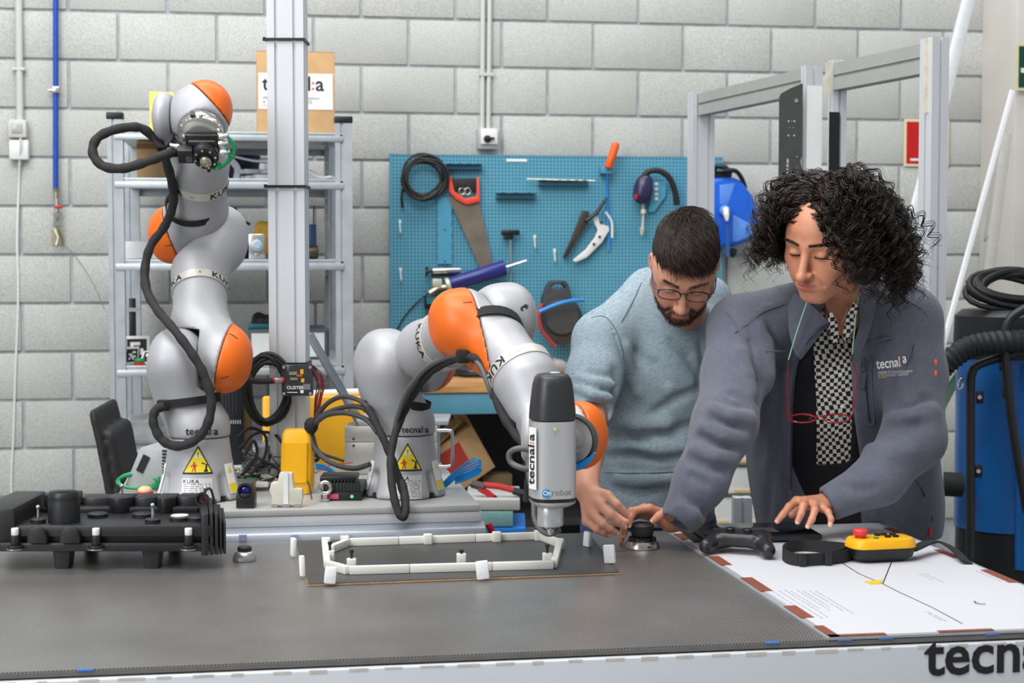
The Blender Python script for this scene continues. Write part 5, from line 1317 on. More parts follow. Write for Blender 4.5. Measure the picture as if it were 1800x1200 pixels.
# ================================================================== PEOPLE
def mat_skin(name, base, lips, hairc, stub):
    q = NT(name); b = q.b
    tc = q.n('ShaderNodeTexCoord')
    nz = q.n('ShaderNodeTexNoise', i_Scale=28.0, i_Detail=5.0); q.l(tc, 'Object', nz, 'Vector')
    rp = q.n('ShaderNodeValToRGB'); c = lin(base)
    rp.color_ramp.elements[0].position = .3; rp.color_ramp.elements[1].position = .72
    rp.color_ramp.elements[0].color = (c[0] * .93, c[1] * .84, c[2] * .80, 1); rp.color_ramp.elements[1].color = (min(1, c[0] * 1.06), c[1] * 1.04, c[2] * 1.04, 1)
    q.l(nz, 0, rp, 0)
    cur = rp
    n3 = q.n('ShaderNodeTexNoise', i_Scale=420.0, i_Detail=2.0); q.l(tc, 'Object', n3, 'Vector')
    for at, col, k, grain in (('flush', (206, 118, 92), .22, False), ('lip', lips, .8, False), ('stubble', stub, .85, True), ('brow', hairc, .95, True), ('lash', (30, 20, 18), .95, False), ('nail', (236, 190, 172), .7, False)):
        a = q.n('ShaderNodeAttribute', attribute_name=at)
        m = q.n('ShaderNodeMath', operation='MULTIPLY', i_1=k); q.l(a, 'Fac', m, 0)
        if grain:
            mr = q.n('ShaderNodeMapRange', i_1=.38, i_2=.6, i_3=.45, i_4=1.0); q.l(n3, 0, mr, 0)
            m2 = q.n('ShaderNodeMath', operation='MULTIPLY'); q.l(m, 0, m2, 0); q.l(mr, 0, m2, 1); m = m2
        mx = q.n('ShaderNodeMix', data_type='RGBA'); q.l(m, 0, mx, 0); q.l(cur, 2 if cur is not rp else 0, mx, 6); mx.inputs[7].default_value = lin(col) + (1,)
        cur = mx
    q.l(cur, 2, b, 'Base Color'); b.inputs['Roughness'].default_value = .48
    b.inputs['Subsurface Weight'].default_value = .12; b.inputs['Subsurface Radius'].default_value = (.010, .003, .0015); b.inputs['Subsurface Scale'].default_value = .6
    bp = q.n('ShaderNodeBump', i_Strength=.12, i_Distance=.001); q.l(n3, 0, bp, 'Height'); q.l(bp, 0, b, 'Normal')
    return q.m
def mirror(p):
    q = p.copy(); q[:, 0] = np.abs(q[:, 0]); return q
def head_sdf(p, male, open_eye=.0):
    """head in its own frame: face towards -y, z up, origin between the ears at eye level"""
    m = mirror(p)
    d = d_ell(p, (0, .020, .040), (.0745, .096, .080))
    d = smin(d, d_ell(p, (0, -.028, .032), (.062, .058, .055)), .03)                # forehead
    d = smin(d, d_ell(p, (0, -.022, -.040), (.0635 if male else .0575, .064, .078)), .03)
    d = smin(d, d_ell(m, (.050, -.022, .002), (.020, .040, .040)), .03)   # mid face
    jw = .054 if male else .045
    d = smin(d, d_cap(m, (jw, .000, -.066), (.016, -.066, -.099), .021, .017), .028)
    d = smin(d, d_ell(p, (0, -.074, -.101), (.021, .017, .0155)), .022)              # chin
    d = smin(d, d_ell(m, (.044, -.056, -.028), (.023, .019, .017)), .026)           # cheekbone
    d = smin(d, d_ell(m, (.030, -.068, -.056), (.020, .016, .022)), .026)           # cheek
    d = smin(d, d_cap(m, (.010, -.083, .0195), (.046, -.069, .018), .0085 if male else .0065, .006), .016)   # brow
    d = smax(d, -d_ell(m, (.0325, -.099, -.0015), (.0195, .0185, .0115)), .014)      # socket
    d = smin(d, d_ell(m, (.032, -.0755, -.002), (.0150, .0130, .0115)), .005)        # lid over the eyeball
    d = smax(d, -d_cap(m, (.018, -.0905, -.0065), (.046, -.079, -.0065), .0011, .0009), .003)   # lid slit
    nl = 0 if male else .004
    d = smin(d, d_cap(p, (0, -.083, .012), (0, -.109 - nl, -.034 - nl), .0078, .0102), .012)   # nose
    d = smin(d, d_ell(p, (0, -.1125 - nl, -.0385 - nl), (.0112, .0115, .0095)), .008)
    d = smin(d, d_ell(m, (.0125, -.1015, -.0425), (.0080, .0105, .0072)), .007)
    d = smax(d, -d_ell(m, (.0068, -.1085, -.0490), (.0042, .0055, .0030)), .003)     # nostril
    d = smin(d, d_ell(p, (0, -.078, -.069), (.030, .019, .021)), .018)               # muzzle
    d = smin(d, chain(m, [(0, -.0985, -.0650), (.010, -.0965, -.0648), (.022, -.0870, -.0690)], [.0043, .0044, .0022], .004), .006)
    d = smin(d, chain(m, [(0, -.0970, -.0755), (.011, -.0945, -.0750), (.021, -.0868, -.0705)], [.0058, .0054, .0022], .004), .006)
    d = smax(d, -chain(m, [(0, -.1035, -.0702), (.012, -.1010, -.0700), (.0245, -.0890, -.0700)], [.0016, .0016, .0012], .003), .003)
    d = smax(d, -d_cap(m, (.0205, -.0985, -.046), (.033, -.083, -.070), .0016, .0012), .010)
    d = smin(d, d_ell(m, (.0765, .012, -.010), (.0075, .0185, .031), Matrix.Rotation(.25, 3, 'X') @ Matrix.Rotation(-.35, 3, 'Z')), .008)
    d = smax(d, -d_ell(m, (.0830, .006, -.006), (.005, .0095, .017)), .005)
    return d
def head_attrs(male, flush=1.0):
    def bell(x, s): return np.exp(-(x / s) ** 2)
    def lip(p):
        x, z = np.abs(p[:, 0]), p[:, 2]
        return (np.clip(1.35 - (x / .0245) ** 2 - ((z + .0702 - .0) / .0105) ** 2 * 1.0, 0, 1) * (p[:, 1] < -.072)).astype(np.float32)
    def brow(p):
        x = np.abs(p[:, 0]); zc_ = .0235 - 3.5 * (x - .034) ** 2 + .02 * (x - .01)
        return (np.clip(1.3 - ((p[:, 2] - zc_) / (.0042 if male else .0042)) ** 2, 0, 1) * np.clip((x - .009) / .004, 0, 1) * np.clip((.055 - x) / .010, 0, 1) * (p[:, 1] < -.045)).astype(np.float32)
    def lash(p):
        x = np.abs(p[:, 0]); return (np.clip(1.25 - ((p[:, 2] + .0068 + 3.0 * (x - .032) ** 2 - .0012) / (.0021 if male else .0034)) ** 2, 0, 1) * (np.abs(x - .032) < .0155) * (p[:, 1] < -.066)).astype(np.float32)
    def fl(p):
        x = np.abs(p[:, 0]); return (flush * (bell(x - .042, .022) * bell(p[:, 2] + .035, .022) + bell(x, .016) * bell(p[:, 2] + .040, .014)) * (p[:, 1] < -.03)).astype(np.float32)
    def stub(p):
        if not male: return np.zeros(len(p), np.float32)
        x, z = np.abs(p[:, 0]), p[:, 2]
        jaw = np.clip((-.058 - z - 1.1 * np.maximum(0, .05 - x) * .0 + .62 * np.maximum(0, x - .034)) / .012, 0, 1) * (z > -.16)
        must = np.clip(1.4 - ((z + .0575) / .0085) ** 2, 0, 1) * (x < .030)
        gote = np.clip(1.5 - ((x - .027) / .009) ** 2, 0, 1) * (z < -.055)
        side = np.clip((x - .060) / .006, 0, 1) * (z < -.0) * (p[:, 1] < .005) * .8
        return (np.clip(np.maximum(np.maximum(jaw, must), np.maximum(gote, side)), 0, 1) * (p[:, 1] < .03) * (1 - lip(p))).astype(np.float32)
    return {'lip': lip, 'brow': brow, 'lash': lash, 'flush': fl, 'stubble': stub}
def to_local(M):
    Mi = np.array(M.inverted(), np.float32)
    return lambda p: p @ Mi[:3, :3].T + Mi[:3, 3]
def hit(f, px, py, d0, d1, n=260):
    """first point of the surface along the line of sight"""
    ds = np.linspace(d0, d1, n); pts = np.array([tuple(P(px, py, d)) for d in ds], np.float32)
    v = f(pts); k = np.argmax(v < 0)
    return float(ds[k]) if v[k] < 0 else None
def folds(f, lines, d0, d1):
    """creases and ridges traced on a garment; lines = (points, radius, depth sign)"""
    prim = []
    for pts, r, s in lines:
        w = []; n0 = len(pts); lh = None
        for i, (px, py) in enumerate(pts):
            h = hit(f, px, py, d0, d1); sn = math.sin(PI * (i + .5) / n0); ri = r * (.35 + .65 * sn)
            if h is None or (lh is not None and abs(h - lh) > .035): break
            lh = h; w.append(P(px, py, h + (-(1.15 - .80 * sn) * ri if s > 0 else .15 * r)))
        if len(w) >= 2: prim.append((w, r, s))
    def g(p):
        d = f(p)
        for w, r, s in prim:
            n = len(w); rs_ = [r * (.35 + .65 * math.sin(PI * (i + .5) / n)) for i in range(n)]
            lo = np.array(w).min(0) - 3.2 * r; hi = np.array(w).max(0) + 3.2 * r
            m = ((p > lo) & (p < hi)).all(1)
            if not m.any(): continue
            c = chain(p[m], w, rs_, .004)
            d[m] = smax(d[m], -c, r * 1.3) if s > 0 else smin(d[m], c, r * 2.0)
        return d
    return g
def join_meshes(parts):
    vs, qs, k = [], [], 0
    for v, q in parts: vs.append(v); qs.append(q + k); k += len(v)
    return np.concatenate(vs), np.concatenate(qs)
def strands(name, roots, dirs_fn, m, parent, seg, r0, sides=3, taper=.15):
    """many tapered hairs as one mesh; dirs_fn(i) -> list of points"""
    V, Q = [], []; k = 0
    for i in range(roots):
        pts = np.array(dirs_fn(i), np.float32); n = len(pts)
        t = np.gradient(pts, axis=0); t /= np.linalg.norm(t, axis=1)[:, None] + 1e-9
        a = np.array((.31, .47, .83), np.float32); u_ = np.cross(t, a); u_ /= np.linalg.norm(u_, axis=1)[:, None] + 1e-9; w_ = np.cross(t, u_)
        rr = (r0 * (1 - (1 - taper) * np.linspace(0, 1, n) ** 1.5))[:, None]
        for j in range(sides):
            an = 2 * PI * j / sides; V.append(pts + (u_ * math.cos(an) + w_ * math.sin(an)) * rr)
        idx = np.arange(n - 1)
        for j in range(sides):
            a0, b0 = k + j * n, k + ((j + 1) % sides) * n; Q.append(np.stack([a0 + idx, b0 + idx, b0 + idx + 1, a0 + idx + 1], 1))
        k += sides * n
    o = link(name, np_mesh(name, np.concatenate(V), np.concatenate(Q)), m, parent); o['kind'] = 'stuff'; return o
def mat_hair(name, c0, c1, rough=.38):
    q = NT(name); b = q.b
    tc = q.n('ShaderNodeTexCoord'); nz = q.n('ShaderNodeTexNoise', i_Scale=60.0, i_Detail=3.0); q.l(tc, 'Object', nz, 'Vector')
    rp = q.n('ShaderNodeValToRGB'); rp.color_ramp.elements[0].color = lin(c0) + (1,); rp.color_ramp.elements[1].color = lin(c1) + (1,)
    rp.color_ramp.elements[0].position = .35; rp.color_ramp.elements[1].position = .7
    q.l(nz, 0, rp, 0); q.l(rp, 0, b, 'Base Color'); b.inputs['Roughness'].default_value = rough; b.inputs['Specular IOR Level'].default_value = .45
    return q.m
def hand_sdf(p, wrist, palm, fingers, thumb, fr=.0088):
    """wrist = (pos, r); palm = list of knuckle positions; fingers = lists of joints; all world points"""
    d = None
    for kn in palm:
        e = d_cap(p, wrist[0], kn, wrist[1] * .62, fr * 1.22); d = e if d is None else smin(d, e, .012)
    for i, fg in enumerate(fingers):
        s = (1.0, 1.03, .98, .86)[i % 4]
        rs_ = [fr * 1.10 * s, fr * s, fr * .92 * s, fr * .80 * s][-len(fg):] if len(fg) <= 4 else [fr * s] * len(fg)
        e = chain(p, fg, rs_, .004); d = smin(d, e, .0055)
    if thumb: d = smin(d, chain(p, thumb, [fr * 1.6, fr * 1.22, fr * 1.05, fr * .9][:len(thumb)], .006), .009)
    return d
def nails(t, tips, m, fr=.0088):
    for tip, prev, up in tips:
        tip, prev, up = Vector(tip), Vector(prev), Vector(up)
        d = (tip - prev).normalized(); up = (up - d * up.dot(d)).normalized(); s = d.cross(up)
        vs = []; n = 6
        for j in range(4):
            for i in range(n + 1):
                a = (i / n - .5) * 1.5; r = fr * .86; l = (-.0055 + j * .0036) + (.0012 * math.cos(a * 2) if j == 3 else 0)
                vs.append(tip + d * l + (up * math.cos(a) + s * math.sin(a)) * (r + (.0 if j else -.0006)))
        MB().add(vs, [(j * (n + 1) + i, j * (n + 1) + i + 1, (j + 1) * (n + 1) + i + 1, (j + 1) * (n + 1) + i) for j in range(3) for i in range(n)]).build('fingernail', m, t)
M_NAIL = mat('fingernail', (226, 176, 160), .3, var=.02)
class NoAttr: pass
def person_mesh(name, comps, M, at, m, label, h=.0029):
    """one continuous skin; comps = [(f, lo, hi)], each evaluated only round its own box"""
    comps = [(f, np.array(tuple(lo), np.float32), np.array(tuple(hi), np.float32)) for f, lo, hi in comps]
    def f(p):
        d = np.full(len(p), .5, np.float32)
        for g, lo, hi in comps:
            q = np.maximum(np.maximum(lo - p, p - hi), 0); e = np.sqrt((q * q).sum(1)) + .02
            k = (q.max(1) <= 0)
            if k.any(): e[k] = g(p[k])
            d = smin(d, e, .012)
        return d
    lo = np.min([c[1] for c in comps], 0); hi = np.max([c[2] for c in comps], 0)
    v, q = sdf_mesh(f, lo, hi, h, 1)
    loc = to_local(M)(v.astype(np.float32)); k = (np.sqrt((loc ** 2).sum(1)) < .155).astype(np.float32)
    A = {n: g(loc) * k for n, g in at.items()}; A['nail'] = k * 0
    return tag(link(name, np_mesh(name, v, q, True, A), m), label, 'person')
# ------------------------------------------------------------------ the man
MH = CAMF.copy(); MH.translation = P(1203, 466, 3.86)
MH = MH @ Matrix.Rotation(R(-8), 4, 'Z') @ Matrix.Rotation(R(46), 4, 'X') @ Matrix.Rotation(R(7), 4, 'Y')
mh_loc = to_local(MH)
NB = P(1200, 545, 3.99)                                   # base of the neck
def f_mhead(p):
    q = mh_loc(p); d = head_sdf(q, True)
    d = smin(d, d_cap(p, MH @ Vector((0, .045, -.035)), NB, .050, .058), .02)
    return d
lo, hi = pbox([MH @ Vector((0, 0, 0))], .155); lo2, hi2 = pbox([NB], .07)
# right arm (left in the picture)
EL, WR = P(1033, 752, 3.80), P(1030, 858, 3.60)
wr = (P(1031, 862, 3.595), .0265)
kn = [P(1068, 871, 3.555), P(1055, 888, 3.545), P(1042, 903, 3.545), P(1032, 916, 3.555)]
fg = [[kn[0], P(1084, 886, 3.54), P(1093, 896, 3.545), P(1102, 905, 3.55)], [kn[1], P(1073, 905, 3.525), P(1084, 915, 3.53), P(1095, 924, 3.54)],
      [kn[2], P(1060, 920, 3.525), P(1071, 928, 3.53), P(1082, 935, 3.54)], [kn[3], P(1049, 930, 3.535), P(1059, 935, 3.54), P(1068, 940, 3.55)]]
th = [P(1042, 885, 3.60), P(1066, 898, 3.60), P(1086, 912, 3.60), P(1100, 918, 3.59)]
def f_marm(p):
    d = chain(p, [P(1045, 700, 3.86), EL, P(1031, 800, 3.71), WR], [.038, .038, .037, .0275], .02)
    return smin(d, hand_sdf(p, wr, kn, fg, th, .0096), .014)
M_SKINM = mat_skin('skin_man', (214, 160, 134), (186, 112, 100), (52, 36, 26), (78, 54, 42))
SRm, SLm = P(1058, 598, 3.95), P(1240, 530, 4.12)
def f_mtorso(p):
    d = d_ell(p, P(1165, 655, 4.06), (.150, .09, .14)); d = smin(d, d_ell(p, P(1145, 820, 4.08), (.135, .085, .17)), .06)
    d = smin(d, d_cap(p, NB, P(1165, 640, 4.05), .055, .08), .04)
    d = smin(d, chain(p, [P(1120, 590, 4.04), SRm, P(1045, 690, 3.87)], [.05, .042, .036], .03), .03)
    return smin(d, chain(p, [P(1200, 570, 4.08), SLm, P(1268, 640, 4.1), P(1275, 740, 4.0), P(1262, 860, 3.97)], [.05, .042, .036, .034, .026], .03), .03)
man = person_mesh('person', [(f_mhead, np.minimum(lo, lo2), np.maximum(hi, hi2)), (f_marm, *pbox([P(1045, 700, 3.86), EL, WR] + [f_[-1] for f_ in fg], .055)),
    (f_mtorso, *pbox([SRm, SLm, P(1045, 690, 3.87), P(1262, 860, 3.97), P(1145, 940, 4.08), P(1165, 600, 4.15)], .06))], MH, head_attrs(True), M_SKINM,
    'bearded person in pale blue T-shirt and glasses, bending over and reaching for the knob')
nails(man, [(f_[-1], f_[-2], -VF + VU * .6) for f_ in fg], M_NAIL, .0080)
# T-shirt
def f_shirt0(p):
    d = d_ell(p, P(1165, 655, 4.05), (.185, .125, .17))
    d = smin(d, d_ell(p, P(1150, 800, 4.06), (.170, .118, .19)), .06)
    d = smin(d, d_ell(p, P(1140, 900, 4.10), (.168, .120, .12)), .05)
    d = smin(d, d_cap(p, SRm, P(1140, 512, 4.06), .064, .055), .06)
    d = smin(d, d_cap(p, SLm, P(1150, 525, 4.08), .060, .055), .06)
    d = smin(d, d_cap(p, P(1175, 580, 4.03), P(1245, 600, 4.05), .07, .06), .06)
    d = smin(d, chain(p, [SRm, P(1043, 665, 3.89), P(1037, 722, 3.825)], [.068, .0615, .056], .04), .035)
    d = smin(d, chain(p, [SLm, P(1268, 640, 4.10), P(1275, 720, 4.02)], [.060, .058, .054], .04), .035)
    return d
lines = [
    ([(1085, 655), (1087, 680), (1084, 700), (1077, 716)], .012, 1),
    ([(1030, 655), (1055, 660), (1083, 663)], .006, 1), ([(1018, 672), (1048, 684), (1080, 690)], .007, 1), ([(1012, 690), (1040, 704), (1074, 708)], .007, 1),
    ([(1015, 664), (1045, 672), (1078, 676)], .007, -1), ([(1010, 682), (1040, 694), (1072, 699)], .007, -1), 
    ([(1082, 700), (1120, 698), (1160, 690), (1200, 672), (1240, 650)], .011, 1), ([(1090, 686), (1130, 684), (1170, 676)], .010, -1),
    ([(1078, 722), (1110, 733), (1150, 737), (1190, 728)], .010, 1), ([(1080, 708), (1120, 716), (1160, 716)], .012, -1),
    ([(1090, 752), (1130, 760), (1180, 758), (1225, 745)], .010, 1), ([(1080, 742), (1120, 748), (1170, 746)], .011, -1),
    ([(1150, 725), (1190, 700), (1230, 685)], .008, 1), ([(1070, 800), (1110, 795), (1160, 805), (1200, 800)], .009, 1), ([(1070, 785), (1110, 781), (1160, 790), (1200, 786)], .010, -1),
    ([(1060, 772), (1100, 770), (1140, 775)], .008, 1), ([(1090, 826), (1130, 831), (1180, 829)], .006, 1), ([(1090, 838), (1130, 842), (1180, 840)], .010, -1), ([(1080, 860), (1120, 868), (1160, 862)], .008, 1),
    ([(1120, 620), (1150, 640), (1170, 670)], .010, 1), ([(1180, 600), (1210, 625), (1230, 660)], .009, 1), ([(1235, 600), (1240, 640), (1230, 690)], .009, 1), ([(1100, 610), (1110, 660), (1120, 690)], .008, -1),
    ([(1110, 560), (1092, 590), (1070, 600), (1040, 605)], .003, 1), ([(1068, 562), (1085, 600), (1096, 640)], .003, 1),
]
lines = [(p_, r * (1.3 if r > .005 else 1), s) for p_, r, s in lines]
f_sh1 = folds(f_shirt0, lines, 3.6, 4.3)
HEM = P(1037, 738, 3.80); HEMN = (P(1035, 752, 3.795) - P(1041, 700, 3.85)).normalized()
def f_shirt(p):
    d = f_sh1(p)
    ds_ = chain(p, [SRm, P(1043, 665, 3.89), P(1037, 722, 3.825)], [.068, .0615, .056], .04); dt_ = np.minimum(d_ell(p, P(1165, 655, 4.05), (.185, .125, .17)), d_ell(p, P(1150, 800, 4.06), (.170, .118, .19)))
    d = np.maximum(d, np.where((ds_ < dt_) & (np.sqrt(((p - vn(HEM)) ** 2).sum(1)) < .14), d_half(p, HEM, HEMN), -1))
    d = smax(d, -d_cap(p, HEM + HEMN * .05, HEM - HEMN * .004, .041, .041), .003)
    d = smax(d, -d_sph(p, P(1064, 722, 3.79), .020), .004)
    d = smax(d, -d_ell(p, NB + VU * .030 - VF * .012, (.064, .066, .058)), .006)
    return smax(d, -d_box(p, (TX1 / 2, (TY0 + TY1) / 2, TZ / 2), (2, (TY1 - TY0) / 2 + .004, TZ / 2 + .004)), .004) if False else np.maximum(d, (TZ - .02) - p[:, 2])
def mat_heather():
    q = NT('heather_jersey'); b = q.b
    tc = q.n('ShaderNodeTexCoord'); mp = q.n('ShaderNodeMapping'); mp.inputs['Scale'].default_value = (90, 90, 760); mr_ = q.n('ShaderNodeMapping'); mr_.inputs['Rotation'].default_value = (0, R(30), 0); q.l(tc, 'Object', mr_, 0); q.l(mr_, 0, mp, 0)
    nz = q.n('ShaderNodeTexNoise', i_Scale=1.0, i_Detail=4.0); q.l(mp, 0, nz, 'Vector')
    rp = q.n('ShaderNodeValToRGB'); rp.color_ramp.elements[0].position = .28; rp.color_ramp.elements[1].position = .66
    rp.color_ramp.elements[0].color = lin((116, 134, 147)) + (1,); rp.color_ramp.elements[1].color = lin((156, 173, 182)) + (1,)
    q.l(nz, 0, rp, 0); q.l(rp, 0, b, 'Base Color'); b.inputs['Roughness'].default_value = .9
    bp = q.n('ShaderNodeBump', i_Strength=.05, i_Distance=.001); q.l(nz, 0, bp, 'Height'); q.l(bp, 0, b, 'Normal')
    return q.m
sl, sh_ = pbox([P(1165, 655, 4.05), SRm, SLm, P(1037, 740, 3.8), P(1140, 930, 4.1)], .16)
M_HEATH = mat_heather()
ts = blob('t_shirt', f_shirt, sl, sh_, .0058, M_HEATH, man, 2)
MB().tube([NB + VU * (.004 + .020 * math.sin(a)) + VR * .062 * math.cos(a) + VF * (.016 + .064 * math.sin(a)) for a in [2 * PI * i / 28 for i in range(28)]], .0055, 6, closed=True).build('neck_rib', M_HEATH, ts)
for pts in ([(1040, 558), (1062, 556), (1080, 575), (1093, 610), (1098, 640)], [(1128, 496), (1112, 530), (1092, 566)], [(1046, 829), (1090, 831), (1140, 831), (1185, 829)]):
    w_ = [(x, y, hit(f_sh1, x, y, 3.6, 4.3)) for x, y in pts]; w_ = [P(x, y, h - .0016) for x, y, h in w_ if h]
    if len(w_) > 2: MB().tube(crom(w_, 5), .0012, 6).build('seam', MATS['seam_grey'] if 'seam_grey' in MATS else mat('seam_grey', (92, 108, 122), .9), ts)
# small chest print
for i in range(9):
    a = 2 * PI * i / 9; px, py = 1270 + 8 * math.cos(a) * .6, 555 + 11 * math.sin(a); h = hit(f_sh1, px, py, 3.6, 4.3)
    if h: MB().ball(P(px, py, h), .0022, 6).build('chest_print', M_INK, ts)
# jeans and shoes
def f_jeans(p):
    d = d_ell(p, P(1140, 915, 4.12), (.168, .118, .12))
    for px, dx in ((1085, 0), (1195, .02)):
        k = P(px, 940, 4.12); kx, ky = k.x, k.y
        d = smin(d, chain(p, [Vector((kx, ky, .84)), Vector((kx, ky + .02, .48)), Vector((kx, ky + .04, .09))], [.088, .062, .05], .03), .04)
    return smax(smax(d, p[:, 2] - (TZ + .045), .01), .045 - p[:, 2], .01)
c = P(1140, 915, 4.12)
M_DENIM = mat('blue_denim', (52, 74, 112), .85, var=.25, scale=120, bump=.4, bscale=600)
blob('jeans', f_jeans, Vector((c.x - .3, c.y - .25, .03)), Vector((c.x + .3, c.y + .25, 1.03)), .012, M_DENIM, man)
def shoe(t, x, y, m):
    def f(p): return smax(smin(d_ell(p, (x, y + .01, .05), (.042, .07, .048)), d_ell(p, (x, y - .10, .030), (.046, .085, .035)), .04), .002 - p[:, 2], .008)
    return blob('shoe', f, (x - .08, y - .24, -.01), (x + .08, y + .12, .13), .010, m, t)
for px in (1085, 1195):
    k = P(px, 940, 4.12); shoe(man, k.x, k.y + .04, M_BLACK)
# hair, brows and beard
M_HAIRM = mat_hair('dark_brown_hair', (30, 23, 18), (66, 50, 38), .42)
def hairline_m(x, y, z):      # local: keep scalp above this
    return (z > .066 - .55 * max(0, y + .05) - (.028 if abs(x) > .055 and y > -.02 else 0)) or (y > .02 and z > -.055)
rr = random.Random(2)
def f_cap(p):
    q = mh_loc(p)
    d = d_ell(q, (0, .022, .042), (.0775, .0995, .0855))
    d = smin(d, d_ell(q, (0, -.02, .072), (.066, .066, .050)), .03)
    x, y, z = np.abs(q[:, 0]), q[:, 1], q[:, 2]
    cut = .066 - .9 * np.maximum(0, y + .058) + np.where(x > .052, -.3 * (x - .052), 0)
    cut = np.maximum(cut, np.where(y > .035, -.075 + (y - .035) * .0, -.012))
    return smax(d, cut - z, .010)
hm = blob('hair', f_cap, *pbox([MH @ Vector((0, .02, .05))], .15), .004, mat_hair('scalp_hair', (24, 18, 14), (40, 30, 24), .9), man)
MHn = np.array(MH, np.float32)
def wpts(l): l = np.array(l, np.float32); return l @ MHn[:3, :3].T + MHn[:3, 3]
def scalp_pt(r_, maxtry=50):
    while True:
        th_, ph_ = r_.uniform(0, 2 * PI), math.acos(r_.uniform(-.55, 1))
        n = Vector((math.sin(ph_) * math.cos(th_), math.sin(ph_) * math.sin(th_), math.cos(ph_)))
        x, y, z = .0775 * n.x, .022 + .099 * n.y, .042 + .086 * n.z
        cut = .070 - .9 * max(0, y + .058) + (-.3 * (abs(x) - .052) if abs(x) > .052 else 0); cut = max(cut, -.070 if y > .035 else -.010)
        if z > cut: return Vector((x, y, z)), Vector((n.x / .0775, n.y / .099, n.z / .086)).normalized()
def mhair(i):
    p0, n = scalp_pt(rr)
    ts_ = np.linspace(.03, -.03, 40); pp = wpts([tuple(p0 + n * t) for t in ts_]); v = f_cap(pp); k = int(np.argmax(v < 0)); p0 = p0 + n * (float(ts_[k]) - .001)
    fwd = Vector((.75 if rr.random() < .75 else -.3, -1, .15)); topn = max(0, n.z)
    t_ = (fwd - n * fwd.dot(n)) * (.35 + .65 * topn) + Vector((0, -.1, -.8)) * (1 - topn) * .8
    t_ = t_.normalized() + n * (.18 + .28 * topn * rr.random()) + Vector((rr.uniform(-.25, .25), rr.uniform(-.25, .25), rr.uniform(-.1, .2)))
    L = rr.uniform(.022, .042) * (.6 + .9 * topn) * (1.15 if p0.y < -.02 and topn > .3 else 1)
    if p0.z < .03: L *= .6
    pts = []
    for k in range(6):
        s = k / 5; q = p0 + t_ * (L * s) - n * (L * .30 * s * s) - Vector((0, 0, 1)) * (.05 * L * s * s); pts.append(q)
    return wpts([tuple(q) for q in pts])
strands('hair_strands', 8200, mhair, M_HAIRM, hm, 6, .0011)
rr = random.Random(5)
def fhair(kind):
    def g(i):
        while True:
            if kind == 'brow':
                s = rr.choice((-1, 1)); x = rr.uniform(.010, .054); z = .0235 - 3.5 * (x - .034) ** 2 + .02 * (x - .01) + rr.uniform(-.0035, .0035); d = Vector((s * .9, -.2, .35)); y0 = -.13; L = .007; x *= s
            else:
                x = rr.uniform(-.062, .062); z = rr.uniform(-.122, -.046); a = abs(x)
                ok = (z < -.088 and a < .05) or (abs(z + .0575) < .005 and a < .028) or (abs(a - .028) < .006 and z < -.055) or (a > .036 and z < -.062 + (a - .036) * .6)
                if not ok: continue
                d = Vector((x * 4, -.35, -1)); y0 = -.13; L = rr.uniform(.005, .009)
            ys = np.linspace(y0, .0, 90); pp = np.stack([np.full(90, x), ys, np.full(90, z)], 1).astype(np.float32)
            v = head_sdf(pp, True); k = int(np.argmax(v < 0))
            if v[k] >= 0: continue
            p0 = Vector((x, ys[k], z)); d = d.normalized() + Vector((rr.uniform(-.3, .3), -.35 + rr.uniform(-.2, .1), rr.uniform(-.2, .2)))
            return wpts([tuple(p0 + d * (L * s_ / 3) + Vector((0, 0, -.001)) * s_ * .3) for s_ in range(4)])
    return g
strands('eyebrow_hair', 120, fhair('brow'), M_HAIRM, man, 4, .00055)
strands('beard', 1000, fhair('beard'), mat_hair('brown_beard', (50, 34, 24), (92, 66, 48), .5), man, 4, .00055)
# glasses on the man
def lens_loop(cx_, cz_, w, h, y, n=24, k=2.6):
    pts = []
    for i in range(n):
        a = 2 * PI * i / n; c_, s_ = math.cos(a), math.sin(a)
        pts.append(Vector((cx_ + w * math.copysign(abs(c_) ** (2 / k), c_), y + .22 * (abs(cx_ + w * c_) - .03) ** 1 * .5, cz_ + h * math.copysign(abs(s_) ** (2 / k), s_))))
    return pts
gl = thing('eyeglasses', 'thin dark rectangular eyeglasses worn by the bearded person', 'glasses', MH @ Vector((0, -.112, -.02)))
M_GF = mat('dark_frame', (22, 22, 30), .3, .2); M_LENS = mat('clear_lens', (235, 240, 240), .03, trans=1.0, alpha=.16, var=0)
GM = MH @ Matrix.Translation((0, -.100, .006)) @ Matrix.Rotation(R(-10), 4, 'X')
for s in (-1, 1):
    lp = [GM @ v for v in lens_loop(s * .033, -.004, .0265, .0145, 0)]
    mb = MB(); mb.tube(lp, .0011, 6, closed=True); mb.tube(lp[0:13], .0017, 6); mb.build('lens_rim', M_GF, gl)
    mb = MB(); mb.add(lp, [tuple(range(len(lp)))]); mb.build('lens', M_LENS, gl, fixn=False)
    MB().tube([GM @ Vector((s * .059, .006, .003)), GM @ Vector((s * .070, .012, .003)), MH @ Vector((s * .0745, -.06, .002)), MH @ Vector((s * .0775, .0, .006)), MH @ Vector((s * .079, .022, -.004))], .0016, 6).build('temple_arm', mat('purple_temple', (44, 36, 96), .35), gl)
    MB().tube([GM @ Vector((s * .0075, .004, -.004)), GM @ Vector((s * .0085, .011, -.010))], .0009, 5).build('nose_pad', M_GF, gl)
MB().tube(crom([GM @ Vector(v) for v in ((-.0075, 0, .001), (0, -.0015, .0035), (.0075, 0, .001))], 4), .0013, 6).build('bridge', M_GF, gl)
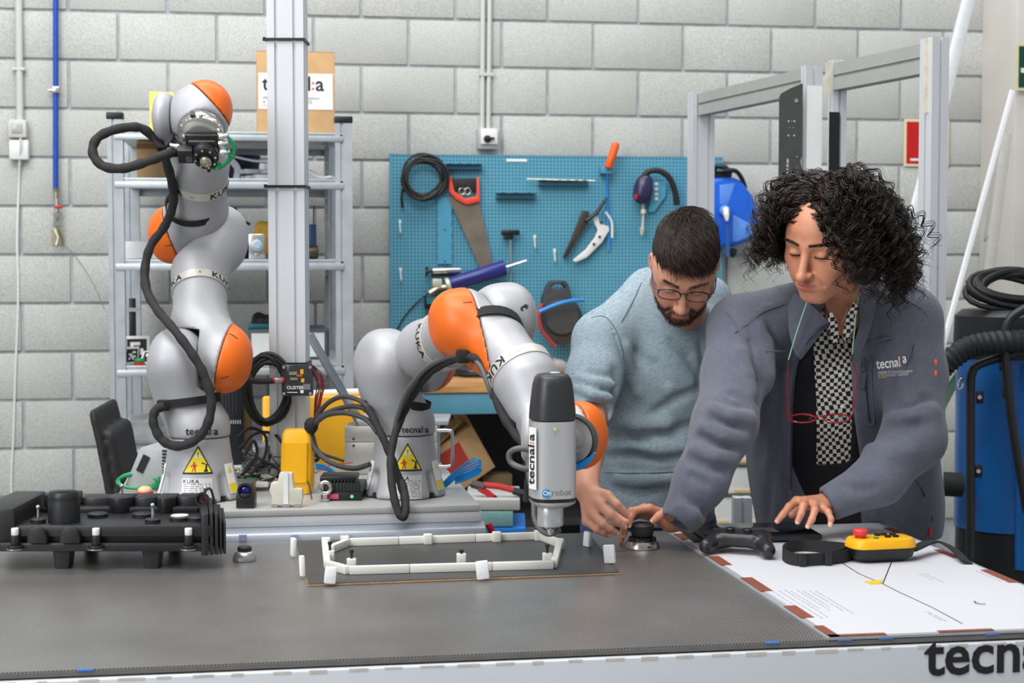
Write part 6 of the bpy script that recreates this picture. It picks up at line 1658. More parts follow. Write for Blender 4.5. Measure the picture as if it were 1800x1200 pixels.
# ------------------------------------------------------------------ the woman
WH = CAMF.copy(); WH.translation = P(1452, 421, 3.68)
WH = WH @ Matrix.Rotation(R(-42), 4, 'Z') @ Matrix.Rotation(R(22), 4, 'X') @ Matrix.Rotation(R(7), 4, 'Y') @ Matrix.Scale(1.04, 4)
wh_loc = to_local(WH)
NW = P(1486, 580, 3.925)
def f_whead(p):
    d = head_sdf(wh_loc(p), False) * 1.04
    d = smin(d, d_cap(p, WH @ Vector((0, .035, -.05)), NW, .046, .046), .02)
    return smin(d, d_ell(p, P(1478, 615, 3.975), (.07, .05, .06)), .04)
lo, hi = pbox([WH @ Vector((0, 0, 0)), NW], .15)
# right hand on the knob
KB = onZ(1129, 962, TZ); kd = (KB - CAML).dot(CAMR @ Vector((0, 0, -1)))
wrW = (P(1180, 914, kd + .02), .026)
knW = [P(1141, 893, kd - .004), P(1133, 893, kd + .018), P(1128, 897, kd + .036), P(1126, 903, kd + .052)]
fgW = [[knW[0], P(1117, 897, kd - .012), P(1109, 908, kd - .016), P(1106, 922, kd - .018)], [knW[1], P(1110, 898, kd + .008), P(1100, 916, kd + .002), P(1097, 940, kd - .004)],
       [knW[2], P(1106, 905, kd + .028), P(1097, 926, kd + .022), P(1092, 950, kd + .012)], [knW[3], P(1108, 912, kd + .045), P(1098, 932, kd + .042), P(1091, 953, kd + .034)]]
thW = [P(1178, 906, kd - .018), P(1170, 900, kd - .034), P(1158, 907, kd - .046), P(1148, 915, kd - .050)]
def f_whr(p):
    d = d_cap(p, P(1215, 905, kd + .03), wrW[0], .032, .027)
    return smin(d, hand_sdf(p, wrW, knW, fgW, thW, .0084), .012)
# left hand above the tablet
wd = 3.72
wrL = (P(1462, 882, wd), .026)
knL = [P(1400, 880, wd - .055), P(1415, 881, wd - .068), P(1431, 886, wd - .074), P(1447, 893, wd - .072)]
fgL = [[knL[0], P(1387, 890, wd - .078), P(1376, 904, wd - .09), P(1366, 916, wd - .098)], [knL[1], P(1412, 888, wd - .098), P(1408, 903, wd - .112), P(1402, 917, wd - .118)],
       [knL[2], P(1432, 897, wd - .105), P(1427, 913, wd - .118), P(1420, 925, wd - .124)], [knL[3], P(1456, 900, wd - .098), P(1461, 912, wd - .108), P(1459, 922, wd - .112)]]
thL = [P(1440, 880, wd - .01), P(1415, 889, wd - .02), P(1392, 905, wd - .03)]
def f_whl(p):
    d = d_cap(p, P(1500, 872, wd + .03), wrL[0], .034, .028)
    return smin(d, hand_sdf(p, wrL, knL, fgL, thL, .0086), .012)
M_SKINW = mat_skin('skin_woman', (206, 146, 116), (176, 96, 86), (38, 26, 22), (60, 40, 30))
SRw, SLw = P(1307, 578, 3.84), P(1592, 562, 3.90)
def f_wtorso(p):
    d = d_ell(p, P(1460, 690, 4.0), (.13, .08, .16)); d = smin(d, d_ell(p, P(1465, 830, 4.03), (.12, .08, .16)), .06)
    d = smin(d, d_cap(p, P(1478, 615, 3.985), P(1460, 690, 4.02), .06, .07), .04)
    d = smin(d, chain(p, [P(1400, 590, 3.95), SRw, P(1292, 660, 3.77), P(1274, 745, 3.66), P(1215, 905, kd + .03)], [.05, .042, .038, .036, .029], .03), .03)
    return smin(d, chain(p, [P(1520, 590, 3.97), SLw, P(1608, 660, 3.86), P(1606, 770, 3.76), P(1500, 872, wd + .03)], [.05, .042, .038, .036, .030], .03), .03)
woman = person_mesh('person', [(f_whead, lo, hi), (f_whr, *pbox([P(1215, 905, kd + .03), wrW[0]] + [x for f_ in fgW for x in f_] + thW, .045)), (f_whl, *pbox([P(1500, 872, wd + .03)] + [x for f_ in fgL for x in f_] + thL, .045)),
    (f_wtorso, *pbox([SRw, SLw, P(1215, 905, kd), P(1608, 660, 3.86), P(1465, 960, 4.03), P(1460, 690, 4.1)], .06))], WH, head_attrs(False), M_SKINW,
    'person with dark curly hair in grey fleece jacket, one hand over the tablet')
nails(woman, [(f_[-1], f_[-2], -VF + VU * .5) for f_ in fgL] + [(fgW[0][-1], fgW[0][-2], -VF), (fgW[1][-1], fgW[1][-2], -VF - VR * .4), (thW[-1], thW[-2], -VF + VU * .7)], M_NAIL, .0074)
# torso under the clothes, reused for every layer
SRw, SLw = P(1307, 578, 3.84), P(1592, 562, 3.90)
def torso(p):
    d = d_ell(p, P(1458, 680, 3.97), (.178, .112, .20))
    d = smin(d, d_ell(p, P(1465, 830, 4.02), (.158, .108, .17)), .06)
    d = smin(d, d_ell(p, P(1470, 930, 4.04), (.172, .115, .10)), .05)
    d = smin(d, d_cap(p, SRw, P(1420, 545, 3.88), .056, .05), .06)
    return smin(d, d_cap(p, SLw, P(1520, 540, 3.90), .056, .05), .06)
def prismcut(poly_px, dref):
    """2-D polygon in the picture plane at depth dref, as a signed distance in the camera frame (removes front only)"""
    pts = np.array([((px - CX) / FPX, (CY - py) / FPX) for px, py in poly_px], np.float32)
    Ri = np.array(CAMR.transposed(), np.float32)
    def f(p):
        q = (p - vn(CAML)) @ Ri.T; x, y = q[:, 0] / -q[:, 2], q[:, 1] / -q[:, 2]
        d = np.full(len(p), 1e9, np.float32); ins = np.zeros(len(p), bool); n = len(pts)
        for i in range(n):
            a, b = pts[i], pts[(i + 1) % n]; e = b - a; t = np.clip(((x - a[0]) * e[0] + (y - a[1]) * e[1]) / float(e @ e), 0, 1)
            d = np.minimum(d, (x - a[0] - t * e[0]) ** 2 + (y - a[1] - t * e[1]) ** 2)
            c_ = ((a[1] > y) != (b[1] > y)); 
            with np.errstate(divide='ignore', invalid='ignore'): c_ &= x < (b[0] - a[0]) * (y - a[1]) / (b[1] - a[1] + 1e-12) + a[0]
            ins ^= c_
        d = np.sqrt(d) * dref; d = np.where(ins, -d, d)
        return np.maximum(d, -q[:, 2] - (dref + .06))
    return f
tl, th_ = pbox([P(1458, 680, 3.97), SRw, SLw, P(1470, 960, 4.04)], .2)
def f_blouse(p):
    d = torso(p) - .002
    d = smax(d, -d_ell(p, P(1478, 572, 3.80), (.022, .08, .050)), .01)
    return np.maximum(d, np.maximum(p[:, 2] - P(1478, 545, 3.85).z, P(1465, 820, 3.9).z - p[:, 2]))
def mat_check():
    q = NT('black_white_check'); b = q.b
    tc = q.n('ShaderNodeTexCoord'); mp = q.n('ShaderNodeMapping'); mp.inputs['Rotation'].default_value = (0, R(8), R(9)); q.l(tc, 'Object', mp, 0)
    nz = q.n('ShaderNodeTexNoise', i_Scale=14.0); q.l(tc, 'Object', nz, 'Vector')
    mx = q.n('ShaderNodeMix', data_type='RGBA', blend_type='LINEAR_LIGHT'); mx.inputs[0].default_value = .012; q.l(mp, 0, mx, 6); q.l(nz, 1, mx, 7)
    sp = q.n('ShaderNodeSeparateXYZ'); q.l(mx, 2, sp, 0); cb = q.n('ShaderNodeCombineXYZ', i_1=.5); 
    for ax, k in (('X', 0), ('Z', 2)):
        m = q.n('ShaderNodeMath', operation='MULTIPLY', i_1=105.0); q.l(sp, ax, m, 0); q.l(m, 0, cb, k)
    ck = q.n('ShaderNodeTexChecker', i_Scale=1.0); ck.inputs[1].default_value = lin((224, 220, 212)) + (1,); ck.inputs[2].default_value = lin((24, 23, 24)) + (1,)
    q.l(cb, 0, ck, 0); q.l(ck, 0, b, 'Base Color'); b.inputs['Roughness'].default_value = .7
    return q.m
M_CHECK = mat_check()
bl = blob('blouse', f_blouse, tl, th_, .006, M_CHECK, woman)
for px, py in ((1477, 658), (1480, 714)):
    h = hit(f_blouse, px, py, 3.6, 4.2); MB().cyl(P(px, py, h - .003), P(px, py, h + .001), .0048, n=12).build('button', M_WHITE, bl)
for pts in ([(1456, 551), (1462, 548), (1472, 566), (1476, 598), (1466, 610), (1457, 585)], [(1490, 552), (1503, 528), (1508, 540), (1504, 572), (1486, 604), (1482, 586)]):
    w = [P(x, y, 3.80 - .0012 * max(0, 600 - y)) for x, y in pts]; n = len(w); mb = MB()
    mb.add(w + [v + VF * .006 for v in w], [tuple(range(n)), tuple(range(2 * n - 1, n - 1, -1))] + [(i, n + i, n + (i + 1) % n, (i + 1) % n) for i in range(n)]); mb.build('collar', M_CHECK, bl, bevel=.001)
cut_b = prismcut([(1444, 545), (1430, 600), (1434, 680), (1436, 760), (1435, 818), (1494, 811), (1497, 740), (1498, 630), (1500, 545)], 3.86)
def f_card(p):
    d = torso(p) - .008
    d = smax(d, -cut_b(p), .002)
    return np.maximum(d, np.maximum(p[:, 2] - P(1478, 560, 3.85).z, (TZ - .03) - p[:, 2]))
blob('cardigan', f_card, tl, th_, .006, mat('black_knit', (20, 20, 26), .9, var=.3, scale=60, bump=.8, bscale=160, stretch=(.2, .2, 1)), woman)
# fleece jacket
def f_jack0(p):
    d = torso(p) - .024
    d = smin(d, d_ell(p, P(1365, 760, 3.98), (.07, .11, .24)), .05)
    d = smin(d, d_ell(p, P(1590, 800, 4.02), (.08, .11, .22)), .05)
    d = smin(d, d_ell(p, P(1608, 905, 4.03), (.066, .09, .13)), .05)
    d = smin(d, chain(p, [SRw - VR * .008, P(1292, 660, 3.77), P(1274, 745, 3.66), P(1232, 845, 3.60), P(1194, 912, 3.575)], [.074, .074, .070, .056, .043], .03), .03)
    d = smin(d, chain(p, [SLw + VR * .008, P(1608, 660, 3.86), P(1606, 770, 3.76), P(1545, 842, 3.71), P(1462, 882, 3.70)], [.076, .072, .070, .056, .042], .03), .03)
    return d
lines = [
    ([(1330, 640), (1338, 670), (1332, 700), (1318, 718)], .012, 1), ([(1290, 690), (1310, 700), (1330, 702)], .010, 1), ([(1262, 705), (1290, 716), (1318, 714)], .010, 1),
    ([(1255, 720), (1285, 733), (1318, 738)], .011, -1), ([(1250, 738), (1280, 752), (1312, 756)], .010, 1), ([(1240, 752), (1270, 768), (1302, 772)], .012, -1), ([(1230, 768), (1262, 786), (1296, 790)], .009, 1),
    ([(1222, 790), (1255, 806), (1288, 808)], .011, -1), ([(1213, 806), (1248, 822), (1280, 826)], .009, 1), ([(1215, 835), (1245, 850)], .008, 1), ([(1270, 620), (1285, 660), (1290, 690)], .010, 1), ([(1300, 620), (1312, 660), (1322, 690)], .010, -1),
    ([(1205, 880), (1225, 893), (1238, 905)], .008, 1), ([(1200, 892), (1218, 905), (1226, 918)], .009, -1),
    ([(1575, 720), (1600, 716), (1635, 700)], .012, 1), ([(1570, 735), (1600, 735), (1640, 722)], .013, -1), ([(1560, 752), (1590, 752), (1630, 745)], .011, 1), ([(1540, 775), (1570, 778), (1610, 770)], .011, 1), ([(1530, 790), (1565, 796), (1600, 792)], .012, -1), ([(1510, 808), (1545, 818), (1580, 816)], .009, 1),
    ([(1575, 620), (1573, 660), (1570, 700)], .011, 1), ([(1590, 640), (1592, 680), (1600, 705)], .010, -1), ([(1480, 850), (1510, 862), (1540, 858)], .008, 1), ([(1562, 700), (1545, 730), (1520, 770)], .011, 1),
    ([(1350, 600), (1352, 660), (1348, 730), (1345, 800)], .010, -1), ([(1368, 640), (1372, 720), (1370, 800)], .009, 1), ([(1338, 740), (1334, 800), (1332, 870)], .011, 1), ([(1560, 860), (1590, 890), (1620, 920)], .008, 1), ([(1575, 850), (1600, 890)], .010, -1),
    ([(1278, 545), (1300, 575), (1318, 610), (1330, 640)], .0045, -1), ([(1290, 583), (1320, 560), (1345, 540), (1380, 530)], .004, -1), ([(1345, 616), (1380, 616)], .003, 1), ([(1505, 604), (1540, 595), (1570, 592)], .003, 1), ([(1560, 540), (1600, 535), (1630, 552)], .004, -1),
]
lines = [(p_, r * (1.3 if r > .006 else 1), s) for p_, r, s in lines] + [([(1548, 560), (1556, 600), (1560, 650)], .010, 1), ([(1532, 575), (1536, 620)], .009, -1), ([(1350, 570), (1362, 610), (1366, 660)], .010, 1), ([(1335, 575), (1346, 620), (1350, 680)], .011, -1), ([(1320, 600), (1328, 640)], .008, 1), ([(1600, 600), (1612, 640), (1618, 690)], .010, 1), ([(1380, 660), (1382, 740), (1378, 830)], .008, -1), ([(1355, 820), (1352, 870), (1350, 910)], .010, 1), ([(1600, 850), (1622, 880), (1640, 910)], .010, -1)]
f_j1 = folds(f_jack0, lines, 3.4, 4.2)
cut_j = prismcut([(1462, 520), (1436, 560), (1418, 600), (1402, 640), (1394, 690), (1391, 735), (1389, 833), (1392, 960), (1535, 960), (1530, 900), (1512, 805), (1500, 720), (1496, 640), (1503, 560), (1506, 520)], 3.86)
CUFR, CUFL = P(1194, 912, 3.575), P(1462, 882, 3.70)
nR = (P(1180, 930, 3.57) - P(1232, 845, 3.60)).normalized(); nL = (P(1440, 893, 3.70) - P(1545, 842, 3.71)).normalized()
def near(p, c, r): return np.sqrt(((p - vn(c)) ** 2).sum(1)) < r
def f_jacket(p):
    d = f_j1(p)
    body = ~(near(p, CUFR, .10) | near(p, CUFL, .09))
    # the sleeves stay closed where the opening passes behind them
    arm = np.minimum(chain(p, [P(1606, 770, 3.76), P(1545, 842, 3.71), P(1462, 882, 3.70)], [.082, .066, .05], .03), chain(p, [P(1274, 745, 3.66), P(1232, 845, 3.60), P(1194, 912, 3.575)], [.08, .066, .05], .03))
    c_ = np.maximum(cut_j(p), -arm + .006)
    d = smax(d, -c_, .005)
    for c0, n0, r in ((CUFR, nR, .10), (CUFL, nL, .09)):
        m = near(p, c0, r); d[m] = np.maximum(d[m], d_half(p[m], c0 + n0 * .012, n0)); d = smax(d, -d_cap(p, c0 + n0 * .05, c0 + n0 * .006, .0300, .0300), .002)
    d = smax(d, -d_ell(p, P(1478, 560, 3.86), (.058, .075, .055)), .01)
    d = np.maximum(d, P(1500, 958, 3.9).z - p[:, 2])
    return smax(d, -d_box(p, ((TX0 + TX1) / 2, (TY0 + TY1) / 2, TZ / 2), ((TX1 - TX0) / 2 + .004, (TY1 - TY0) / 2 + .004, TZ / 2 + .007)), .004)
M_FLEECE = mat('grey_fleece', (92, 96, 110), .92, var=.10, scale=90, bump=.6, bscale=700, sheen=.25)
jl, jh = pbox([tl + .1, th_ - .1, P(1194, 912, 3.575), P(1300, 578, 3.8), P(1640, 700, 3.86)], .13)
jk = blob('fleece_jacket', f_jacket, jl, jh, .0058, M_FLEECE, woman, 2)
# collar
def strip(name, m, parent, a, b, th=.007, n=8):
    A_, B_ = crom(a, n), crom(b, n); k = len(A_); mb = MB(); off = VF * th
    vs = A_ + B_ + [v + off for v in A_] + [v + off for v in B_]
    fs = [(i, i + 1, k + i + 1, k + i) for i in range(k - 1)] + [(2 * k + i, 3 * k + i, 3 * k + i + 1, 2 * k + i + 1) for i in range(k - 1)] + [(i, 2 * k + i, 2 * k + i + 1, i + 1) for i in range(k - 1)] + [(k + i, k + i + 1, 3 * k + i + 1, 3 * k + i) for i in range(k - 1)] + [(0, k, 3 * k, 2 * k), (k - 1, 3 * k - 1, 4 * k - 1, 2 * k - 1)][:2]
    return mb.add(vs, fs).build(name, m, parent)
strip('collar', M_FLEECE, jk, [P(1398, 515, 3.77), P(1425, 535, 3.75), P(1448, 556, 3.75), P(1459, 566, 3.76)], [P(1384, 545, 3.79), P(1390, 590, 3.77), P(1400, 622, 3.77), P(1408, 632, 3.78)], .012)
strip('collar', M_FLEECE, jk, [P(1508, 520, 3.80), P(1512, 560, 3.78), P(1505, 600, 3.79), P(1498, 630, 3.80)], [P(1545, 505, 3.84), P(1535, 560, 3.80), P(1520, 605, 3.80), P(1504, 640, 3.81)], .012)
MB().tube(crom([P(1458, 571, 3.757), P(1432, 585, 3.757), P(1412, 612, 3.772), P(1400, 640, 3.79), P(1393, 700, 3.80), P(1391, 780, 3.82), P(1390, 860, 3.84)], 5), .0028, 6).build('zip', mat('navy_zip', (44, 48, 72), .5), jk)
def onjack(px, py, o=.002): h = hit(f_j1, px, py, 3.4, 4.2); return P(px, py, (h or 3.8) - o)
MB().tube(crom([onjack(1519, 628), onjack(1521, 670), onjack(1527, 740)], 5), .003, 6).build('pocket_zip', mat('navy_zip', (44, 48, 72)), jk)
MB().tube([onjack(1519, 632, .004), onjack(1518, 652, .005)], .0045, 6).tube([onjack(1518, 655, .005), onjack(1515, 684, .006)], 0, 4, flat=(.006, .002, VR)).build('zip_pull', mat('grey_pull', (70, 72, 82), .5), jk)
MB().tube(crom([onjack(1603, 832), onjack(1625, 870), onjack(1640, 915)], 5), .0022, 6).build('side_pocket_zip', mat('navy_zip', (44, 48, 72)), jk)
MB().box(onjack(1634, 934, .0), (.006, .012, .02)).build('red_tab', M_RED, jk)
for pts in ([(1278, 548), (1296, 572), (1312, 606), (1326, 640), (1330, 665)], [(1292, 584), (1318, 566), (1340, 548), (1378, 534)], [(1346, 617), (1362, 617), (1380, 617)], [(1506, 606), (1540, 598), (1572, 593)], [(1556, 538), (1590, 530), (1616, 540), (1630, 556)], [(1530, 624), (1532, 680), (1536, 742), (1524, 746)], [(1384, 650), (1381, 720), (1379, 800), (1380, 880)], [(1622, 560), (1606, 600), (1590, 650), (1577, 700)]):
    MB().tube(crom([onjack(x, y, .0024) for x, y in pts], 5), .0020, 6).build('seam', M_FLEECE, jk)
# embroidered lettering: flat letters pressed on the cloth
def cloth_text(body, px, py, size_px, m, sx=1.0, rot=0.0, bold=.02):
    me = flat_text(body, size_px, bold, 'LEFT'); n = len(me.vertices)
    ca, sa = math.cos(rot), math.sin(rot)
    for v in me.vertices:
        x, y = v.co.x * sx * ca - v.co.y * sa, v.co.x * sx * sa + v.co.y * ca
        v.co = onjack(px + x, py - y, .0042)
    return link('lettering', me, m, jk)
cloth_text('tecnal', 1541, 648, 25, M_PAPER, .72, .10)
cloth_text(':', 1582, 639, 25, M_DOT, .7, .10); cloth_text('a', 1587, 638, 25, M_PAPER, .7, .10)
cloth_text('MEMBER OF BASQUE RESEARCH', 1544, 657, 6, M_PAPER, .7, .05, 0)
cloth_text('& TECHNOLOGY ALLIANCE', 1544, 662, 6, M_PAPER, .7, .05, 0)
MB().tube([onjack(1545, 664), onjack(1559, 663)], .0012, 4).build('yellow_underline', M_YEL, jk)
for py in (637, 657): MB().ball(onjack(1645, py, .0), .008, 10, (.6, .6, 1.1)).build('orange_dot', M_DOT, jk)
# trousers and shoes
def f_tr(p):
    d = d_ell(p, P(1470, 935, 4.04), (.160, .105, .12))
    for px in (1415, 1525):
        k = P(px, 940, 4.05); d = smin(d, chain(p, [Vector((k.x, k.y, .82)), Vector((k.x, k.y + .02, .46)), Vector((k.x, k.y + .04, .08))], [.082, .058, .045], .03), .04)
    return smax(smax(d, p[:, 2] - (TZ + .05), .01), .045 - p[:, 2], .01)
c = P(1470, 935, 4.04)
blob('trousers', f_tr, Vector((c.x - .3, c.y - .25, .03)), Vector((c.x + .3, c.y + .25, 1.0)), .012, mat('black_trousers', (22, 22, 26), .9), woman)
for px in (1415, 1525): k = P(px, 940, 4.05); shoe(woman, k.x, k.y + .04, M_BLACK)
# curly hair
M_HAIRW = mat_hair('black_curly_hair', (20, 15, 14), (50, 36, 30), .36)
def f_wcap(p):
    q = wh_loc(p)
    d = d_ell(q, (0, .028, .040), (.086, .098, .092))
    d = smin(d, d_ell(q, (.072, .030, -.020), (.052, .062, .088)), .03)
    d = smin(d, d_ell(q, (-.070, .034, -.012), (.044, .056, .080)), .03)
    d = smin(d, d_ell(q, (0, .085, -.02), (.085, .045, .09)), .03)
    # keep the face free
    d = smax(d, -d_ell(q, (.008, -.105, -.026), (.064, .090, .086)), .012)
    return d
hw = blob('hair', f_wcap, *pbox([WH @ Vector((0, .03, 0))], .19), .005, M_HAIRW, woman)
WHn = np.array(WH, np.float32); rr = random.Random(8)
def wl(l): l = np.array(l, np.float32); return l @ WHn[:3, :3].T + WHn[:3, 3]
GVW = np.array(WH.to_3x3().inverted() @ Vector((0, 0, -1)), np.float32); GVW /= np.linalg.norm(GVW)
GV = Vector(GVW)
def lock_path():
    """a lock: leaves the scalp away from the parting, swells out, falls and winds up towards its end"""
    while True:
        th2, ph2 = rr.uniform(0, 2 * PI), math.acos(rr.uniform(-.45, 1))
        n = Vector((math.sin(ph2) * math.cos(th2), math.sin(ph2) * math.sin(th2), math.cos(ph2)))
        if rr.random() < .12: n = Vector((rr.uniform(-.22, .02), rr.uniform(-.9, .3), .8)).normalized()
        p0 = Vector((.085 * n.x, .028 + .097 * n.y, .040 + .091 * n.z))
        if p0.y < .0 and p0.z < (.066 - .35 * p0.x if p0.x > 0 else .060 - .2 * abs(p0.x)): continue
        if p0.y < .012 and p0.z < .03: continue
        break
    side = 1 if p0.x > -.010 else -1
    L = rr.uniform(.11, .20) * (1.0 if p0.z > .03 else .8) * (1.3 if side > 0 else .95)
    tang = Vector((side * 1.0, .75 if p0.y < .0 else .15, 0)); tang = (tang - n * tang.dot(n)).normalized()
    q = p0.copy(); d = (n * .55 + tang * .75).normalized()
    rc, pit, ph = rr.uniform(.006, .0135), rr.uniform(.026, .048), rr.uniform(0, 6.28)
    pts = []; n_ = 46; st = L / n_; bad = False; e0 = Vector((rr.uniform(-1, 1), rr.uniform(-1, 1), rr.uniform(-1, 1)))
    for k in range(n_):
        s = k / (n_ - 1); d = (d + GV * (.060 + .042 * s) + tang * .012 + Vector((rr.uniform(-.055, .055), rr.uniform(-.055, .055), rr.uniform(-.055, .055)))).normalized()
        q = q + d * st
        if q.y < .012 and -.066 < q.x < .088 and q.z < .066 - .55 * max(0, q.x): q.x += ((.092 if side > 0 else -.072) - q.x) * .25; q.y += .004
        if q.y < -.026 and -.058 < q.x < .074 and q.z < .056 - .45 * max(0, q.x): bad = True
        a = ph + 2 * PI * (k * st) / pit * side; e1 = d.cross(e0).normalized(); e2 = d.cross(e1)
        g = min(1, .12 + s * 1.25) * rc; pts.append(tuple(q + e1 * (g * math.cos(a)) + e2 * (g * math.sin(a))))
    return None if bad else np.array(pts, np.float32)
LOCKS = []
while len(LOCKS) < 820:
    b_ = lock_path()
    if b_ is not None: LOCKS.append(b_)
rn = np.random.RandomState(4)
def lockhair(i):
    b_ = LOCKS[i // 5]; s = np.linspace(0, 1, len(b_), dtype=np.float32)[:, None]
    o = rn.normal(0, .0026, (1, 3)).astype(np.float32) + rn.normal(0, .0022, (1, 3)).astype(np.float32) * s
    k = rn.randint(0, 4); return wl(b_[:len(b_) - k] + o[:, :] * (1 + .0 * s[:len(b_) - k]) if False else (b_ + o)[:len(b_) - k])
strands('hair_locks', len(LOCKS) * 5, lockhair, M_HAIRW, hw, 26, .0013, 3, .4)
def flyaway(i): b_ = LOCKS[rn.randint(0, len(LOCKS))]; o = rn.normal(0, .010, (1, 3)).astype(np.float32); return wl(b_ * 1.0 + o * np.linspace(0, 1, len(b_), dtype=np.float32)[:, None] + (b_ - b_[0]) * .10)
strands('loose_hair', 300, flyaway, M_HAIRW, hw, 26, .0005, 3, .5)
rr = random.Random(15)
def wbrow(i):
    while True:
        s = rr.choice((-1, 1)); x = rr.uniform(.011, .054); z = .0235 - 3.5 * (x - .034) ** 2 + .02 * (x - .01) + rr.uniform(-.0026, .0026)
        ys = np.linspace(-.13, 0, 90); v = head_sdf(np.stack([np.full(90, s * x), ys, np.full(90, z)], 1).astype(np.float32), False); k = int(np.argmax(v < 0))
        p0 = Vector((s * x, ys[k], z)); d = Vector((s * .9, -.15, .30)).normalized() + Vector((rr.uniform(-.2, .2), -.15, rr.uniform(-.2, .2)))
        return wl([tuple(p0 + d * (.0075 * q_ / 3)) for q_ in range(4)])
strands('eyebrow_hair', 260, wbrow, M_HAIRW, woman, 4, .0005)
# red reading glasses on a green cord
rg = thing('reading_glasses', 'red reading glasses hanging on green cord over the check blouse', 'glasses', P(1443, 745, 3.74))
M_RG = mat('red_frame', (150, 20, 34), .25, var=.05, coat=.4)
def gp(px, py, d=3.76): return P(px, py, d)
for cx_ in (1411, 1471):
    lp = [gp(cx_ + 23 * math.cos(a), 735 + 7.5 * math.sin(a), 3.755 - .02 * math.sin(a)) for a in [2 * PI * i / 24 for i in range(24)]]
    MB().tube(lp, .0021, 6, closed=True).build('lens_rim', M_RG, rg); MB().add(lp, [tuple(range(24))]).build('lens', M_LENS, rg, fixn=False)
MB().tube(crom([gp(1434, 734, 3.75), gp(1441, 731, 3.745), gp(1448, 734, 3.75)], 4), .002, 6).build('bridge', M_RG, rg)
MB().tube(crom([gp(1388, 736, 3.76), gp(1384, 722, 3.775), gp(1384, 680, 3.775), gp(1385, 640, 3.775)], 5), [.002] * 11 + [.0016] * 5, 6).build('temple_arm', M_RG, rg)
MB().tube(crom([gp(1494, 736, 3.76), gp(1499, 722, 3.77), gp(1503, 690, 3.77), gp(1505, 655, 3.775), gp(1497, 630, 3.775)], 5), .002, 6).build('temple_arm', M_RG, rg)
for a, b in (((1385, 642), (1386, 630)), ((1497, 632), (1498, 620))): MB().tube([gp(*a, 3.774), gp(*b, 3.774)], .0028, 6).build('cord_clip', M_BLACK, rg)
M_CORD = mat('green_cord', (150, 206, 178), .6)
MB().tube(crom([gp(1386, 632, 3.77), gp(1400, 585, 3.745), gp(1417, 535, 3.73), gp(1424, 515, 3.75), gp(1450, 500, 3.88), gp(1490, 500, 3.88), gp(1508, 515, 3.75), gp(1505, 545, 3.74), gp(1502, 580, 3.745), gp(1498, 622, 3.765)], 5), .0016, 6).build('cord', M_CORD, rg)
tag(MB().tube(crom([gp(1460, 545, 3.76), gp(1470, 562, 3.772), gp(1477, 570, 3.778), gp(1484, 558, 3.77), gp(1490, 542, 3.76)], 4), .0007, 5).build('necklace', M_BRASS), 'fine gold necklace at the throat of the curly-haired person', 'necklace')
# ================================================================== THINGS ON THE TABLE
M_ABS = mat('black_engine_plastic', (30, 30, 32), .42, var=.10, scale=120, bump=.15, bscale=400)
# ------------------------------------------------------------------ engine valve cover on stands
vd = 3.37; s_ = vd / FPX
O = onZ(190, 1001, TZ); vd = (O - CAML).dot(CAMR @ Vector((0, 0, -1))); s_ = vd / FPX
vc = thing('engine_cover', 'black plastic engine valve cover standing on two feet at left', 'engine part', O)
VM = fcam(O)
def vx(px): return (px - 190) * s_
ZB, ZF = .038, .093       # underside, top of the front face
def vbox(name, x0, x1, y0, y1, z0, z1, m=M_ABS, bevel=.003, parent=None):
    return MB().bb((vx(x0), y0, z0), (vx(x1), y1, z1), VM).build(name, m, parent or vc, bevel=bevel)
def bx_(px, y): return ((px - 900) * (vd + y) - (190 - 900) * vd) / FPX
def vwedge(name, x0, x1, x0b, x1b, y0, y1, z0, z1, bevel=.003):
    return MB().prism([(vx(x0), y0), (vx(x1), y0), (bx_(x1b, y1), y1), (bx_(x0b, y1), y1)], z0, z1, VM).build(name, M_ABS, vc, bevel=bevel)
vwedge('tray', 22, 376, 40, 372, .012, .26, .050, ZF - .004, .006)
vwedge('lower_flange', 0, 370, 20, 366, -.002, .27, ZB, .056)
vbox('end_block', -40, 25, .01, .25, .050, .128, bevel=.008)
mb = MB(); mb.prism([(vx(30), ZF - .024), (vx(374), ZF - .024), (vx(372), ZF - .001), (vx(36), ZF - .001)], -.012, .0, VM @ frame((0, -.002, 0), (1, 0, 0), (0, 0, 1), (0, -1, 0))); mb.build('front_lip', M_ABS, vc, bevel=.002)
for x0, x1 in ((52, 86), (109, 144)):
    mb = MB(); n = 10; w = vx(x1) - vx(x0)
    mb.prism([(vx(x0), ZF - .036), (vx(x1), ZF - .036)] + [(vx(x1) - w * i / n, ZF - .026 + .024 * math.sin(PI * i / n) ** .4) for i in range(n + 1)], -.010, .012, VM @ frame((0, -.002, 0), (1, 0, 0), (0, 0, 1), (0, -1, 0))); mb.build('clip_hood', M_ABS, vc, bevel=.002)
for x in (29, 171, 333):
    c = VM @ Vector((vx(x), -.006, .052)); o = MB().cyl(c, c + VU * .020, .0095, n=14).cyl(c - VU * .006, c, .016, n=16).build('collar', M_ABS, vc, bevel=.001)
    MB().cyl(c + VU * .0205, c + VU * .036, .0078, n=14).build('white_bushing', M_WHITE, o, bevel=.002)
    MB().cyl(c - VU * .0085, c - VU * .0062, .018, n=16).build('washer', M_STEEL, o)
for x0 in (92, 250):
    mb = MB(); loft(mb, [(rsq(.030, .034, .004), .0008), (rsq(.038, .040, .004), ZB)], VM @ Matrix.Translation((vx(x0 + 14), .03, 0))); mb.build('foot', M_ABS, vc)
    mb = MB(); loft(mb, [(rsq(.024, .03, .004), .0008), (rsq(.028, .03, .004), ZB)], VM @ Matrix.Translation((vx(x0 + 16), .24, 0))); mb.build('foot', M_ABS, vc)
c = VM @ Vector((vx(100), .06, ZF - .005)); r = 27.5 * s_
